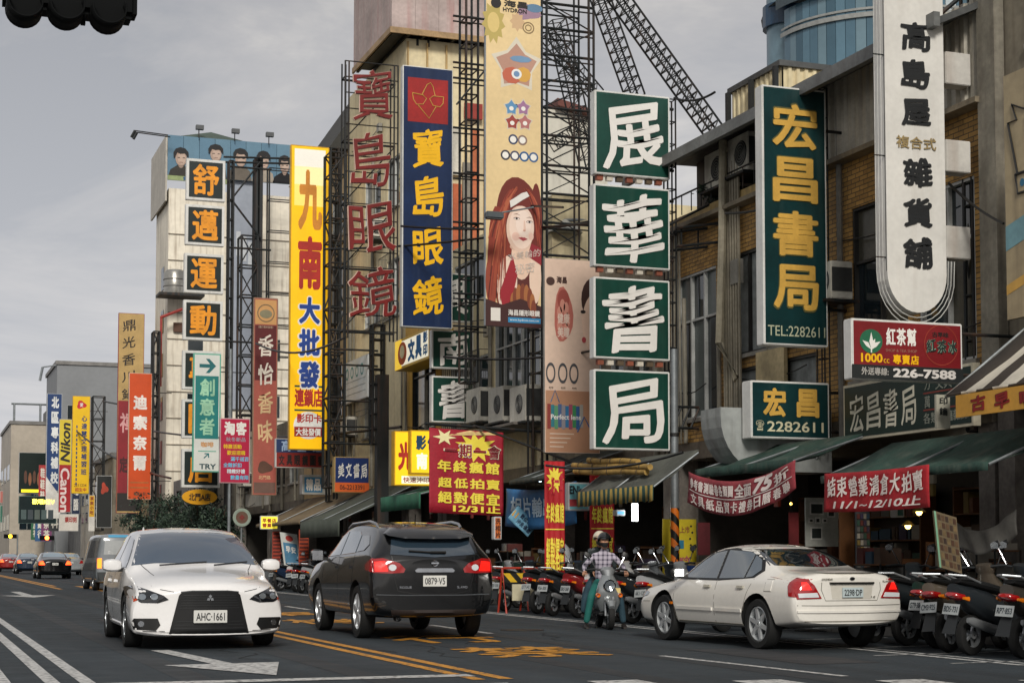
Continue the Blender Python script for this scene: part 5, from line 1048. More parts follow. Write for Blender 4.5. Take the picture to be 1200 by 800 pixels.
# far awnings
for lab, u0, v0, u1, v1, x_, rise, m_, val in (('brown sloping awning with a lit yellow tag beside the round bus sign', 300, 612, 352, 612, 11.8, 1.0, M('7a6a50', rough=.85, dirt=.3), .12), ('grey green sloping awning left of the black car', 352, 608, 398, 612, 11.6, 1.1, M('51584e', rough=.85, dirt=.3), .5),
                                               ('small dark green awning under the lit yellow signs', 446, 580, 493, 580, 12.2, .45, M('2f6a52', rough=.8, dirt=.3), .4), ('dark canopy behind the large red banner', 597, 560, 640, 560, 12.2, .6, M('39413c', dirt=.3), .1)):
    p = atX(u0, v0, x_); q = atX(u1, v1, x_); awning(lab, q.y, p.y, x_, (p.z+q.z)/2, 13.9, (p.z+q.z)/2+rise, m_, val)
tg = Sign('price_tag', 'small lit yellow board hanging from the brown awning', 'sign', 305, 604, 326, 620, 11.7, .1, ALU, M('e6d23a', emit=.5, dirt=.1)); tg.row('早餐店', .1, .2, .9, .5, M('a8321e'), tg.root, off=.04); tg.row('營業中', .1, .55, .9, .85, M('a8321e'), tg.root, off=.04)
# big red banner
YBn = Yof(547, 11.9); a = atY(503, 501, YBn); b = atY(590, 601, YBn)
f = Frame(a, PX+PZ*-.02, PZ, b.x-a.x, a.z-b.z)
BRED = M('a31a2e', rough=.7, dirt=.22, scale=2, bump=.4); BY = M('f0dc4a', rough=.7, dirt=.05); BR2 = M('f3e9b0', rough=.7, dirt=.05)
def star(f, t, cu, cv, ru, rv, m_, n=.014, k=.55, seg=22): f.poly([(cu+ru*(1 if i % 2 == 0 else k)*math.cos(2*math.pi*i/seg), cv+rv*(1 if i % 2 == 0 else k)*math.sin(2*math.pi*i/seg)) for i in range(seg)], m_, t, n=n)
def promo(f, t):
    star(f, t, .63, .2, .3, .18, BY); star(f, t, .2, .1, .16, .1, BR2, k=.4, seg=12, n=.012)
    for k in range(3): f.poly([(.2, .08), (.55+.15*k, .0+.0*k), (.62+.15*k, .015+.01*k)], M('e8c98a'), t, n=.011)
    f.row('一期一會', .18, .16, .97, .33, M('efe2c8'), t, n=.022, off=.05, gap=.06); f.row('一期一會', .19, .17, .96, .32, M('8c1024'), t, n=.034, off=.018, gap=.12)
    for i, (r_, a0) in enumerate((('年終瘋館', .09), ('超低拍賣', .1), ('絕對便宜', .1))): f.row(r_, a0+.0, .37+i*.185+(.02 if i == 1 else 0), a0+.86, .51+i*.185, BY, t, n=.02, off=.035, gap=.12)
    f.text('12/31止', .32, .885, .96, .975, BY, t, n=.02, off=.04)
cloth('large crimson promotion banner with yellow characters ending 12/31止 above the black car', f, BRED, lambda a, b: .03*a, [promo], wave=.018)
bt = bpy.data.objects['scaffold_arms']; tbar = thing('banner_rail', 'dark iron rail carrying the large crimson banner', 'rail', tuple(a)); bar('rail', atY(498, 496, YBn+.05), atY(640, 506, YBn+.05), .04, IRON, tbar); bar('rail', atY(555, 498, YBn+.1), atY(680, 545, YBn-3), .03, IRON, tbar)
# vertical banners
for lab, u0, v0, u1, v1, x_ in (('left vertical red banner with yellow characters beside the blue flag', 638, 540, 662, 672, 11.9), ('right vertical red banner behind the rider and the striped awning', 691, 553, 720, 662, 12.9)):
    Y_ = Yof((u0+u1)/2, x_); a = atY(u0, v0, Y_); b = atY(u1, v1, Y_); f = Frame(a, PX, PZ, b.x-a.x, a.z-b.z)
    def pv(f, t):
        star(f, t, .5, .16, .45, .13, BY); f.text('一期', .12, .14, .5, .3, M('c41f35'), t, n=.02, off=.04); f.text('一會', .48, .1, .9, .26, M('c41f35'), t, n=.022, off=.04)
        for i in range(2):
            f.row(('年終瘋館', '絕對便宜')[i], .06, .37+i*.31, .94, .55+i*.31, BY, t, n=.02, off=.03, gap=.08); f.rect(.04, .6+i*.3, .96, .61+i*.3, BY, t, n=.014, name='print', sub=8)
        f.row('超低拍賣', .06, .82, .94, .97, BY, t, n=.02, off=.03, gap=.08)
    cloth(lab, f, M('b01a22', rough=.7, dirt=.1), lambda a, b: 0, [pv], wave=.012, name='vertical_banner'); 
    tt_ = [o for o in bpy.data.objects if o.name.startswith('vertical_banner')][-1]; bar('hanging_bar', a+Vector((-.03, .02, 0)), Vector((b.x+.03, Y_+.02, a.z)), .015, IRON, tt_)
# blue tilted flag and tarp
a = atY(613, 571, 35); f = Frame(a, PX*.62+PZ*-.78, (PX*.78+PZ*.62), .62, .45)
f = Frame(atY(607, 592, 34), PX*.75+PZ*-.66, PX*.66+PZ*.75, .62, .36)
cloth('tilted pale blue promotional flag between the red banners', f, M('6fa3bd', rough=.7, dirt=.1), lambda a, b: 0, [lambda f, t: f.row('數位相機', .3, .15, .95, .45, M('1c3550'), t, n=.01, off=.03), lambda f, t: f.row('沖洗優惠', .3, .55, .95, .85, M('1c3550'), t, n=.01, off=.03), lambda f, t: f.rect(.03, .3, .22, .7, M('d9a02a'), t, n=.008)], wave=.01)
f = Frame(atX(593, 572, 12.6), -PY, PZ, 4.2, .85); f2 = cloth('blue printed tarp hung behind the large red banner', f, M('2c6ea5', rough=.7, dirt=.3, scale=3), lambda a, b: .1*math.sin(3*a), [lambda f, t: f.row('相片輸出', .1, .2, .7, .7, M('bcd4e6'), t, n=.02, off=.02)])
# ------------------------------------------------ shops under the arcade
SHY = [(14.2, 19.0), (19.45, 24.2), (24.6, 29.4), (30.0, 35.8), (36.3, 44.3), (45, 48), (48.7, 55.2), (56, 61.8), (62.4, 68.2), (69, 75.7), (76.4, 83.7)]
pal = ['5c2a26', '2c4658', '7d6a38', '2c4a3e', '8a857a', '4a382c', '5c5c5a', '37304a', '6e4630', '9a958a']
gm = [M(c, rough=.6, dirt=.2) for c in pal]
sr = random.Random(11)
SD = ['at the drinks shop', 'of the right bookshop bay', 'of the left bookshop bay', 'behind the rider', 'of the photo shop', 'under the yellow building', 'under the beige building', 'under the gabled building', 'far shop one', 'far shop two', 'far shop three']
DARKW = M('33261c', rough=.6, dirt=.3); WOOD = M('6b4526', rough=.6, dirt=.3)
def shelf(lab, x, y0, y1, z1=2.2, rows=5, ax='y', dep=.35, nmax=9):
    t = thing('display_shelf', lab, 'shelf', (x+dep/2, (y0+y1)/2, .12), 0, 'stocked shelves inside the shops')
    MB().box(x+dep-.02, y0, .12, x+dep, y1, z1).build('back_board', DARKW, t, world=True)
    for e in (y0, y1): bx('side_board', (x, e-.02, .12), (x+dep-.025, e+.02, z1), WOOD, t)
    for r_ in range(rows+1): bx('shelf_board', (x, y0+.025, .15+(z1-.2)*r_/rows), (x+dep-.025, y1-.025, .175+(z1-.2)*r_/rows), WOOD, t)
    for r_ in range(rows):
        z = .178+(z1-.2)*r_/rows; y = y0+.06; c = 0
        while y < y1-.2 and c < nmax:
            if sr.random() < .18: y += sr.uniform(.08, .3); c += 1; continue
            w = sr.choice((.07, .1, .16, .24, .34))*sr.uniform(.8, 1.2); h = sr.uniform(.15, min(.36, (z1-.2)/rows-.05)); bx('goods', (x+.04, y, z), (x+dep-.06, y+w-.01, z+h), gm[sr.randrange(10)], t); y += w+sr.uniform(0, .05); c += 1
for i, (a_, b_) in enumerate(SHY[:7]):
    m_ = (a_+b_)/2
    shelf('stocked wooden shelf on the back wall '+SD[i]+', left part', 16.55, m_+.3, b_-.3, 2.3); shelf('stocked wooden shelf on the back wall '+SD[i]+', right part', 16.55, a_+.3, m_-.1, 2.3)
    if i < 5: shelf('low stocked stand near the kerb '+SD[i], 14.3, a_+.6, a_+1.9, 1.35, 3); shelf('low stocked counter further left '+SD[i], 14.5, b_-1.9, b_-.7, 1.1, 2)
def poster(lab, x, u0, u1, v0, v1, m_, lines=(), facade=False, name='poster_board'):
    Y_ = Yof((u0+u1)/2, x, 630); a = atY(u0, (v0+v1)/2, Y_); b = atY(u1, (v0+v1)/2, Y_); z1 = atY((u0+u1)/2, v0, Y_).z; z0 = max(.14, atY((u0+u1)/2, v1, Y_).z)
    t = thing(name, lab, 'poster board', ((a.x+b.x)/2, Y_, z0)); f = Frame((a.x, Y_, z1), PX, PZ, b.x-a.x, z1-z0); f.rect(0, 0, 1, 1, m_, t, t=.03, name='board')
    for (s_, a0, b0, a1, b1, c) in lines: f.text(s_, a0, b0, a1, b1, M(c, rough=.6), t, off=.03)
    return f, t
f, t = poster('yellow poster board with small magenta lettering behind the striped pole', 13.9, 777, 816, 608, 690, M('d9c32a', rough=.6, dirt=.15), [('Candy', .38, .52, .8, .62, 'b02a6a'), ('新品上市', .2, .1, .8, .2, 'a0603a')]); f.rect(.42, .3, .62, .42, M('2f7fa0'), t, n=.01)
for k in range(9): blob(f, .84+.04*math.sin(k*2), .1+.09*k, .03, .015, M('2c2c2a'), t, n=.01)
poster('dark red narrow column poster right of the yellow board', 13.9, 925, 936, 600, 660, M('6d1f22', dirt=.3)); poster('maroon panel between the yellow poster and the awning shade', 14.0, 818, 832, 612, 650, M('6d2a30', dirt=.3))
poster('brown wooden door panel in the middle of the bookshop front', 14.3, 984, 1001, 596, 680, WOOD)
f, t = poster('tall magazine rack full of small covers beside the brown door', 14.1, 1003, 1019, 598, 672, M('3d4044', dirt=.3), name='magazine_rack')
for i in range(4):
    for j in range(9): f.rect(.05+.235*i, .05+.104*j, .25+.235*i, .13+.104*j, gm[(i*7+j*3) % 10], t, n=.03, name='magazine', t=.02)
f, t = poster('white display panel with four dark framed pictures in the bookshop', 14.6, 944, 982, 583, 640, M('b5b8b0', dirt=.25))
for q_ in ((.12, .1, .55, .35), (.08, .42, .24, .52), (.28, .4, .45, .53), (.5, .42, .66, .52), (.14, .6, .5, .86), (.66, .1, .9, .4)): f.rect(*q_, M('dcdcd6'), t, n=.012, name='picture_frame'); f.rect(q_[0]+.04, q_[1]+.03, q_[2]-.04, q_[3]-.03, M('2c3433'), t, n=.02, name='picture')
# leaning product board
pA = atY(1094, 598, 15.4); lb_ = thing('menu_board', 'leaning board of many small product pictures with pale green edge', 'board', (pA.x+.15, 15.4, .0))
f = Frame(pA, PX-PZ*.28, PZ-PX*-.0+PX*.0, .3, .62); f = Frame(atY(1094, 598, 15.6), PX-PZ*.25, PZ+PX*-.1, .3, .62); f.rect(0, 0, 1, 1, M('6f6048', dirt=.3), lb_, t=.03); f.rect(0, 0, .08, 1, M('7fae8e'), lb_, n=.008)
for i in range(5):
    for j in range(7): f.rect(.14+.17*i, .04+.135*j, .27+.17*i, .14+.135*j, M(('4a3020', '5e4630', '3a2a20', '6d5a3c')[(i+j*3) % 4], dirt=.4, scale=8), lb_, n=.008, name='print')
# cyan lens sign, small things
s = S('shop_sign', 'pale cyan sign with partly hidden latin lettering beside the left vertical banner', 666, 565, 691, 598, 12.6, M('6fb3bd', rough=.5, dirt=.15)); s.text('ENkon', .05, .12, .95, .42, M('1c2a30'), s.root, off=.04); s.f.rect(.05, .6, .9, .85, M('a83a40'), s.root, n=.008)
s = S('shop_sign', 'small lit blue and white box above the glowing lamp', 722, 597, 733, 604, 13.0, M('58a3d0', emit=.4, dirt=.05))
s = S('shop_sign', 'orange vertical board with black characters behind the black car roof', 579, 605, 588, 632, 12.5, M('d9702a', dirt=.1)); s.column('洗相片', .15, .05, .85, .95, M('3a1a10'), s.root, off=.03)
s = S('shop_sign', 'teal lit cabinet in the dark shop under the green awning', 1050, 590, 1060, 606, 15, M('3a6a66', dirt=.3))
# lamps
def lamp(lab, u, v, x, r, c, e, shade=False, tubeh=0):
    p = atX(u, v, x); t = thing('hanging_lamp', lab, 'lamp', tuple(p))
    if tubeh: MB().tube([(0, 0, -tubeh/2), (0, 0, tubeh/2)], r, 10).build('bulb', M(c, emit=e, dirt=0), t, smooth=True)
    else: MB().lathe([(-r, .002), (-r*.8, r*.6), (0, r), (r*.8, r*.6), (r, .01)], 12, axis='z').build('bulb', M(c, emit=e, dirt=0), t, smooth=True)
    if shade: MB().lathe([(r*.2, r*2.2), (r*1.6, r*.6), (r*1.8, .01)], 14, axis='z').build('lamp_shade', M('8a7a3a', rough=.4), t, smooth=True)
    bar('cord', p, p+Vector((0, 0, .5)), .006, BLK, t)
    return p
lamp('glowing white compact lamp hanging below the striped awning', 744, 600, 13.2, .06, 'ffffff', 6, tubeh=.34); lamp('small warm bulb with shade, lower left one in the dark shop', 1064, 616, 14.6, .05, 'ffd070', 5, True); lamp('small warm bulb with shade, upper right one in the dark shop', 1077, 600, 14.6, .05, 'ffd070', 5, True)
for i, (u, v) in enumerate(((926, 602), (928, 613), (927, 590))): lamp('tiny warm bulb on the red column beside the white display, %s' % ('middle', 'lowest', 'topmost')[i], u, v, 14.4, .025, 'ffc860', 4)
lamp('bluish lit tube under the dark canopy left of the banners', 633, 562, 13.6, .05, 'cfe6ff', 4)
for (x, y) in ((15.6, 27), (15.6, 33), (15.6, 40), (15.6, 22), (15.4, 51), (15.4, 59)):
    t = thing('ceiling_lamp', 'dim fluorescent ceiling tube inside the arcade, '+{27: 'above the shelves left of the yellow poster', 33: 'behind the rider', 40: 'behind the large red banner', 22: 'behind the bright red banner', 51: 'behind the black car', 59: 'under the gabled building'}[y], 'ceiling lamp', (x, y, 2.9)); MB().tube([(0, -.5, 0), (0, .5, 0)], .025, 8).build('tube', M('fff2d8', emit=3, dirt=0), t); MB().box(-.06, -.55, .03, .06, .55, .07).build('fitting', ALU, t)
# clutter: tables of goods and folded cloth, boxes, barricade
for i, (u, x) in enumerate(((600, 13.5), (612, 13.9), (690, 13.6), (716, 13.7), (760, 13.5), (852, 13.6), (900, 13.7), (1030, 13.5), (1050, 13.8), (1135, 13.5), (1150, 13.9), (1170, 13.6), (480, 13.5), (420, 13.6), (395, 13.5), (340, 13.6))):
    y = Yof(u, x, 660); w = sr.uniform(.4, .8); h = sr.uniform(.6, 1.2); t = thing('goods_rack', 'small rack of coloured goods on the pavement, seen %s' % ('left of the vertical red banner', 'right behind the tilted flag', 'under the cyan lens sign', 'beside the right vertical banner', 'below the glowing lamp', 'behind the white sedan roof, left', 'behind the white sedan roof, middle', 'left of the leaning board', 'just left of the leaning board, deeper', 'right of the leaning board', 'right edge, deeper', 'right edge, nearest', 'under the small green awning', 'left of the black car mirror', 'under the grey green awning', 'under the brown awning')[i], 'goods rack', (x, y, .12))
    for sx in (-.2, .2):
        for sy in (-w/2, w/2): bar('leg', (x+sx, y+sy, .12), (x+sx, y+sy, .12+h), .015, IRON, t)
    for k in range(3):
        z = .12+h*(k+1)/3; bx('tray', (x-.22, y-w/2, z-.02), (x+.22, y+w/2, z), WOOD, t)
        for j in range(3): bx('goods', (x-.18, y-w/2+.03+j*w/3, z+.001), (x+.18, y-w/2+w/3*(j+.85), z+sr.uniform(.08, .26)), gm[sr.randrange(10)], t)
for i in range(2):
    a = atX(588+i*28, 682, 11.6+i*.1); t = thing('barricade', 'red framed barricade with yellow and black striped top panel, %s one' % ('left' if i == 0 else 'right'), 'barricade', (a.x, a.y, 0))
    for x in (-.5, .5): MB().tube([(x, -.25, 0), (x, 0, .9), (x, .25, 0)], .022, 8).build('leg', M('a8321e', rough=.5), t)
    bx('board', (a.x-.5, a.y-.03, .62), (a.x+.5, a.y, .8), M('d9b020', kind='tiger', col2='15150f', rough=.5), t); bx('notice', (a.x-.3, a.y-.04, .25), (a.x+.35, a.y-.01, .58), M('cfc7a8', dirt=.2), t); bar('rail', (a.x-.5, a.y, .9), (a.x+.5, a.y, .9), .022, M('a8321e', rough=.5), t)
# grey cloth heap at right, drooping tarp
f = Frame(atX(1106, 600, 12.6), -PY, PZ, 1.5, .3); cloth('drooping grey tarp hanging in the dark shop right of the leaning board', f, M('77756f', rough=.8, dirt=.3), lambda a, b: .25*math.sin(math.pi*a), [])
cur = thing('curtain', 'dark brown hanging curtain strips at the right edge shop', 'curtain', (14.2, 16.5, 1.2))
for k in range(9): y = 15.2+k*.32; MB().prism([(14.3, y, 1.35), (14.38, y+.15, 1.35), (14.3, y+.3, 1.35)], (0, 0, 1.6)).build('curtain_strip', M(('3a2a22', '4a3328', '2f2420')[k % 3], dirt=.3), cur, world=True)
# round bus stop sign, ad stands at left, plant mass
p = atX(283, 606, 12.2); bs = thing('bus_stop_sign', 'round bus stop sign with red rim on a thin pole beside the brown awning', 'bus stop sign', (p.x, p.y, 0)); bar('pole', (p.x, p.y, 0), (p.x, p.y, p.z+.2), .04, GALV, bs)
MB().lathe([(-.04, .01), (-.04, .36), (.0, .36)], 24, (0, -.05, p.z), 'y').build('disc', M('6a4f42', rough=.4), bs); MB().lathe([(-.05, .24), (-.055, .32), (-.05, .36)], 24, (0, -.05, p.z), 'y').build('rim', M('8f9c8f'), bs); MB().lathe([(-.052, .01), (-.052, .12)], 4, (0, -.05, p.z), 'y').build('emblem', M('7a2a26'), bs)
for (lab, u, v0, v1, w, c, tl) in (('tilted white and blue advertising stand left of the black car', 338, 623, 662, 20, '4f86a8', .35), ('red slatted advertising stand left of the tilted one', 324, 622, 664, 9, 'a83c26', 0), ('orange red slatted stand right of the tilted one', 356, 620, 664, 11, 'a8401f', 0)):
    y = Yof(u, 12.0, 650); a = atY(u-w/2, v0, y); b = atY(u+w/2, v1, y); t = thing('advertising_stand', lab, 'advertising stand', (a.x, y, 0)); f = Frame(a, PX-PZ*tl*.4, PZ+PX*-tl*.4, b.x-a.x, a.z-max(.05, b.z)); f.rect(0, 0, 1, 1, M('cfd2cc' if tl else c, dirt=.2), t, t=.05, name='board')
    if tl: f.rect(.1, .3, .9, .96, M(c), t, n=.01); blob(f, .5, .16, .22, .09, M('c03a30'), t, n=.012); f.row('早安', .2, .4, .8, .6, WHI, t, n=.015, off=.03)
    else:
        for k in range(9): f.rect(.05, .05+.1*k, .95, .1+.1*k, M('5a1c12'), t, n=.02, name='slat')
# ================================================================== CARS  (local: front = +Y, width X, z up)
def interp(tab, y, k):
    if y <= tab[0][0]: return tab[0][k]
    for a, b in zip(tab, tab[1:]):
        if y <= b[0]: t = (y-a[0])/(b[0]-a[0]); return a[k]+(b[k]-a[k])*t
    return tab[-1][k]
def hull(st, W2, L2, bulge_f, bulge_r, crown=.06):
    bm = bmesh.new(); rings = []
    for s_ in st:
        y, zb, zl, zt, ws, wm, wb, wt = s_; cr = min(crown, (zt-zl)*.45)
        half = [(0, zb), (.75*ws, zb), (ws, zb+.05), (wm, zb+.32*(zl-zb)), (wm, zb+.72*(zl-zb)), (wb, zl), (wt, zt-cr), (.62*wt, zt-cr*.2), (0, zt)]
        rg = []
        for i, (x, z) in enumerate(half): rg.append((bm.verts.new((x, y, z)), bm.verts.new((-x, y, z)) if x else None))
        rings.append(rg)
    def g(r, i, sd): v = r[i]; return v[0] if (sd > 0 or v[1] is None) else v[1]
    for r0, r1 in zip(rings, rings[1:]):
        for sd in (1, -1):
            for i in range(8):
                q = [g(r0, i, sd), g(r0, i+1, sd), g(r1, i+1, sd), g(r1, i, sd)]; bm.faces.new(q if sd > 0 else q[::-1])
    for r in (rings[0], rings[-1]):
        for i in range(8):
            q = []
            for v in (g(r, i, 1), g(r, i+1, 1), g(r, i+1, -1), g(r, i, -1)):
                if v not in q: q.append(v)
            bm.faces.new(q)
    bmesh.ops.recalc_face_normals(bm, faces=bm.faces)
    cl = bm.edges.layers.float.new('crease_edge')
    for r0, r1 in zip(rings, rings[1:]):
        for i, cv in ((5, .7), (6, .5), (2, .5)):
            for sd in (1, -1):
                e = bm.edges.get((g(r0, i, sd), g(r1, i, sd)))
                if e: e[cl] = cv
    for r in (rings[0], rings[-1]):
        for i in range(8):
            for sd in (1, -1):
                e = bm.edges.get((g(r, i, sd), g(r, i+1, sd)))
                if e: e[cl] = .65
    for r in (rings[1], rings[-2]):
        for i in range(1, 8):
            for sd in (1, -1):
                e = bm.edges.get((g(r, i, sd), g(r, i+1, sd)))
                if e: e[cl] = .3
    me = bpy.data.meshes.new('body'); bm.to_mesh(me); bm.free(); o = bpy.data.objects.new('body', me); COL.objects.link(o)
    md = o.modifiers.new('s', 'SUBSURF'); md.levels = 3; md.render_levels = 3
    dg = bpy.context.evaluated_depsgraph_get(); m2 = bpy.data.meshes.new_from_object(o.evaluated_get(dg)); bpy.data.objects.remove(o)
    for v in m2.vertices:
        for sg, bl in ((1, bulge_f), (-1, bulge_r)):
            d = sg*v.co.y-(L2-.9)
            if d > 0: v.co.y += sg*bl*(1-min(1, (v.co.x/W2)**2))*(d/.9)**2-sg*bl*(d/.9)**2*.6
    return m2
class Car:
    def __init__(s, name, label, loc, rz, st, W, L, paintm, wheels, r, bf=.16, br=.1, group=None, rimm=None, spokes=7, crown=.06, cat='car', tyre_w=.2):
        s.root = thing(name, label, cat, loc, rz, group); s.W, s.L = W, L; s.pm = paintm
        me = hull(st, W/2, L/2, bf, br, crown); bm = bmesh.new(); bm.from_mesh(me); s.bvh = BVHTree.FromBMesh(bm); bm.free()
        o = link(me, 'body', s.root); mb = MB()
        for y in wheels:
            for sd in (1, -1):
                a, b = (W/2-.3, W/2+.3) if sd > 0 else (-W/2-.3, -W/2+.3); mb.tube([(a, y, r+.005), (b, y, r+.005)], r+.07, 28)
        c = mb.build('cutter', M('0c0d0e', rough=.9, dirt=0), s.root); md = o.modifiers.new('b', 'BOOLEAN'); md.operation = 'DIFFERENCE'; md.object = c; md.solver = 'EXACT'; md.material_mode = 'TRANSFER'; me.materials.append(paintm); me.materials.append(M('0c0d0e', rough=.9, dirt=0))
        m3 = bpy.data.meshes.new_from_object(o.evaluated_get(bpy.context.evaluated_depsgraph_get())); o.modifiers.clear(); o.data = m3; cm = c.data; bpy.data.objects.remove(c)
        for p in m3.polygons: p.use_smooth = True
        m3.set_sharp_from_angle(angle=math.radians(35)); s.body = o
        for y in wheels:
            for sd in (1, -1): s.wheel(sd*(W/2-.02), y, r, sd, rimm or M('a9adb0', rough=.3, metal=.8, dirt=.2), spokes, tyre_w)
    def wheel(s, x, y, r, sd, rm, sp, tw):
        w = bpy.data.objects.new('wheel', None); COL.objects.link(w); w.parent = s.root; w.location = (x, y, r); rr = r*.7
        MB().lathe([(-sd*tw, rr), (-sd*tw, r*.95), (-sd*tw*.85, r), (-sd*.03, r), (0, r*.95), (.0, rr+.01), (-sd*.03, rr)], 32).build('tyre', RUBBER, w, smooth=True)
        mb = MB().lathe([(-sd*.02, rr), (-sd*.012, rr*.93), (-sd*.05, rr*.9), (-sd*.12, rr*.88), (-sd*.13, .01)], 32)
        for k in range(sp):
            t = 2*math.pi*k/sp+.3; c_, s_ = math.cos(t), math.sin(t); n = (-s_, c_)
            pts = []
            for (ra, wd) in ((.03, .035), (rr*.9, .022 if sp > 5 else .035)):
                pts += [(ra, wd), (ra, -wd)]
            q = [(-sd*.015, c_*ra+n[0]*wd, s_*ra+n[1]*wd) for ra, wd in (pts[0], pts[1], pts[3], pts[2])]
            mb.prism(q, (-sd*.03, 0, 0))
        mb.lathe([(-sd*.008, .01), (-sd*.008, .05), (-sd*.03, .055)], 12)
        mb.build('rim', rm, w, smooth=True, angle=30); MB().lathe([(-sd*.1, .01), (-sd*.1, rr*.6)], 20).build('brake_disc', M('3f4143', metal=.6, rough=.5), w)
    def patch(s, name, pts, ax, mat, off=.009, parent=None, step=.04, rim=.012):
        """ax: 'L','R' sides (y,z) ; 'F','B' (x,z) ; 'T' (x,y)"""
        D = {'L': Vector((1, 0, 0)), 'R': Vector((-1, 0, 0)), 'F': Vector((0, -1, 0)), 'B': Vector((0, 1, 0)), 'T': Vector((0, 0, -1))}[ax]
        def P3(a, b): return {'L': Vector((-3, a, b)), 'R': Vector((3, a, b)), 'F': Vector((a, 4, b)), 'B': Vector((a, -4, b)), 'T': Vector((a, b, 4))}[ax]
        bm = bmesh.new(); vs = [bm.verts.new((a, b, 0)) for a, b in pts]; bm.faces.new(vs)
        for k in (0, 1):
            lo = min(p[k] for p in pts); hi = max(p[k] for p in pts); c = lo+step
            while c < hi-.01:
                bmesh.ops.bisect_plane(bm, geom=bm.verts[:]+bm.edges[:]+bm.faces[:], plane_co=(c, 0, 0) if k == 0 else (0, c, 0), plane_no=(1, 0, 0) if k == 0 else (0, 1, 0)); c += step
        bmesh.ops.triangulate(bm, faces=[f for f in bm.faces if len(f.verts) > 4])
        for v in bm.verts:
            o_ = P3(v.co.x, v.co.y); h = s.bvh.ray_cast(o_, D)
            if h[0] is None:
                mid = o_+D*(3 if ax in 'LR' else 4); h2 = s.bvh.find_nearest(mid if ax != 'T' else o_+D*3); v.co = h2[0]-D*off if h2[0] else mid
            else: v.co = h[0]-D*off
        be = [e for e in bm.edges if len(e.link_faces) == 1]; r_ = bmesh.ops.extrude_edge_only(bm, edges=be)
        for v in r_['geom']:
            if isinstance(v, bmesh.types.BMVert): v.co += D*(rim+off)
        bmesh.ops.recalc_face_normals(bm, faces=bm.faces)
        me = bpy.data.meshes.new(name); bm.to_mesh(me); bm.free(); me.materials.append(mat)
        for p in me.polygons: p.use_smooth = True
        me.set_sharp_from_angle(angle=math.radians(50)); return link(me, name, parent or s.root)
    def both(s, name, pts, mat, **k): return [s.patch(name, pts, ax, mat, **k) for ax in ('L', 'R')]
    def seam(s, path, ax, w=.009, mat=None, name='panel_gap', off=.002):
        p = [Vector(a) for a in path]; lft, rgt = [], []
        for i, q in enumerate(p):
            t = (p[min(i+1, len(p)-1)]-p[max(i-1, 0)]).normalized(); n = Vector((-t.y, t.x))*w/2; lft.append(q+n); rgt.append(q-n)
        return s.patch(name, [tuple(q) for q in lft+rgt[::-1]], ax, mat or BLK, off=off, step=.12, rim=.004)
    def surf(s, a, b, ax):
        D = {'L': Vector((1, 0, 0)), 'R': Vector((-1, 0, 0)), 'F': Vector((0, -1, 0)), 'B': Vector((0, 1, 0)), 'T': Vector((0, 0, -1))}[ax]
        o_ = {'L': Vector((-3, a, b)), 'R': Vector((3, a, b)), 'F': Vector((a, 4, b)), 'B': Vector((a, -4, b)), 'T': Vector((a, b, 4))}[ax]
        h = s.bvh.ray_cast(o_, D); return h[0] if h[0] else o_+D*3
    def plate(s, text, z0, z1, hw, ax='B', back=False, off=.02, bg='d9d9d4', fg='1a1c1e'):
        c = s.surf(0, (z0+z1)/2, ax); sg = -1 if ax == 'B' else 1; y = c.y+sg*(off+.015); t = bx_local(s.root, 'number_plate', (-hw, min(y, y-sg*.02), z0), (hw, max(y, y-sg*.02), z1), M(bg, rough=.4, dirt=.1))
        fr = Frame((-hw if sg < 0 else hw, y+sg*.001, z1), PX if sg < 0 else -PX, PZ, 2*hw, z1-z0); g, fs, asp = glyph(text, .015, .0005, 0, 0, 1.0); v = [tuple(fr.pt(.07+.86*x, .2+.62*(1-yy), .002+z)) for x, yy, z in g]
        me = bpy.data.meshes.new('lettering'); me.from_pydata(v, [], fs); me.materials.append(M(fg, rough=.5, dirt=0)); link(me, 'lettering', t); return t
def bx_local(root, name, a, b, mat, bevel=.004):
    return MB().box(*a, *b).build(name, mat, root, bevel=bevel)
def mirror(car, x, y, z, mat, sz=(.11, .09, .075)):
    for sd in (1, -1):
        t = MB(); n = 10; ex, ey, ez = sz
        for i in range(7):
            a = math.pi*i/6; rr_ = math.sin(a)**.6; px = -math.cos(a)
            for k in range(n): b = 2*math.pi*k/n; cb, sb = math.cos(b), math.sin(b); t.v.append((sd*(x+px*ex), y+rr_*ey*abs(cb)**.6*(1 if cb > 0 else -.5), z+rr_*ez*abs(sb)**.7*(1 if sb > 0 else -1)))
        for i in range(6):
            for k in range(n): q = i*n+k; w = i*n+(k+1) % n; t.face(q, w, w+n, q+n)
        m = t.build('mirror', mat, car.root, smooth=True); MB().box(sd*(x-ex*1.6), y-.03, z-.08, sd*(x-ex*.4), y+.03, z-.03).build('mirror_arm', BLK, m)
        MB().box(sd*(x-ex*.8), y-ey*.5-.012, z-ez*.75, sd*(x+ex*.75), y-ey*.5+.0, z+ez*.75).build('mirror_glass', CHROME, m, bevel=.01)
LR = M('9a0d10', rough=.12, dirt=.0, spec=.7, coat=1); LRE = M('e01a12', rough=.15, emit=.7, dirt=0, coat=1); LW = M('d5d9dc', rough=.1, dirt=0, coat=1); LO = M('e07a18', rough=.15, dirt=0, coat=1)
LD = M('14161a', rough=.08, dirt=0, coat=1); LGL = M('8f979e', rough=.06, metal=.6, dirt=0, coat=1)
WPAINT = M('ecebea', rough=.25, dirt=.05, scale=2, coat=1); BPAINT = M('07080a', rough=.25, dirt=.08, coat=1, spec=.3); CPAINT = M('e4e1d9', rough=.28, dirt=.07, scale=2, coat=1)
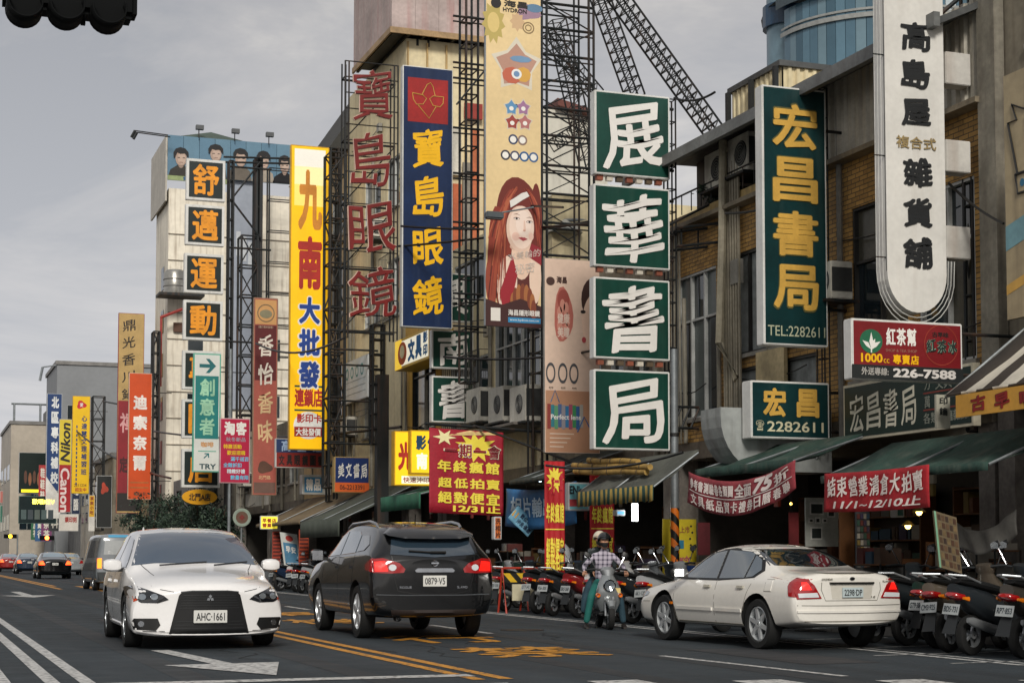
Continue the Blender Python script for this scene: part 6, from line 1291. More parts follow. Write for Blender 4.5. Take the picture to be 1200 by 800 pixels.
# ---------------------------------------------------------------- white hatchback, seen from the front
st = [(-2.26, .36, .72, .98, .62, .72, .72, .5), (-2.2, .26, .86, 1.08, .74, .82, .78, .56), (-2.05, .22, .95, 1.24, .8, .87, .81, .55), (-1.7, .2, .97, 1.42, .83, .885, .82, .56),
      (-1.1, .19, .96, 1.49, .84, .885, .83, .62), (-.4, .18, .94, 1.51, .84, .885, .83, .64), (.25, .18, .95, 1.48, .84, .885, .84, .62), (.75, .18, .95, 1.25, .84, .885, .84, .7), (1.12, .18, .94, 1.03, .84, .885, .84, .77),
      (1.3, .18, .87, .955, .84, .885, .79, .64), (1.75, .18, .8, .9, .84, .885, .78, .6), (2.05, .16, .73, .85, .84, .88, .8, .62), (2.2, .15, .68, .79, .83, .875, .8, .58), (2.27, .18, .6, .71, .8, .85, .78, .55)]
st = [(a, b, c, d+(.0 if d < 1.2 else 0), e, f_, g_, h_) for a, b, c, d, e, f_, g_, h_ in st]
LX = (gnd(152, 754)+gnd(310, 757))/2
LCY = LX.y+2.2
c = Car('parked_car', '', (3.5, 22.75, 0), math.pi+math.radians(-1.5), st, 1.79, 4.54, WPAINT, (-1.3, 1.33), .325, .2, .1, spokes=10)
c.root.name = 'white_hatchback'; tag(c.root, 'white hatchback car driving towards the viewer with a big black grille, plate AHC-1661', 'car')
c.patch('windscreen', [(-.77, 1.0), (-.5, 1.03), (.5, 1.03), (.77, 1.0), (.69, 1.2), (.6, 1.4), (.3, 1.43), (-.3, 1.43), (-.6, 1.4), (-.69, 1.2)], 'F', M('34475a', rough=.04, dirt=0, spec=1, coat=1), off=.008)  # blue-grey sky reflection put into the glass colour
c.both('side_window', [(.92, .98), (.5, 1.22), (.28, 1.33), (-.2, 1.38), (-.22, .985)], CARGLASS); c.both('side_window', [(-.28, .985), (-.27, 1.385), (-.95, 1.385), (-1.3, 1.3), (-1.05, 1.0)], CARGLASS); c.both('side_window', [(-1.12, 1.01), (-1.35, 1.3), (-1.62, 1.2), (-1.55, 1.03)], CARGLASS)
GR = M('0a0b0c', rough=.35, dirt=0)
gl = c.patch('grille', [(-.32, .685), (-.2, .7), (.2, .7), (.32, .685), (.35, .65), (.455, .2), (.42, .17), (-.42, .17), (-.455, .2), (-.35, .65)], 'F', GR, off=.012)
for z in (.26, .3, .34, .5, .53, .56, .59, .62, .65): hw = .44-.11*(z-.2)/.45; c.seam([(-hw+.03, z), (0, z), (hw-.03, z)], 'F', .008, M('1c1e20', rough=.4, dirt=0), 'grille_slat', off=.02)
c.seam([(-.33, .69), (-.2, .703), (.2, .703), (.33, .69)], 'F', .012, M('3a3c3e', metal=.6), 'grille_trim', off=.016)
e_ = c.surf(0, .62, 'F')
for ang in (90, 210, 330):
    t = math.radians(ang); ca, sa = math.cos(t), math.sin(t); L_ = .045; w_ = .02; y_ = e_.y+.026
    MB().prism([(0, y_, .615), (ca*L_/2-sa*w_, y_, .615+sa*L_/2+ca*w_), (ca*L_, y_, .615+sa*L_), (ca*L_/2+sa*w_, y_, .615+sa*L_/2-ca*w_)], (0, -.006, 0)).build('badge', CHROME, c.root)
c.plate('AHC·1661', .325, .475, .19, 'F', off=.04)
for sd in (1, -1):
    m_ = lambda P: [(sd*a, b) for a, b in P]
    h = c.patch('headlight', m_([(.46, .60), (.52, .65), (.8, .765), (.87, .745), (.872, .62), (.76, .565), (.58, .56)]), 'F', LD, off=.008)
    for cx_ in (.62, .75): c.patch('lens', m_([(cx_+.042*math.cos(k*.7), .635+.038*math.sin(k*.7)) for k in range(9)]), 'F', LGL, off=.016, parent=h)
    c.patch('indicator', m_([(.8, .6), (.86, .66), (.868, .6), (.84, .575)]), 'F', M('d8502a', rough=.2, coat=1, dirt=0), off=.014, parent=h)
    fg = c.patch('fog_lamp', m_([(.58, .38), (.84, .38), (.865, .33), (.84, .25), (.6, .235), (.55, .3)]), 'F', BLK, off=.008)
    c.patch('lens', m_([(.76+.035*math.cos(k*.7), .315+.035*math.sin(k*.7)) for k in range(9)]), 'F', CHROME, off=.016, parent=fg)
    c.seam(m_([(.4, .69), (.55, .72), (.72, .8)]), 'F', .008); c.seam(m_([(.84, .23), (.5, .225)]), 'F', .01)
    c.seam(m_([(.56, 1.62), (.6, 1.3), (.68, 1.05)]), 'T', .008)
c.patch('lower_lip', [(-.85, .215), (.85, .215), (.82, .165), (-.82, .165)], 'F', M('1a1c1e', rough=.6, dirt=.1), off=.012)
c.both('side_skirt', [(-.85, .27), (.85, .27), (.88, .2), (-.88, .2)], WPAINT, off=.02)
for ax in 'LR':
    for p in ([(.86, .95), (.9, .6), (.88, .3)], [(-.24, .96), (-.26, .3)], [(-1.1, .98), (-1.0, .7), (-.93, .5)]): c.seam(p, ax)
    for y in (-.08, -.98): c.seam([(y, .8), (y+.16, .8)], ax, .035, WPAINT, 'door_handle', off=.025)
mirror(c, .97, .74, 1.0, WPAINT, (.12, .1, .085))
for x0, x1 in ((-.62, -.2), (-.12, .45)):
    a = c.surf(x0, 1.035, 'F'); b = c.surf(x1, 1.0, 'F'); bar('wiper', a+Vector((0, .02, 0)), b+Vector((0, .03, 0)), .008, BLK, c.root) if False else None
    MB().tube([a+Vector((0, .02, .01)), b+Vector((0, .03, .005))], .009, 5).build('wiper', BLK, c.root)
q = c.surf(0, -1.5, 'T'); MB().prism([(-.02, -1.62, q.z-.03), (.02, -1.62, q.z-.03), (.004, -1.5, q.z+.09), (-.004, -1.5, q.z+.09)], (0, .06, -.02)).build('antenna_fin', WPAINT, c.root)
q = c.surf(-.5, -1.0, 'T'); MB().tube([(.5, -.3, q.z-.02), (.5, -.25, q.z+.05)], [.025, .006], 6).build('roof_fin', WPAINT, c.root)
c.root.scale = (1.06, 1.03, 1.02)
# ---------------------------------------------------------------- black SUV from behind
st = [(-2.33, .38, .9, 1.12, .76, .86, .83, .66), (-2.27, .32, 1.1, 1.24, .82, .9, .86, .68), (-2.12, .3, 1.18, 1.42, .84, .905, .86, .66), (-1.85, .29, 1.2, 1.6, .85, .905, .86, .65),
      (-1.2, .28, 1.18, 1.655, .86, .905, .86, .66), (-.4, .28, 1.15, 1.67, .86, .905, .86, .67), (.3, .28, 1.12, 1.62, .86, .905, .86, .66), (.8, .28, 1.1, 1.38, .86, .905, .86, .7), (1.15, .28, 1.08, 1.17, .86, .905, .86, .74),
      (1.35, .28, 1.06, 1.13, .86, .905, .85, .72), (1.85, .28, 1.02, 1.09, .86, .9, .83, .68), (2.15, .3, .97, 1.05, .85, .89, .81, .64), (2.3, .33, .88, 1.0, .82, .87, .78, .6)]
c = Car('black_suv', 'black sport utility car seen from behind with silver roof rails, plate 0879-V5', (6.76, 23.95, 0), math.radians(-1.5), st, 1.81, 4.64, BPAINT, (-1.36, 1.33), .375, .14, .08, rimm=M('d2d5d8', rough=.3, metal=.5, dirt=.1), spokes=5)
c.patch('spoiler', [(-.64, 1.47), (-.5, 1.56), (0, 1.6), (.5, 1.56), (.64, 1.47), (.62, 1.44), (.4, 1.40), (0, 1.395), (-.4, 1.40), (-.62, 1.44)], 'B', BPAINT, off=.16, rim=.16)
c.patch('rear_window', [(-.62, 1.18), (0, 1.14), (.62, 1.18), (.56, 1.4), (.4, 1.44), (-.4, 1.44), (-.56, 1.4)], 'B', M('2a3844', rough=.05, dirt=0, spec=1, coat=1), off=.008)
for sd in (1, -1):
    m_ = lambda P: [(sd*a, b) for a, b in P]
    t = c.patch('taillight', m_([(.42, .98), (.44, .93), (.62, .92), (.86, .93), (.86, 1.12), (.72, 1.13), (.5, 1.06)]), 'B', LR, off=.012)
    c.patch('lens', m_([(.6+.055*math.cos(k*.7), 1.0+.045*math.sin(k*.7)) for k in range(9)]), 'B', LW, off=.02, parent=t); c.patch('lens', m_([(.66, .95), (.84, .95), (.84, 1.08), (.7, 1.09)]), 'B', LRE, off=.018, parent=t)
    c.patch('taillight', [(-2.26, .94), (-1.95, .97), (-1.92, 1.04), (-2.2, 1.13)], 'L' if sd < 0 else 'R', LR, off=.012)
    p = [(sd*.62, -.0, 0)]
    rl = []
    for y, dz in ((-1.55, .0), (-1.45, .045), (-1.1, .06), (0, .06), (.25, .04), (.36, .0)): q = c.surf(sd*.6, y, 'T'); rl.append((sd*.62, y, q.z+dz-.01))
    MB().tube(rl, .022, 8).build('roof_rail', M('b4b7ba', rough=.25, metal=.9, dirt=.1), c.root, smooth=True)
    c.seam(m_([(.6, 1.16), (.58, .9), (.52, .68), (.3, .64), (0, .63)]), 'B', .01)
c.patch('chrome_trim', [(-.27, .935), (.27, .935), (.29, .96), (.25, .99), (-.25, .99), (-.29, .96)], 'B', CHROME, off=.035)
c.plate('0879·V5', .74, .89, .17, 'B', off=.012)
b = c.surf(0, 1.06, 'B'); MB().lathe([(-.0, .028), (-.012, .045), (0, .045)], 18, (0, b.y-.015, 1.06), 'y').build('badge', CHROME, c.root); MB().box(-.055, b.y-.03, 1.05, .055, b.y-.02, 1.07).build('badge_bar', CHROME, c.root)
for tx_, x0, w_, z in (('ROGUE', -.5, .17, .71), ('SL AWD', .33, .15, .71)):
    q = c.surf(x0+w_/2, z, 'B'); fr = Frame((x0, q.y-.016, z+.035), PX, PZ, w_, .032); g, fs, _ = glyph(tx_, .015, .003); me = bpy.data.meshes.new('lettering'); me.from_pydata([tuple(fr.pt(x, 1-y_, z_)) for x, y_, z_ in g], [], fs); me.materials.append(CHROME); link(me, 'lettering', c.root)
c.patch('bumper_lower', [(-.62, .42), (.62, .42), (.58, .3), (-.58, .3)], 'B', M('2c2320', rough=.6, dirt=.2), off=.008); c.seam([(-.82, .63), (-.4, .62), (.4, .62), (.82, .63)], 'B', .012, M('4b4f53', rough=.3), 'bumper_step', off=.01)
MB().tube([(-.5, -2.15, .3), (-.5, -2.3, .3)], .04, 12, close=False).build('exhaust_pipe', CHROME, c.root); MB().tube([(-.5, -2.14, .3), (-.5, -2.16, .3)], .035, 12).build('exhaust_shadow', BLK, c.root)
a = c.surf(-.05, 1.21, 'B'); b = c.surf(-.36, 1.23, 'B'); MB().tube([a+Vector((0, -.03, 0)), b+Vector((0, -.03, 0))], .014, 6).build('wiper', BLK, c.root); MB().tube([a+Vector((.22, -.03, .0)), a+Vector((0, -.03, 0))], .02, 6).build('wiper', BLK, c.root)
c.both('side_window', [(.93, 1.15), (.5, 1.36), (.22, 1.47), (-.1, 1.52), (-.12, 1.18)], M('22303a', rough=.04, dirt=0, spec=1, coat=1)); c.both('side_window', [(-.18, 1.18), (-.16, 1.525), (-.85, 1.52), (-1.02, 1.46), (-1.12, 1.21)], M('3c4a54', rough=.04, dirt=0, spec=1, coat=1)); c.both('side_window', [(-1.19, 1.22), (-1.1, 1.45), (-1.5, 1.45), (-1.74, 1.32), (-1.62, 1.24)], M('1c262d', rough=.04, dirt=0, spec=1, coat=1))
for ax in 'LR':
    for p in ([(.95, 1.1), (.98, .7), (.86, .36)], [(-.14, 1.14), (-.16, .36)], [(-1.14, 1.18), (-1.12, .8), (-.98, .6)]): c.seam(p, ax, mat=M('000000', dirt=0))
    for y in (-.05, -1.0): c.seam([(y, 1.0), (y+.18, 1.0)], ax, .035, BPAINT, 'door_handle', off=.03)
    c.seam([(-.85, .47), (.85, .47)], ax, .022, CHROME, 'sill_trim', off=.014)
mirror(c, 1.02, .8, 1.17, BPAINT, (.11, .08, .1))
q = c.surf(0, -1.3, 'T'); MB().tube([q, q+Vector((0, -.03, .12))], .008, 5).build('antenna', BLK, c.root)
c.root.scale = (.97, .97, .985)
# ---------------------------------------------------------------- cream white sedan
st = [(-2.22, .36, .78, .97, .74, .81, .76, .6), (-2.16, .33, .9, 1.04, .79, .85, .78, .62), (-2.0, .31, .92, 1.06, .8, .86, .79, .63), (-1.6, .28, .92, 1.075, .81, .865, .8, .64), (-1.3, .25, .91, 1.17, .81, .865, .8, .6),
      (-.85, .24, .9, 1.38, .81, .865, .8, .56), (-.3, .24, .885, 1.425, .81, .865, .8, .57), (.25, .24, .875, 1.4, .81, .865, .8, .57), (.75, .24, .87, 1.17, .81, .865, .8, .61), (1.08, .24, .86, .97, .81, .865, .79, .66),
      (1.3, .24, .84, .92, .81, .86, .78, .64), (1.8, .24, .79, .87, .8, .85, .75, .58), (2.08, .25, .74, .81, .78, .83, .73, .56), (2.2, .27, .66, .75, .73, .79, .7, .52)]
c = Car('white_sedan', 'cream white saloon car pulled in at the right seen from its rear corner, plate 2298-DP', (10.5, 19.5, 0), math.radians(3.5), st, 1.73, 4.46, CPAINT, (-1.28, 1.33), .335, .12, .08, rimm=M('ccd0d2', rough=.3, metal=.5, dirt=.12), spokes=6)
c.patch('rear_window', [(-.62, 1.115), (0, 1.09), (.62, 1.115), (.57, 1.24), (.5, 1.355), (.3, 1.375), (-.3, 1.375), (-.5, 1.355), (-.57, 1.24)], 'B', M('1a2126', rough=.05, dirt=0, spec=1, coat=1), off=.008)
c.patch('windscreen', [(-.6, 1.0), (.6, 1.0), (.5, 1.36), (-.5, 1.36)], 'F', CARGLASS, off=.008)
for sd in (1, -1):
    m_ = lambda P: [(sd*a, b) for a, b in P]
    t = c.patch('taillight', m_([(.46, .69), (.8, .68), (.82, .76), (.8, .9), (.74, .965), (.68, .965), (.56, .86)]), 'B', LR, off=.012)
    c.patch('lens', m_([(.5, .705), (.78, .7), (.79, .755), (.53, .765)]), 'B', LW, off=.02, parent=t); c.patch('lens', m_([(.6, .8), (.74, .8), (.72, .9), (.66, .9)]), 'B', LRE, off=.018, parent=t)
    c.patch('taillight', [(-2.2, .7), (-2.06, .72), (-2.0, .85), (-2.03, .96), (-2.2, .94)], 'L' if sd < 0 else 'R', LR, off=.01)
    c.seam(m_([(.44, 1.02), (.46, .8), (.4, .66), (0, .66)]), 'B', .009, M('6a675f', dirt=0))
    c.patch('headlight', m_([(.35, .6), (.7, .62), (.68, .7), (.4, .68)]), 'F', LGL, off=.01); c.patch('headlight_side', [(2.12, .62), (1.86, .66), (1.84, .7), (2.08, .74)], 'L' if sd < 0 else 'R', LGL, off=.01); c.seam([(2.2, .56), (1.75, .57)], 'L' if sd < 0 else 'R', mat=M('6a675f', dirt=0)); c.seam(m_([(.62, 1.05), (.66, 1.5), (.58, 2.0)]), 'T', .012, M('6a675f', dirt=0))
c.patch('plate_recess', [(-.3, .68), (.3, .68), (.33, .86), (-.33, .86)], 'B', M('c9c5ba', rough=.35, dirt=.1, coat=1), off=.004); c.patch('trunk_garnish', [(-.34, .875), (.34, .875), (.34, .9), (-.34, .9)], 'B', M('3c3b38', rough=.2, metal=.6), off=.03)
c.plate('2298·DP', .7, .83, .16, 'B', off=.012, bg='b9c6c8')
c.patch('badge', [(.04*math.cos(k*.7), .945+.022*math.sin(k*.7)) for k in range(9)], 'B', CHROME, off=.014, step=.03)
for tx_, x0, w_, z in (('ELANTRA', .5, .18, .9), ('1.8', .3, .06, .7), ('HYUNDAI', -.46, .16, .93)):
    q = c.surf(x0+w_/2, z, 'B'); fr = Frame((x0, q.y-.014, z+.02), PX, PZ, w_, .025); g, fs, _ = glyph(tx_, .01, .003); me = bpy.data.meshes.new('lettering'); me.from_pydata([tuple(fr.pt(x, 1-y_, z_)) for x, y_, z_ in g], [], fs); me.materials.append(M('8a867c', rough=.3)); link(me, 'lettering', c.root)
c.patch('trunk_spoiler', [(-.6, 1.02), (.6, 1.02), (.56, 1.055), (-.56, 1.055)], 'B', CPAINT, off=.05, rim=.1)
c.seam([(-.8, .6), (-.4, .595), (.4, .595), (.8, .6)], 'B', .01, M('6a675f', dirt=0)); c.seam([(-.8, .52), (0, .515), (.8, .52)], 'B', .03, CPAINT, 'bumper_strip', off=.02); c.patch('bumper_lower', [(-.7, .4), (.7, .4), (.66, .35), (-.66, .35)], 'B', M('8f8b80', dirt=.3), off=.006)
WG = M('56616a', rough=.04, dirt=0, spec=1, coat=1)
c.both('window_surround', [(1.02, .905), (.5, 1.19), (.2, 1.325), (-.3, 1.355), (-.8, 1.32), (-1.1, 1.2), (-1.24, 1.04), (-1.1, .945), (-.2, .9)], BLK, off=.004)
c.both('side_window', [(.88, .935), (.46, 1.175), (.18, 1.285), (-.1, 1.315), (-.12, .93)], WG, off=.01); c.both('side_window', [(-.2, .93), (-.18, 1.325), (-.72, 1.3), (-.84, 1.27), (-.84, .945)], WG, off=.01); c.both('side_window', [(-.89, .95), (-.88, 1.25), (-1.04, 1.19), (-1.16, 1.05), (-1.05, .965)], WG, off=.01)
for ax in 'LR':
    for p in ([(1.0, .88), (1.0, .6), (.95, .32)], [(-.16, .89), (-.17, .32)], [(-1.12, .93), (-1.02, .75), (-.93, .5)]): c.seam(p, ax, mat=M('6a675f', dirt=0))
    for y in (-.02, -.92): c.seam([(y, .82), (y+.16, .82)], ax, .035, M('a9a597', rough=.3), 'door_handle', off=.028)
    c.seam([(-.9, .5), (-.2, .5)], ax, .045, CPAINT, 'side_strip', off=.02); c.seam([(-.12, .5), (.9, .5)], ax, .045, CPAINT, 'side_strip', off=.02); c.seam([(-.88, .31), (.88, .31)], ax, .02, M('77746b', dirt=.2), 'sill', off=.01)
    if ax == 'L': c.patch('fuel_cap', [(-1.62, .78), (-1.46, .78), (-1.46, .92), (-1.62, .92)], ax, CPAINT, off=.006); c.seam([(-1.63, .77), (-1.45, .77), (-1.45, .93), (-1.63, .93)], ax, .006, M('6a675f', dirt=0))
    c.seam([(1.02, .56), (1.1, .56)], ax, .035, LO, 'side_marker', off=.01)
mirror(c, .95, .7, 1.0, M('2a2b2c', rough=.4), (.1, .07, .07))
c.root.scale = (.92, .92, .92)
# ---------------------------------------------------------------- distant traffic
def farcar(name, label, loc, rz, kind, pm, brake=True, group='distant traffic'):
    if kind == 'van':
        st = [(-2.3, .3, .95, 1.7, .72, .8, .78, .62), (-2.24, .25, 1.0, 1.88, .78, .84, .82, .68), (-1.8, .22, 1.0, 1.93, .8, .85, .83, .7), (.9, .22, 1.0, 1.93, .8, .85, .83, .7), (1.4, .22, .98, 1.75, .8, .85, .82, .66), (1.9, .22, .95, 1.2, .8, .85, .8, .62), (2.2, .25, .8, .98, .76, .82, .74, .55), (2.3, .35, .6, .8, .66, .72, .62, .45)]; L, Wd = 4.6, 1.7
    else:
        st = [(-2.2, .36, .7, .9, .62, .72, .68, .45), (-2.1, .25, .88, 1.03, .76, .83, .76, .58), (-1.5, .2, .94, 1.1, .8, .86, .79, .62), (-.85, .19, .93, 1.39, .8, .86, .785, .56), (.25, .18, .9, 1.41, .8, .86, .78, .57), (1.08, .18, .87, .98, .8, .86, .77, .62), (1.9, .2, .72, .82, .78, .84, .72, .55), (2.18, .3, .52, .64, .62, .68, .56, .4)]; L, Wd = 4.4, 1.72
    c = Car(name, label, loc, rz, st, Wd, L, pm, (-1.35, 1.35), .31, group=group)
    if kind == 'van':
        c.patch('rear_window', [(-.6, 1.2), (.6, 1.2), (.56, 1.68), (-.56, 1.68)], 'B', M('a9adae', rough=.15, dirt=.1, coat=1)); c.patch('light_bar', [(-.45, 1.78), (.3, 1.78), (.3, 1.86), (-.45, 1.86)], 'B', M('4f9fc6', dirt=.05), off=.02)
        c.both('side_window', [(1.5, 1.1), (1.2, 1.6), (.5, 1.68), (.5, 1.1)], CARGLASS); c.both('side_window', [(.4, 1.1), (.4, 1.68), (-.8, 1.68), (-.8, 1.1)], CARGLASS); c.both('side_window', [(-.9, 1.1), (-.9, 1.68), (-2.0, 1.66), (-2.0, 1.12)], CARGLASS)
        c.both('lower_side_panel', [(-2.15, .95), (2.0, .9), (2.0, .4), (-2.15, .4)], M('3c444a', rough=.3, coat=1), off=.006)
        for sd in (1, -1): c.patch('taillight', [(sd*.66, .75), (sd*.8, .75), (sd*.8, 1.08), (sd*.66, 1.08)], 'B', M('ff6a1a', emit=2.2, dirt=0) if sd < 0 else LR, off=.012)
        c.patch('bumper', [(-.8, .62), (.8, .62), (.78, .35), (-.78, .35)], 'B', M('33383a', dirt=.2), off=.02); c.plate('AB·3391', .85, .98, .16)
    else:
        c.patch('rear_window', [(-.58, 1.12), (.58, 1.12), (.46, 1.34), (-.46, 1.34)], 'B', M('7f95a3', rough=.1, dirt=.05, coat=1)); c.both('side_window', [(.84, .98), (.2, 1.28), (-.8, 1.28), (-1.1, 1.0)], CARGLASS)
        for sd in (1, -1): c.patch('taillight', [(sd*.5, .72), (sd*.8, .72), (sd*.78, .92), (sd*.6, .92)], 'B', (M('ff4a1a', emit=2.5, dirt=0) if brake else LR), off=.012)
        c.plate('6T·2041', .7, .82, .15); c.patch('bumper', [(-.8, .55), (.8, .55), (.78, .3), (-.78, .3)], 'B', pm, off=.02)
        mirror(c, .93, .7, 1.0, pm)
    return c
p = gnd(62, 678); c = farcar('black_saloon', 'black saloon with lit brake lights queuing ahead of the grey van', (6.95, 90, 0), 0, 'sedan', BPAINT)
farcar('grey_van', 'silver and dark grey van with one lit orange brake light beside the white hatchback', (6.62, 59.2, 0), math.radians(1), 'van', M('7d8388', rough=.3, dirt=.1, coat=1))
farcar('dark_blue_saloon', 'dark blue saloon half hidden at the left behind the black saloon', (7.45, 117, 0), 0, 'sedan', M('1c2c40', rough=.25, coat=1, dirt=.05))
rc = farcar('red_taxi', 'red car at the left edge with lit brake light', (atY(11, 660, 132).x, 132, 0), 0, 'sedan', M('8e1c1a', rough=.25, coat=1, dirt=.05))
farcar('silver_saloon', 'silver car between the black saloon and the grey van', (9.3, 108, 0), 0, 'sedan', M('8f9497', rough=.3, coat=1), False)
farcar('dark_van', 'dark van far away beside the road in front of the shop signs', (10.2, 84, 0), 0, 'van', M('22282c', rough=.3, coat=1), False)
# ================================================================== SCOOTERS, RIDERS, STREET BITS
def loft(secs, n=12, cap=True):   # secs: (center, half width vec, half height vec)
    mb = MB()
    for c, a, b in secs:
        c, a, b = Vector(c), Vector(a), Vector(b)
        for k in range(n):
            t = 2*math.pi*k/n; ct, st_ = math.cos(t), math.sin(t); e = .8
            mb.v.append(tuple(c+a*math.copysign(abs(ct)**e, ct)+b*math.copysign(abs(st_)**e, st_)))
    for i in range(len(secs)-1):
        for k in range(n): q = i*n+k; w = i*n+(k+1) % n; mb.face(q, w, w+n, q+n)
    if cap: mb.face(*reversed(range(n))); mb.face(*[(len(secs)-1)*n+k for k in range(n)])
    return mb
def vx(w): return (w, 0, 0)
SEATM = M('151617', rough=.6, dirt=.15); DKP = M('202325', rough=.5, dirt=.2); SIL = M('a9adb0', rough=.35, metal=.6, dirt=.2)
def scooter(name, label, loc, rz, pm, plate='QX2·618', tail=None, group='scooters parked along the kerb', vespa=False, topbox=False, seat=None, lean=0):
    """local: front = +Y"""
    t = thing(name, label, 'scooter', loc, rz, group); t.rotation_euler[1] = lean
    for y, r in ((.64, .235), (-.58, .235)):
        w = bpy.data.objects.new('wheel', None); COL.objects.link(w); w.parent = t; w.location = (0, y, r)
        MB().lathe([(-.045, .14), (-.055, .19), (-.04, .225), (0, .237), (.04, .225), (.055, .19), (.045, .14)], 22).build('tyre', RUBBER, w, smooth=True)
        mb = MB().lathe([(-.03, .15), (-.02, .13), (.02, .13), (.03, .15)], 22).lathe([(-.05, .01), (-.05, .045), (.05, .045), (.05, .01)], 10)
        for k in range(5): a = 2*math.pi*k/5; mb.box(-.012, -.0, -.0, .012, .001, .001) if False else mb.prism([(-.012, math.cos(a)*.03-math.sin(a)*.014, math.sin(a)*.03+math.cos(a)*.014), (-.012, math.cos(a)*.03+math.sin(a)*.014, math.sin(a)*.03-math.cos(a)*.014), (-.012, math.cos(a)*.14+math.sin(a)*.01, math.sin(a)*.14-math.cos(a)*.01), (-.012, math.cos(a)*.14-math.sin(a)*.01, math.sin(a)*.14+math.cos(a)*.01)], (.024, 0, 0))
        mb.build('rim', SIL, w, smooth=True)
    for s_ in (-.075, .075): MB().tube([(s_, .64, .235), (s_*.9, .53, .62)], .02, 8).build('fork', SIL, t, smooth=True)
    loft([((0, .84, .38), vx(.05), (0, .02, .03)), ((0, .78, .46), vx(.085), (0, .03, .035)), ((0, .64, .5), vx(.095), (0, .0, .03)), ((0, .48, .46), vx(.085), (0, -.02, .03)), ((0, .4, .34), vx(.06), (0, -.02, .02))]).build('front_fender', pm, t, smooth=True)
    loft([((0, .42, .3), vx(.13), (0, .05, .02)), ((0, .47, .45), vx(.2), (0, .07, .01)), ((0, .49, .62), vx(.22), (0, .1, 0)), ((0, .46, .78), vx(.17), (0, .11, -.01)), ((0, .38, .92), vx(.1), (0, .08, 0))]).build('leg_shield', pm, t, smooth=True)
    if vespa:
        MB().lathe([(-.02, .01), (.03, .07), (.05, .1), (.03, .11)], 18, (0, .565, .74), 'y').build('headlight', CHROME, t, smooth=True); MB().lathe([(.03, .01), (.052, .085)], 18, (0, .575, .74), 'y').build('lens', LGL, t, smooth=True)
        for s_ in (-1, 1): MB().lathe([(0, .01), (.05, .035), (.0, .045)], 12, (s_*.19, .54, .58), 'y').build('indicator', LO, t, smooth=True)
    else:
        MB().prism([(-.13, .585, .66), (.13, .585, .66), (.17, .55, .78), (0, .545, .83), (-.17, .55, .78)], (0, .02, .0)).build('headlight', LGL, t, bevel=.006)
    MB().box(-.15, -.15, .24, .15, .42, .3).build('floorboard', DKP, t, bevel=.02)
    loft([((0, .42, .86), vx(.06), (0, .05, .02)), ((0, .38, .98), vx(.13), (0, .08, .03)), ((0, .33, 1.04), vx(.1), (0, .05, .02))]).build('handlebar_cowl', pm if not vespa else SIL, t, smooth=True)
    for s_ in (-1, 1):
        MB().tube([(s_*.08, .35, 1.0), (s_*.22, .32, 1.02), (s_*.36, .24, 1.0)], .017, 8).build('handlebar', DKP, t, smooth=True)
        MB().tube([(s_*.2, .33, 1.03), (s_*.26, .32, 1.14), (s_*.3, .3, 1.22)], .008, 6).build('mirror_stem', CHROME, t, smooth=True)
        m = loft([((s_*.32, .29, 1.2), (.01, 0, .03), (0, .012, 0)), ((s_*.32, .285, 1.25), (.07, 0, .012), (0, .02, 0)), ((s_*.33, .28, 1.3), (.05, 0, .02), (0, .015, 0))]).build('mirror', BLK, t, smooth=True)
        MB().prism([(s_*.27, .262, 1.215), (s_*.375, .262, 1.215), (s_*.385, .258, 1.27), (s_*.33, .256, 1.3), (s_*.275, .258, 1.28)], (0, .006, 0)).build('mirror_glass', M('eef2f5', rough=.08, metal=.9, dirt=0), m)
    bw = .2 if vespa else .16
    loft([((0, .0, .4), vx(.1), (0, 0, .12)), ((0, -.12, .46), vx(bw*.85), (0, 0, .2)), ((0, -.4, .56), vx(bw), (0, 0, .19)), ((0, -.68, .66), vx(bw*.9), (0, 0, .14)), ((0, -.92, .76 if not vespa else .66), vx(bw*.55), (0, 0, .07))]).build('rear_body', pm, t, smooth=True)
    loft([((0, .02, .7), vx(.09), (0, 0, .03)), ((0, -.12, .74), vx(.14), (0, 0, .05)), ((0, -.4, .79), vx(.155), (0, 0, .055)), ((0, -.7, .84), vx(.13), (0, 0, .05)), ((0, -.88, .86), vx(.07), (0, 0, .02))]).build('seat', seat or SEATM, t, smooth=True)
    MB().tube([(-.13, -.6, .84), (-.14, -.88, .92), (0, -1.0, .93), (.14, -.88, .92), (.13, -.6, .84)], .014, 8).build('grab_rail', SIL, t, smooth=True)
    loft([((0, -.86, .68), vx(.13), (0, .01, .045)), ((0, -.95, .7), vx(.1), (0, .01, .035)), ((0, -.985, .71), vx(.05), (0, .01, .02))]).build('taillight', tail or LR, t, smooth=True)
    for s_ in (-1, 1): loft([((s_*.14, -.83, .66), vx(.03), (0, .0, .03)), ((s_*.13, -.9, .67), vx(.015), (0, 0, .015))], 8).build('indicator', LO, t, smooth=True)
    MB().prism([(-.06, -.86, .56), (.06, -.86, .56), (.09, -.98, .26), (-.09, -.98, .26)], (0, -.015, 0)).build('mudguard', DKP, t)
    pp = MB().prism([(-.11, -.93, .60), (.11, -.93, .60), (.11, -.965, .48), (-.11, -.965, .48)], (0, -.006, -.002)).build('number_plate', M('a3a8a9', rough=.4, dirt=.25), t)
    fr = Frame((-.11, -.9375, .597), PX, Vector((0, .28, .96)), .22, .12); g, fs, _ = glyph(plate, .015, .0005); me = bpy.data.meshes.new('lettering'); me.from_pydata([tuple(fr.pt(.08+.84*x, .22+.56*(1-y), .003+z)) for x, y, z in g], [], fs); me.materials.append(M('1a2630')); link(me, 'lettering', pp)
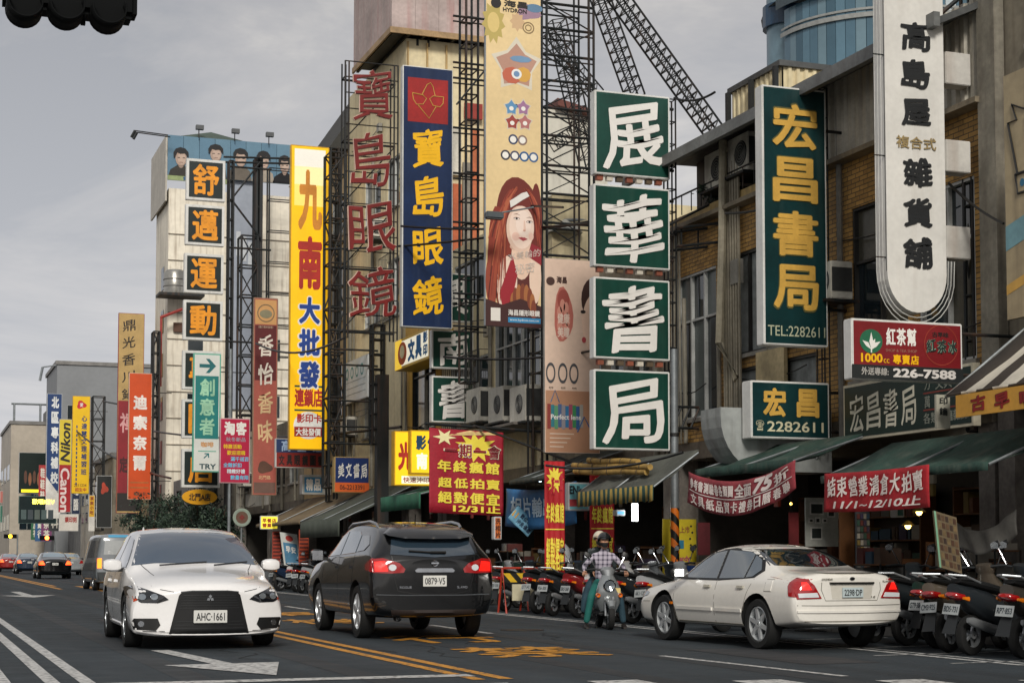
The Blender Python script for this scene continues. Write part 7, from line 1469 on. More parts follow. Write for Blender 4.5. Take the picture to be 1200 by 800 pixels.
    loft([((.14, -.15, .28), (.03, 0, 0), (0, 0, .05)), ((.15, -.35, .3), (.045, 0, 0), (0, 0, .06)), ((.15, -.75, .4), (.04, 0, 0), (0, 0, .055)), ((.15, -.84, .42), (.02, 0, 0), (0, 0, .03))]).build('exhaust', SIL if not vespa else DKP, t, smooth=True)
    loft([((-.06, .0, .3), (.1, 0, 0), (0, 0, .08)), ((-.1, -.5, .25), (.05, 0, 0), (0, 0, .09)), ((-.1, -.66, .25), (.03, 0, 0), (0, 0, .05))]).build('engine_case', DKP, t, smooth=True)
    MB().tube([(.1, -.1, .28), (.16, -.02, .02)], .014, 6).build('stand', DKP, t)
    if topbox: MB().box(-.2, -1.2, .92, .2, -.85, 1.2).build('top_box', topbox, t, bevel=.04)
    return t
def pcol(h): return M(h, rough=.28, dirt=.12, scale=3, coat=1)
RIGHT = [(15.05, '3d3f42', 'silver black scooter nearest the right edge', 'LJS·206'), (15.75, '3e3a35', 'bronze grey scooter second from the right edge', 'RP7·853'), (16.45, '2b3034', 'charcoal scooter, third from the right edge', 'BD5·731'), (17.1, '5e554a', 'dull champagne scooter with bronze body panels, right of the dark green one', 'CM3·925'),
         (17.75, '1f3a33', 'dark green scooter just right of the white sedan', 'GT9·386'), (18.4, '202528', 'black scooter partly hidden by the white sedan boot', 'KX1·470'), (19.3, '5c6468', 'grey scooter wholly behind the white sedan boot', 'NB8·112')]
rs = random.Random(5)
for i, (y, c_, lb, pt) in enumerate(RIGHT): scooter('parked_scooter', lb, (12.0+rs.uniform(-.08, .08)+(.5 if y > 17.5 else .1), y, 0), math.radians(-72+rs.uniform(-7, 7)), pcol(c_), pt, LR, lean=math.radians(rs.uniform(-5, 3)))
MID = [(25.3, 'a9acae', 'silver scooter behind the rider with a long grey side panel'), (26.1, '24282b', 'black scooter right of the rider under the glowing lamp'), (26.9, '5f6366', 'grey scooter close behind the riders'), (28.0, 'cfd0cf', 'white scooter with black seat left of the riders'), (28.9, '7e1f22', 'red and white scooter left of the white one'), (30.0, '2b2f33', 'charcoal scooter beside the barricade'), (31.2, '23272a', 'dark scooter in front of the left red vertical banner'), (22.7, '3c4246', 'dark grey scooter hidden behind the sedan bonnet')]
for i, (y, c_, lb) in enumerate(MID): scooter('parked_scooter', lb, (12.05+rs.uniform(-.1, .1), y, 0), math.radians(-62+rs.uniform(-12, 10)), pcol(c_), '%s%d·%d' % ('ABCDEFGH'[i]+'KMNPRSTU'[i], i+1, 120+i*37), lean=math.radians(rs.uniform(-5, 3)))
FARN = ['nearest of the far row beside the black car mirror', 'second of the far row, dark', 'third of the far row, dark red body', 'fourth of the far row, silver', 'fifth of the far row, black', 'sixth of the far row, white', 'seventh of the far row, dark blue', 'farthest of the far row, grey']
for i, y in enumerate((45.0, 46.6, 48.1, 49.8, 51.4, 53.2, 55.1, 57.4)): scooter('parked_scooter', 'scooter '+FARN[i], (12.0+rs.uniform(-.2, .2), y, 0), math.radians(-60+rs.uniform(-20, 20)), pcol(('2a2e31', '1f2225', '5c2022', '9da1a4', '1c1f22', 'c9c9c7', '223048', '66696c')[i]), 'T%dW·%d' % (i, 210+i*53), lean=math.radians(rs.uniform(-4, 3)))
for i, y in enumerate((33.0, 34.6, 36.4, 38.2, 40.1, 42.4)): scooter('parked_scooter', 'scooter in the row behind the black car, '+('nearest', 'second', 'third', 'fourth', 'fifth', 'farthest')[i], (12.1, y, 0), math.radians(-65+rs.uniform(-12, 12)), pcol(('2a2e31', '9a9d9f', '1f2225', '2a2c2e', '343a3e', 'b9bab8')[i]), 'V%dS·%d' % (i, 330+i*41))
# plastic covered scooter
cv = thing('covered_scooter', 'scooter wrapped in a white plastic cover behind the barricades', 'covered scooter', (12.6, 32.0, 0)); loft([((0, 0, .3), (.35, 0, 0), (0, .5, 0)), ((0, 0, .7), (.33, 0, 0), (0, .45, 0)), ((.05, 0, 1.05), (.2, 0, 0), (0, .25, 0)), ((.08, 0, 1.3), (.12, 0, 0), (0, .14, 0)), ((.08, 0, 1.4), (.04, 0, 0), (0, .05, 0))], 14).build('plastic_cover', M('c3c8cb', rough=.35, dirt=.1, bump=.6, scale=2), cv, smooth=True)
bl = thing('plastic_crate', 'blue plastic crate of folded goods behind the parked scooters', 'crate', (12.9, 26.2, .7)); mb = MB().box(-.3, -.4, 0, .3, .4, .03)
for (a, b) in (((-.3, -.4), (-.27, .4)), ((.27, -.4), (.3, .4)), ((-.265, -.4), (.265, -.37)), ((-.265, .37), (.265, .4))): MB().box(a[0], a[1], .031, b[0], b[1], .28).build('crate_wall', M('1c4f9a', rough=.4), bl)
mb.build('crate_floor', M('1c4f9a', rough=.4), bl); MB().box(-.22, -.3, .04, .2, .3, .34).build('folded_cloth', M('b59a6a', dirt=.3, bump=.5), bl, bevel=.04); MB().box(-.32, -.42, -.7, .32, .42, -.01).build('stand', DKP, bl)
# ridden scooter and people
RX, RY = 10.36, 24.4
rsc = scooter('ridden_scooter', 'retro silver grey scooter ridden towards the viewer with round headlight', (RX, RY, 0), math.pi-math.radians(14), M('8a8f91', rough=.25, metal=.4, dirt=.1, coat=1), 'PUB·512', group=None, vespa=True)
rsc.scale = (.92, .92, .92)
MB().box(-.19, .55, .62, -.11, .57, .7).build('sticker', M('d9c27a', dirt=.1), rsc)
def skin_body(name, joints, edges, mat, parent, root=0, lv=2):
    me = bpy.data.meshes.new(name); bm = bmesh.new(); sk = bm.verts.layers.skin.verify(); vs = [bm.verts.new(j[0]) for j in joints]
    for a_, b_ in edges: bm.edges.new((vs[a_], vs[b_]))
    for i, j in enumerate(joints): vs[i][sk].radius = j[1] if isinstance(j[1], tuple) else (j[1], j[1]); vs[i][sk].use_root = (i == root)
    bm.to_mesh(me); bm.free(); o = bpy.data.objects.new(name, me); COL.objects.link(o); md = o.modifiers.new('k', 'SKIN'); md.use_smooth_shade = True
    s2 = o.modifiers.new('s', 'SUBSURF'); s2.levels = s2.render_levels = lv
    m = bpy.data.meshes.new_from_object(o.evaluated_get(bpy.context.evaluated_depsgraph_get())); bpy.data.objects.remove(o); m.materials.clear(); m.materials.append(mat); m.name = name
    for p in m.polygons: p.use_smooth = True
    return link(m, name, parent)
SKIN = M('b98a6e', rough=.55, dirt=.05); JEAN = M('2a4552', rough=.85, dirt=.15, scale=6); TEALP = M('17635c', rough=.8, dirt=.15, scale=6)
def hand(parent, wrist, d, curl, side, mat=SKIN, s=1.0):
    """palm + 4 curled fingers + thumb, fingers wrapped round the grip"""
    w = Vector(wrist); d = Vector(d).normalized(); a = Vector(curl).normalized(); b = d.cross(a).normalized()
    J = [(tuple(w), (.024, .018)), (tuple(w+d*.05), (.036, .018)), (tuple(w+d*.085), (.036, .016))]; E = [(0, 1), (1, 2)]
    o = skin_body('hand', J, E, mat, parent, 0, 2)
    for k, (off, L_) in enumerate(((-.03, .075), (-.01, .085), (.01, .08), (.03, .062))):
        p0 = w+d*.08+b*off; p1 = p0+d*L_*.45+a*.008; p2 = p1+a*L_*.42+d*.004; p3 = p2-d*L_*.35+a*.006
        MB().tube([p0, p1, p2, p3], [.0095, .009, .0085, .007], 7).build('finger', mat, o, smooth=True)
    p0 = w+d*.03+b*(-.032*side); p1 = p0+d*.03+a*.03-b*.012*side; p2 = p1+d*.02+a*.03+b*.01*side
    MB().tube([p0, p1, p2], [.012, .011, .008], 7).build('thumb', mat, o, smooth=True)
    return o
# local frame of person: +Y forward (same as the scooter)
def person(label, loc, rz, top, legs, helmet, legpose, arms, visor=True, name='person', mask=True, hz=0, torso_w=1.0, shoe='26201e'):
    t = thing(name, label, 'person', loc, rz)
    J = [((0, -.2, .84), (.145, .12)), ((0, -.19, 1.0), (.15*torso_w, .115)), ((0, -.12, 1.19), (.16*torso_w, .115)), ((0, -.06, 1.33), (.14, .095)), ((0, -.03, 1.42), (.06, .06)), ((0, .0, 1.52), (.058, .058))]
    E = [(i, i+1) for i in range(5)]
    for sd, key in ((1, 'R'), (-1, 'L')):
        el, wr = arms[key]; b = len(J); J += [((sd*.17, -.06, 1.35), (.062, .062)), (el, (.05, .05)), (wr, (.036, .034))]; E += [(3, b), (b, b+1), (b+1, b+2)]
    skin_body('torso', J, E, top, t, 0)
    for sd, key in ((1, 'R'), (-1, 'L')):
        kn, an = legpose[key]; skin_body('trousers', [((sd*.02, -.2, .86), (.13, .12)), ((sd*.1, -.14, .84), (.1, .1)), (kn, (.072, .078)), (tuple(Vector(kn).lerp(Vector(an), .4)), (.066, .07)), (an, (.062, .055))], [(0, 1), (1, 2), (2, 3), (3, 4)], legs[0 if sd > 0 else 1], t)
        a = Vector(an); loft([((a.x, a.y-.06, a.z-.05), vx(.035), (0, 0, .03)), ((a.x, a.y, a.z-.045), vx(.045), (0, 0, .045)), ((a.x, a.y+.1, a.z-.065), vx(.046), (0, 0, .03)), ((a.x, a.y+.17, a.z-.075), vx(.03), (0, 0, .018))]).build('shoe', M(shoe, rough=.6), t, smooth=True)
    t.scale = (.87, .87, .87)
    hc = Vector((0, .03, 1.62+hz))
    hd = MB()
    loft([(hc+Vector((0, .0, -.15)), vx(.03), (0, .04, 0)), (hc+Vector((0, .02, -.12)), vx(.058), (0, .07, 0)), (hc+Vector((0, .015, -.06)), vx(.07), (0, .092, 0)), (hc+Vector((0, 0, .0)), vx(.076), (0, .1, 0)), (hc+Vector((0, -.005, .06)), vx(.073), (0, .097, 0)), (hc+Vector((0, -.01, .1)), vx(.045), (0, .06, 0))], 16).build('head', SKIN, t, smooth=True)
    MB().prism([hc+Vector((-.014, .095, -.03)), hc+Vector((.014, .095, -.03)), hc+Vector((0, .1, .02))], (0, .018, -.01)).build('nose', SKIN, t)
    for sd in (-1, 1):
        MB().lathe([(0, .001), (.003, .011), (0, .014)], 10, hc+Vector((sd*.032, .091, .01)), 'y').build('eye', M('1a1412', rough=.2), t); MB().box(hc.x+sd*.032-.018, hc.y+.09, hc.z+.03, hc.x+sd*.032+.018, hc.y+.1, hc.z+.037).build('eyebrow', BLK, t)
        MB().lathe([(-.01, .005), (0, .022), (.01, .005)], 8, hc+Vector((sd*.076, -.005, -.01)), 'x').build('ear', SKIN, t)
    MB().box(hc.x-.022, hc.y+.088, hc.z-.078, hc.x+.022, hc.y+.098, hc.z-.07).build('mouth', M('8a4a42'), t)
    if mask: loft([(hc+Vector((0, .03, -.115)), vx(.05), (0, .07, 0)), (hc+Vector((0, .025, -.075)), vx(.07), (0, .092, 0)), (hc+Vector((0, .02, -.03)), vx(.076), (0, .098, 0))], 16).build('face_mask', M('16181a', rough=.8), t, smooth=True)
    mb = MB(); n, m = 20, 8; R_ = .135
    for j in range(m+1):
        ph = math.pi/2*j/m*1.18-.28
        for k in range(n):
            th = 2*math.pi*k/n; cut = .05 if math.sin(th) > .3 else 0; z = max(math.sin(ph)*R_, -.04+cut if math.sin(th) > .3 else -.09); mb.v.append(tuple(hc+Vector((math.cos(th)*math.cos(ph)*R_*.93, math.sin(th)*math.cos(ph)*R_*1.05-.012, z+.03))))
    for j in range(m):
        for k in range(n): q = j*n+k; w = j*n+(k+1) % n; mb.face(q, w, w+n, q+n)
    mb.face(*[m*n+k for k in range(n)]); mb.build('helmet', helmet, t, smooth=True, angle=80)
    if visor: mb = MB().prism([hc+Vector((-.12, .06, .055)), hc+Vector((0, .17, .04)), hc+Vector((.12, .06, .055)), hc+Vector((.1, .09, .08)), hc+Vector((0, .14, .085)), hc+Vector((-.1, .09, .08))], (0, .01, -.01)).build('helmet_peak', helmet, t)
    for key, sd in (('R', 1), ('L', -1)):
        el, wr = arms[key]; d = (Vector(wr)-Vector(el)).normalized(); hand(t, Vector(wr)-d*.01, d, (0, -.2, -1), sd)
    return t
PLAID = M('bdb6c4', rough=.85, dirt=.05, kind='plaid', col2='3a3448')
person('rider in purple and white plaid shirt, black helmet and mask on retro scooter', (RX+.0, RY-.0, -.03), math.pi-math.radians(14), PLAID, (TEALP, JEAN), M('121416', rough=.2, coat=1, dirt=0),
       {'R': ((.27, .22, .62), (.36, .18, .13)), 'L': ((-.25, .2, .62), (-.33, .16, .13))}, {'R': ((.36, -.06, 1.16), (.37, .13, 1.07)), 'L': ((-.36, -.06, 1.16), (-.37, .13, 1.07))})
person('pillion passenger in dark clothes and beige helmet behind the plaid rider', (RX+.1, RY+.42, .0), math.pi-math.radians(8), M('1f2a2b', rough=.85, dirt=.2), (JEAN, JEAN), M('cfc3ae', rough=.3, coat=1, dirt=.1),
       {'R': ((.3, .12, .6), (.34, .1, .26)), 'L': ((-.3, .12, .6), (-.34, .1, .26))}, {'R': ((.3, .0, 1.12), (.16, .16, 1.02)), 'L': ((-.3, .0, 1.12), (-.16, .16, 1.02))}, name='person')
def walker(label, x, y, rz, top, leg, hair='1a1512'):
    t = thing('person', label, 'person', (x, y, .12), rz)
    J = [((0, 0, .92), (.13, .1)), ((0, 0, 1.1), (.13, .1)), ((0, 0, 1.3), (.16, .1)), ((0, 0, 1.42), (.12, .08)), ((0, 0, 1.5), (.05, .05)), ((0, 0, 1.56), (.05, .05))]; E = [(i, i+1) for i in range(5)]
    for sd in (1, -1): b = len(J); J += [((sd*.18, 0, 1.4), (.055, .055)), ((sd*.23, -.03, 1.14), (.045, .045)), ((sd*.22, .08, .9), (.035, .035))]; E += [(3, b), (b, b+1), (b+1, b+2)]
    skin_body('torso', J, E, top, t); 
    for sd in (1, -1):
        skin_body('trousers', [((sd*.03, 0, .94), (.12, .1)), ((sd*.09, 0, .88), (.09, .09)), ((sd*.1, .03*sd, .5), (.062, .062)), ((sd*.1, .0-.06*sd, .1), (.05, .05))], [(0, 1), (1, 2), (2, 3)], leg, t); loft([((sd*.1, -.08-.06*sd, .04), vx(.035), (0, 0, .03)), ((sd*.1, .05-.06*sd, .04), vx(.045), (0, 0, .035)), ((sd*.1, .16-.06*sd, .02), vx(.03), (0, 0, .018))]).build('shoe', BLK, t, smooth=True)
        hand(t, (sd*.22, .085, .895), (0, .15, -1), (-sd*.5, .6, 0), sd)
    hc = Vector((0, .01, 1.65)); loft([(hc+Vector((0, .02, -.12)), vx(.05), (0, .06, 0)), (hc+Vector((0, .01, -.05)), vx(.07), (0, .09, 0)), (hc+Vector((0, 0, .04)), vx(.073), (0, .095, 0)), (hc+Vector((0, 0, .1)), vx(.04), (0, .05, 0))], 14).build('head', SKIN, t, smooth=True)
    loft([(hc+Vector((0, -.05, -.08)), vx(.07), (0, .06, 0)), (hc+Vector((0, -.03, .02)), vx(.085), (0, .08, 0)), (hc+Vector((0, -.015, .08)), vx(.082), (0, .1, 0)), (hc+Vector((0, -.01, .125)), vx(.04), (0, .05, 0))], 14).build('hair', M(hair, rough=.6), t, smooth=True)
walker('pedestrian in a dark jacket standing in the shade near the far parked scooters', 12.9, 61, math.radians(160), M('24282c', rough=.9), M('1c2026', rough=.9)); walker('shopper in a grey top behind the tilted advertising stand', 13.4, 53.5, math.radians(200), M('5a5e62', rough=.9), M('26303c', rough=.9))
# traffic light hanging top left
TL = thing('traffic_light', 'black three lens traffic light seen against the sky at the top left corner', 'traffic light', tuple(atY(80, 0, 15.2)))
HM = M('050708', rough=.85, dirt=.0, spec=.2)
a = atY(4, -40, 15.2); b = atY(160, 12, 15.2); MB().box(a.x, 15.1, atY(80, 17, 15.2).z, b.x, 15.4, a.z+.2).build('housing', HM, TL, world=True, bevel=.05)
for u in (29, 78, 127):
    p = atY(u, 6 if u < 50 else (9 if u < 100 else 14), 15.0); mb = MB(); n = 20
    for yy_, rr_ in ((0, .16), (-.26, .15)):
        for k in range(n+1): t_ = -math.pi*.15+math.pi*1.3*k/n; mb.v.append((p.x+rr_*math.cos(t_+math.pi), p.y+.1+yy_, p.z+rr_*math.sin(t_+math.pi)+0))
    for k in range(n): mb.face(k, k+1, n+2+k, n+1+k)
    o = mb.build('visor', HM, TL, world=True, smooth=True); sd = o.modifiers.new('t', 'SOLIDIFY'); sd.thickness = .012
    MB().lathe([(-.02, .001), (-.02, .15), (.12, .16)], 24, tuple(p+Vector((0, .05, 0))), 'y').build('lens', HM, TL, world=True, smooth=True)
q = atY(97, 24, 15.2); MB().box(q.x-.02, 15.15, q.z-.05, q.x+.02, 15.2, q.z+.06).build('bolt', HM, TL, world=True)
bar('mast_arm', (-4.5, 15.3, a.z+.35), (b.x+.3, 15.3, a.z+.35), .06, HM, TL); bar('mast', (-4.5, 15.3, 0), (-4.5, 15.3, a.z+.5), .1, GALV, TL)
# distant traffic signals, road signs, gantry
for lb, u, v, Y_, c_ in (('far traffic signal with a lit amber lamp at the street end', 12, 628, 170, 'ffb020'), ('far signal with a small red lamp behind the saloons', 55, 630, 150, 'ff7030')):
    p = atY(u, v, Y_); t = thing('traffic_light', lb, 'traffic light', tuple(p)); MB().box(-.6, -.1, -.2, .6, .1, .2).build('housing', HM, t); MB().lathe([(-.14, .01), (-.14, .17), (-.1, .18)], 14, (0, 0, 0), 'y').build('lens', M(c_, emit=5, dirt=0), t); bar('pole', p+Vector((.7, .2, .2)), (p.x+.7, p.y+.2, 0), .07, GALV, t)
for lb, u0, v0, u1, v1, c_ in (('green far direction sign at the left edge', 0, 592, 14, 612, '2a6a58'), ('pale pink far sign board over the street end', 0, 575, 8, 589, 'b56a62'), ('grey far sign gantry board left of the dark display', 14, 585, 24, 590, '9aa0a2')):
    Sign('road_sign', lb, 'sign', u0, v0, u1, v1, 11, .2, ALU, M(c_, dirt=.2), Y=200.0)
# tree / shrubs beside the low shops
def foliage(name, label, x, y, z, rx, ry, rz_, n, leaf, mats, trunk=True, seed=1, cat='tree'):
    t = thing(name, label, cat, (x, y, .1)); r = random.Random(seed); mb = MB()
    for m_ in mats: mb.use(m_)
    cl = [(r.gauss(0, .45), r.gauss(0, .45), r.gauss(0, .4), r.uniform(.25, .5)) for _ in range(26)]
    for i in range(n):
        cx_, cy_, cz_, cr_ = cl[r.randrange(len(cl))]; p = Vector((x+(cx_+r.gauss(0, cr_*.5))*rx, y+(cy_+r.gauss(0, cr_*.5))*ry, z+(cz_+r.gauss(0, cr_*.5))*rz_))
        a = Vector((r.uniform(-1, 1), r.uniform(-1, 1), r.uniform(-1, 1))).normalized(); b = a.cross(Vector((r.uniform(-1, 1), r.uniform(-1, 1), r.uniform(-1, 1)))).normalized(); mb.use(mats[r.randrange(len(mats))]); s_ = leaf*r.uniform(.6, 1.3); mb.poly([p-a*s_, p-b*s_*.45, p+a*s_, p+b*s_*.45])
    mb.build('crown', None, t, world=True)
    if trunk:
        MB().tube([(x, y, .05), (x+.1, y, z*.5), (x, y+.1, z)], [.12, .09, .05], 8).build('trunk', M('4a3c2e', dirt=.4, bump=.6), t, world=True, smooth=True)
        for k in range(6): a_ = k*1.05; MB().tube([(x, y, z*.55+k*.1), (x+math.cos(a_)*rx*.5, y+math.sin(a_)*ry*.5, z+.2*k)], [.05, .02], 6).build('limb', M('4a3c2e', dirt=.4), t, world=True)
LF = [M(c_, rough=.7, dirt=.2, scale=6) for c_ in ('26362a', '34483a', '1c2a22', '405240')]
for i, (u, v, rx) in enumerate(((195, 612, 1.3), (215, 603, 1.6), (236, 612, 1.4), (176, 622, 1.0), (256, 622, .9))):
    Y_ = 86-3*i if i < 4 else 70; p = atY(u, v, Y_); foliage('street_tree', 'dark bushy street tree %s' % ('left of the oval sign', 'under the oval yellow sign, tallest', 'right of the oval sign', 'low, behind the white hatchback roof left part', 'small, beside the bus stop sign')[i], p.x, Y_, p.z, rx, rx, 1.1, 3600, .085, LF, seed=i+3)
p = atY(440, 650, 50)
# power lines and cables
wires = [((300, 402), (405, 395), 60, 46, .4), ((122, 470), (182, 476), 118, 97, .1), ((180, 505), (470, 500), 90, 48, .35), ((380, 292), (700, 258), 44, 34, .15), ((470, 265), (690, 262), 40, 33, .1), ((520, 418), (700, 410), 38, 32, .12), ((590, 240), (660, 243), 36, 33, .0), ((790, 115), (838, 108), 28, 27, .1), ((850, 250), (970, 210), 26, 23.2, .15), ((90, 505), (200, 560), 130, 90, .5), ((1112, 215), (1176, 262), 19.6, 18.4, .05), ((640, 545), (800, 530), 30, 25, .15)]
for i, (p0, p1, Y0_, Y1_, sg) in enumerate(wires):
    a = atY(*p0, Y0_); b = atY(*p1, Y1_); pts = [a.lerp(b, k/10)-Vector((0, 0, sg*4*(k/10)*(1-k/10))) for k in range(11)]
    o = MB().tube(pts, .012+.0004*Y0_, 5).build('overhead_cable', BLK); tag(o, 'thin black overhead cable, %s' % ('sagging past the yellow sign foot', 'between the study sign and the ladder by the orange sign', 'long one low across the left signs', 'across the neon characters and banner portrait', 'crossing the navy sign', 'under the navy sign', 'short one before the portrait', 'tied at the scaffold top right of 展', 'from the balcony to the golden sign', 'between yellow study sign and trees', 'right of the white round-ended sign', 'above the striped awning')[i], 'cable', 'cables strung between the signs')
# more far-left street clutter: signs stacked along the right side far away
cl = random.Random(21); CC = ['b03030', '2a5a8a', 'd8a020', '2f6a4a', 'd8d4c8', '7a3a6a', 'c85a28', '303436']
TX = ['眼科', '茶', '鞋', '服飾', '銀行', '藥局', '旅社', '牛肉麵', '書', '電器', '茶行', '髮']
WHERE = ['near the orange sign', 'beyond the tan sign', 'behind the yellow study sign', 'left of the camera sign', 'before the grey block', 'close to the dark display', 'under the white block', 'at the street end', 'beside the far pole', 'below the grey block']
for i in range(40):
    Y_ = 158+i*4+cl.uniform(-2, 2); x = 12.0+cl.uniform(-.6, .7); w = cl.uniform(.6, 1.3); h = cl.uniform(1.5, 4.5); z = cl.uniform(2.6, 6.6); c_ = CC[cl.randrange(8)]
    cn_ = {'b03030': 'red', '2a5a8a': 'blue', 'd8a020': 'amber', '2f6a4a': 'green', 'd8d4c8': 'off white', '7a3a6a': 'plum', 'c85a28': 'orange', '303436': 'charcoal'}[c_]
    t = thing('far_signboard', 'small distant %s signboard %s, %s' % (cn_, WHERE[(i*7) % 10], 'lettered %s, number %s outward' % (TX[i % 12], ('one', 'two', 'three', 'four')[i//10])), 'sign', (x, Y_, z), 0, 'distant signboards along the far street'); MB().box(x-w/2, Y_, z, x+w/2, Y_+.3, z+h).build('casing', M(c_, rough=.5, dirt=.2), t, world=True)
    f = Frame((x-w/2, Y_-.005, z+h), PX, PZ, w, h); tx = TX[i % 12]; n_ = max(1, int(h/w)); f.column((tx*3)[:n_], .2, .06, .8, .94, M('e6e2d4' if c_ not in ('d8d4c8', 'd8a020') else '3a2020'), t, off=.03); bar('bracket', (x+w/2, Y_+.1, z+h*.8), (14, Y_+.1, z+h*.8), .06, IRON, t)
lattice('sign_scaffold', 'thin far scaffold standing right of the yellow study sign', atY(108, 550, 122).x, atY(122, 550, 122).x, 122, 123, 3, zpx(110, 464, 122), 1.6, .05, 1)
lp = thing('street_lamp', 'far street lamp with long arm above the grey block', 'lamp', (atY(52, 430, 138).x, 138, 0)); a = atY(66, 428, 138); b = atY(50, 430, 138); bar('arm', a, b, .06, GALV, lp); bar('lamp_head', b, b+Vector((-.2, 0, -1.1)), .12, GALV, lp)
# ================================================================== FACADE WEAR AND CLUTTER
dr = random.Random(77)
GRM = M('6f6b60', rough=.6, metal=.3, dirt=.4, streak=.4); PIPE = M('8a8577', rough=.6, dirt=.4, streak=.4)
def root(n): return bpy.data.objects[n]
def grille(rt, x, y0, y1, z0, z1, st=.16):
    g = bpy.data.objects.new('window_grille', None); COL.objects.link(g); g.parent = rt; g.location = Vector((x, (y0+y1)/2, z0))-wloc(rt)
    n = int((y1-y0)/st)
    for i in range(n+1): bar('grille_bar', (x-.25, y0+(y1-y0)*i/n, z0), (x-.25, y0+(y1-y0)*i/n, z1), .012, GRM, g)
    for z in (z0, (z0+z1)/2, z1): bar('grille_bar', (x-.25, y0, z), (x-.25, y1, z), .014, GRM, g)
    for y in (y0, y1):
        for z in (z0, z1): bar('grille_bar', (x-.25, y, z), (x, y, z), .012, GRM, g)
grille(root('white_window_building'), 14, 40.6, 43.8, 4.5, 6.5); grille(root('beige_building'), 14, 51.1, 53.3, 4.9, 6.9); grille(root('beige_building'), 14, 48.9, 50.5, 8.5, 10.5)
grille(root('dark_gable_building'), 14, 56.1, 57.9, 5.9, 8.0); grille(root('dark_gable_building'), 14, 58.3, 60.1, 9.3, 11.5)
BL = [('tiled_building', 19.4, 29.4, 3.4, 7.4), ('old_shop_building', 29.8, 35.8, 3.4, 7.4), ('white_window_building', 36.2, 44.4, 3.4, 9.4), ('beige_building', 48.5, 55.3, 3.5, 16.5), ('dark_gable_building', 55.8, 61.8, 3.5, 15), ('shop_building', 62.3, 68.3, 3.4, 6.2), ('shop_building.001', 68.8, 75.8, 3.4, 5.5), ('yellow_building', 44.8, 48.2, 3.4, 9.2)]
for n_, y0, y1, z0, z1 in BL:
    rt = root(n_)
    for k in range(3 if z1 < 10 else 5):
        y = dr.uniform(y0, y1); r_ = dr.choice((.03, .045, .06)); x = 14-r_-.02; zt4 = dr.uniform(z0+1.5, z1); pts = [(x, y, z0-.1), (x, y, zt4*.6), (x-.02, y+dr.uniform(-.1, .1), zt4)]
        MB().tube(pts, r_, 8).build('drain_pipe', PIPE, rt, world=True, smooth=True)
    for k in range(4 if z1 < 10 else 7):
        y = dr.uniform(y0, y1-1.2); z = dr.uniform(z0, z1-.5); yy2 = min(y1, y+dr.uniform(1, 4)); pts = [(13.96, y+(yy2-y)*j/6, z-.12*math.sin(math.pi*j/6)+.02*dr.random()) for j in range(7)]
        MB().tube(pts, .012, 5).build('wall_cable', BLK, rt, world=True)
    for k in range(2): y = dr.uniform(y0, y1-.4); z = dr.uniform(z0+.1, z1-.6); MB().box(13.86, y, z, 13.98, y+dr.uniform(.2, .4), z+dr.uniform(.2, .45)).build('meter_box', M(dr.choice(('8f8c84', '6d6b66', 'a39a86')), dirt=.3, streak=.3), rt, world=True)
aw = ['on the wall of the beige building, lower', 'on the wall of the beige building, upper', 'on the gabled building, lower', 'on the gabled building, upper', 'on the low white shop', 'beside the tall glazing of the tiled building']
for i, (y, z) in enumerate(((54.3, 5.2), (50.9, 11.2), (60.9, 6.0), (57.9, 12.1), (72.5, 4.2), (23.2, 5.2))): ac(13.78, y, z, 'weathered window air conditioner '+aw[i], w=.8, h=.6, d=.4)
# electrical meters and pipes right of green column, wires on tower
TB = root('tiled_building')
for k in range(5): MB().tube([(13.9, 29.4-.12*k, 3.3), (13.88, 29.4-.12*k, 5.5), (13.9, 29.35-.1*k, 7.4)], .022, 6).build('conduit', PIPE, TB, world=True, smooth=True)
# balcony clutter: railings, boxes, plants on ledges
for k in range(14): bar('railing_bar', (13.9, 23.8+.42*k, 7.72), (13.9, 23.8+.42*k, 8.1), .012, IRON, TB)
bar('railing', (13.9, 23.7, 8.1), (13.9, 29.5, 8.1), .018, IRON, TB)
for i, (y, lb) in enumerate(((24.6, 'right'), (27.9, 'left'))): foliage('potted_plant', 'straggly potted plant on the balcony ledge under the eave, %s one' % lb, 14.05, y, 8.0, .25, .3, .25, 260, .06, LF, trunk=False, seed=40+i, cat='plant')
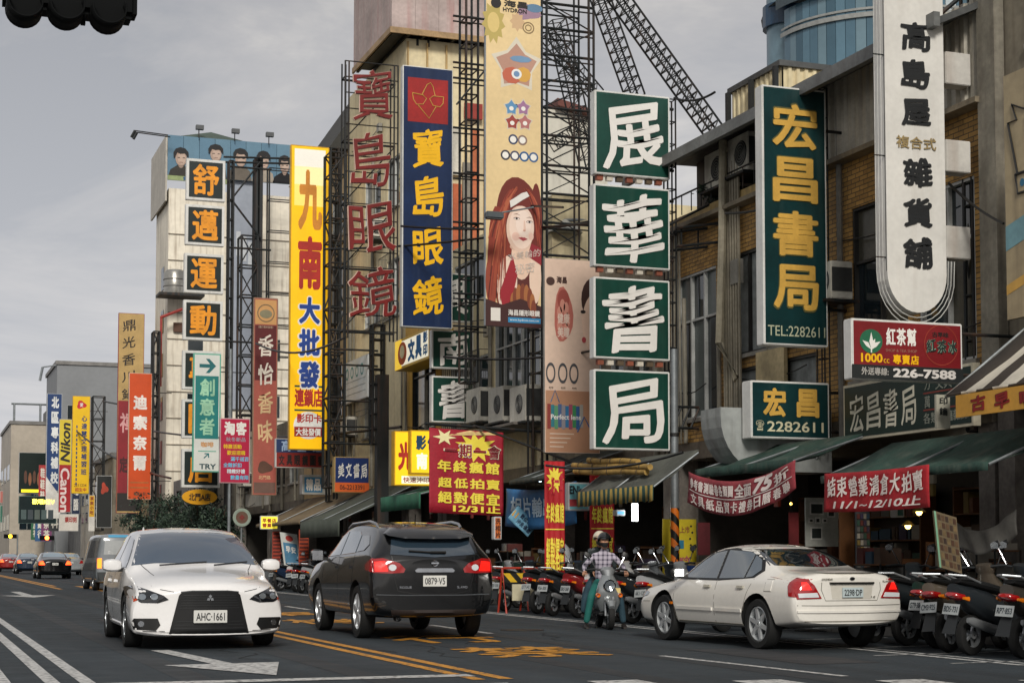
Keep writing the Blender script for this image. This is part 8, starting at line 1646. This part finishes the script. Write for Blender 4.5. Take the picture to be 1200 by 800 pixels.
# hanging goods and clothes in the shops, price cards
for i in range(26):
    y = 15.3+i*1.55+dr.uniform(-.3, .3); x = dr.uniform(13.7, 14.8); c_ = dr.choice(('5c2a26', '2c4658', '7d6a38', '8a857a', '6e4630', '9c9484', '35553f', '8c3b34')); h = dr.uniform(.25, .6); w = dr.uniform(.12, .35)
    if any(abs(y-q_[0]) < .1 for q_ in SHY): continue
    t = thing('hanging_goods', 'bundle of wares hanging on a cord in the arcade, %s from the right' % ('%s' % ['first', 'second', 'third', 'fourth', 'fifth', 'sixth', 'seventh', 'eighth', 'ninth', 'tenth', 'eleventh', 'twelfth', 'thirteenth', 'fourteenth', 'fifteenth', 'sixteenth', 'seventeenth', 'eighteenth', 'nineteenth', 'twentieth', 'twenty first', 'twenty second', 'twenty third', 'twenty fourth', 'twenty fifth', 'twenty sixth'][i]), 'hanging goods', (x, y, 2.9), 0, 'wares hanging in the arcade')
    bar('cord', (x, y, 2.97), (x, y, 2.6), .005, BLK, t)
    for k in range(3): zz = 2.6-k*h*.36; bx('package', (x-.03, y-w/2+.02*k, zz-h*.34), (x+.03, y+w/2-.015*k, zz), M(c_ if k != 1 else 'b0a894', rough=.5, dirt=.2), t, bevel=.008)
# litter line along the kerb, drain grates
for i in range(6): y = 16+i*6.3; g = thing('drain_grate', 'rusty iron drain grate in the gutter, %s from the right' % ('first', 'second', 'third', 'fourth', 'fifth', 'sixth')[i], 'drain grate', (12.85, y, .004), 0, 'gutter drain grates'); [bx('grate_bar', (12.7+.05*k, y-.2, .004), (12.72+.05*k, y+.2, .02), IRON, g) for k in range(7)]
# tyre wear and cracks: narrow darker tracks in the lanes
for x in (2.5, 4.1, 6.5, 8.0): strip(x, 12, x, 120, M('2a2f33', rough=.75, dirt=.35, scale=.6, kind='asphalt'), z=.002, w=.32, name='tyre_track')
kk = random.Random(4)
for i in range(9):
    x = kk.uniform(1.8, 10); y = kk.uniform(15, 45); pts = [Vector((x, y, .0035))]
    for j in range(8): pts.append(pts[-1]+Vector((kk.uniform(-.25, .25), kk.uniform(.15, .5), 0)))
    mb = MB()
    for p_, q_ in zip(pts, pts[1:]): mb.poly([p_+Vector((-.012, 0, 0)), q_+Vector((-.012, 0, 0)), q_+Vector((.012, 0, 0)), p_+Vector((.012, 0, 0))])
    mb.build('road_crack', M('17191b', rough=.9, dirt=0), kind='structure')
# red canopy bit and small window low on the white tower
rt = root('white_tower_building'); a = atY(188, 372, 96.9); b = atY(214, 362, 96.9)
bar('canopy_edge', a, b, .09, M('a03a34', dirt=.2), rt); a = atY(189, 372, 96.9); bar('canopy_post', a, a+Vector((0, 0, -4)), .07, M('a03a34', dirt=.2), rt); a = atY(203, 378, 97.95); MB().box(a.x, 97.8, a.z-.55, a.x+.5, 97.94, a.z).build('window', M('5a3a28', dirt=.2), rt, world=True)
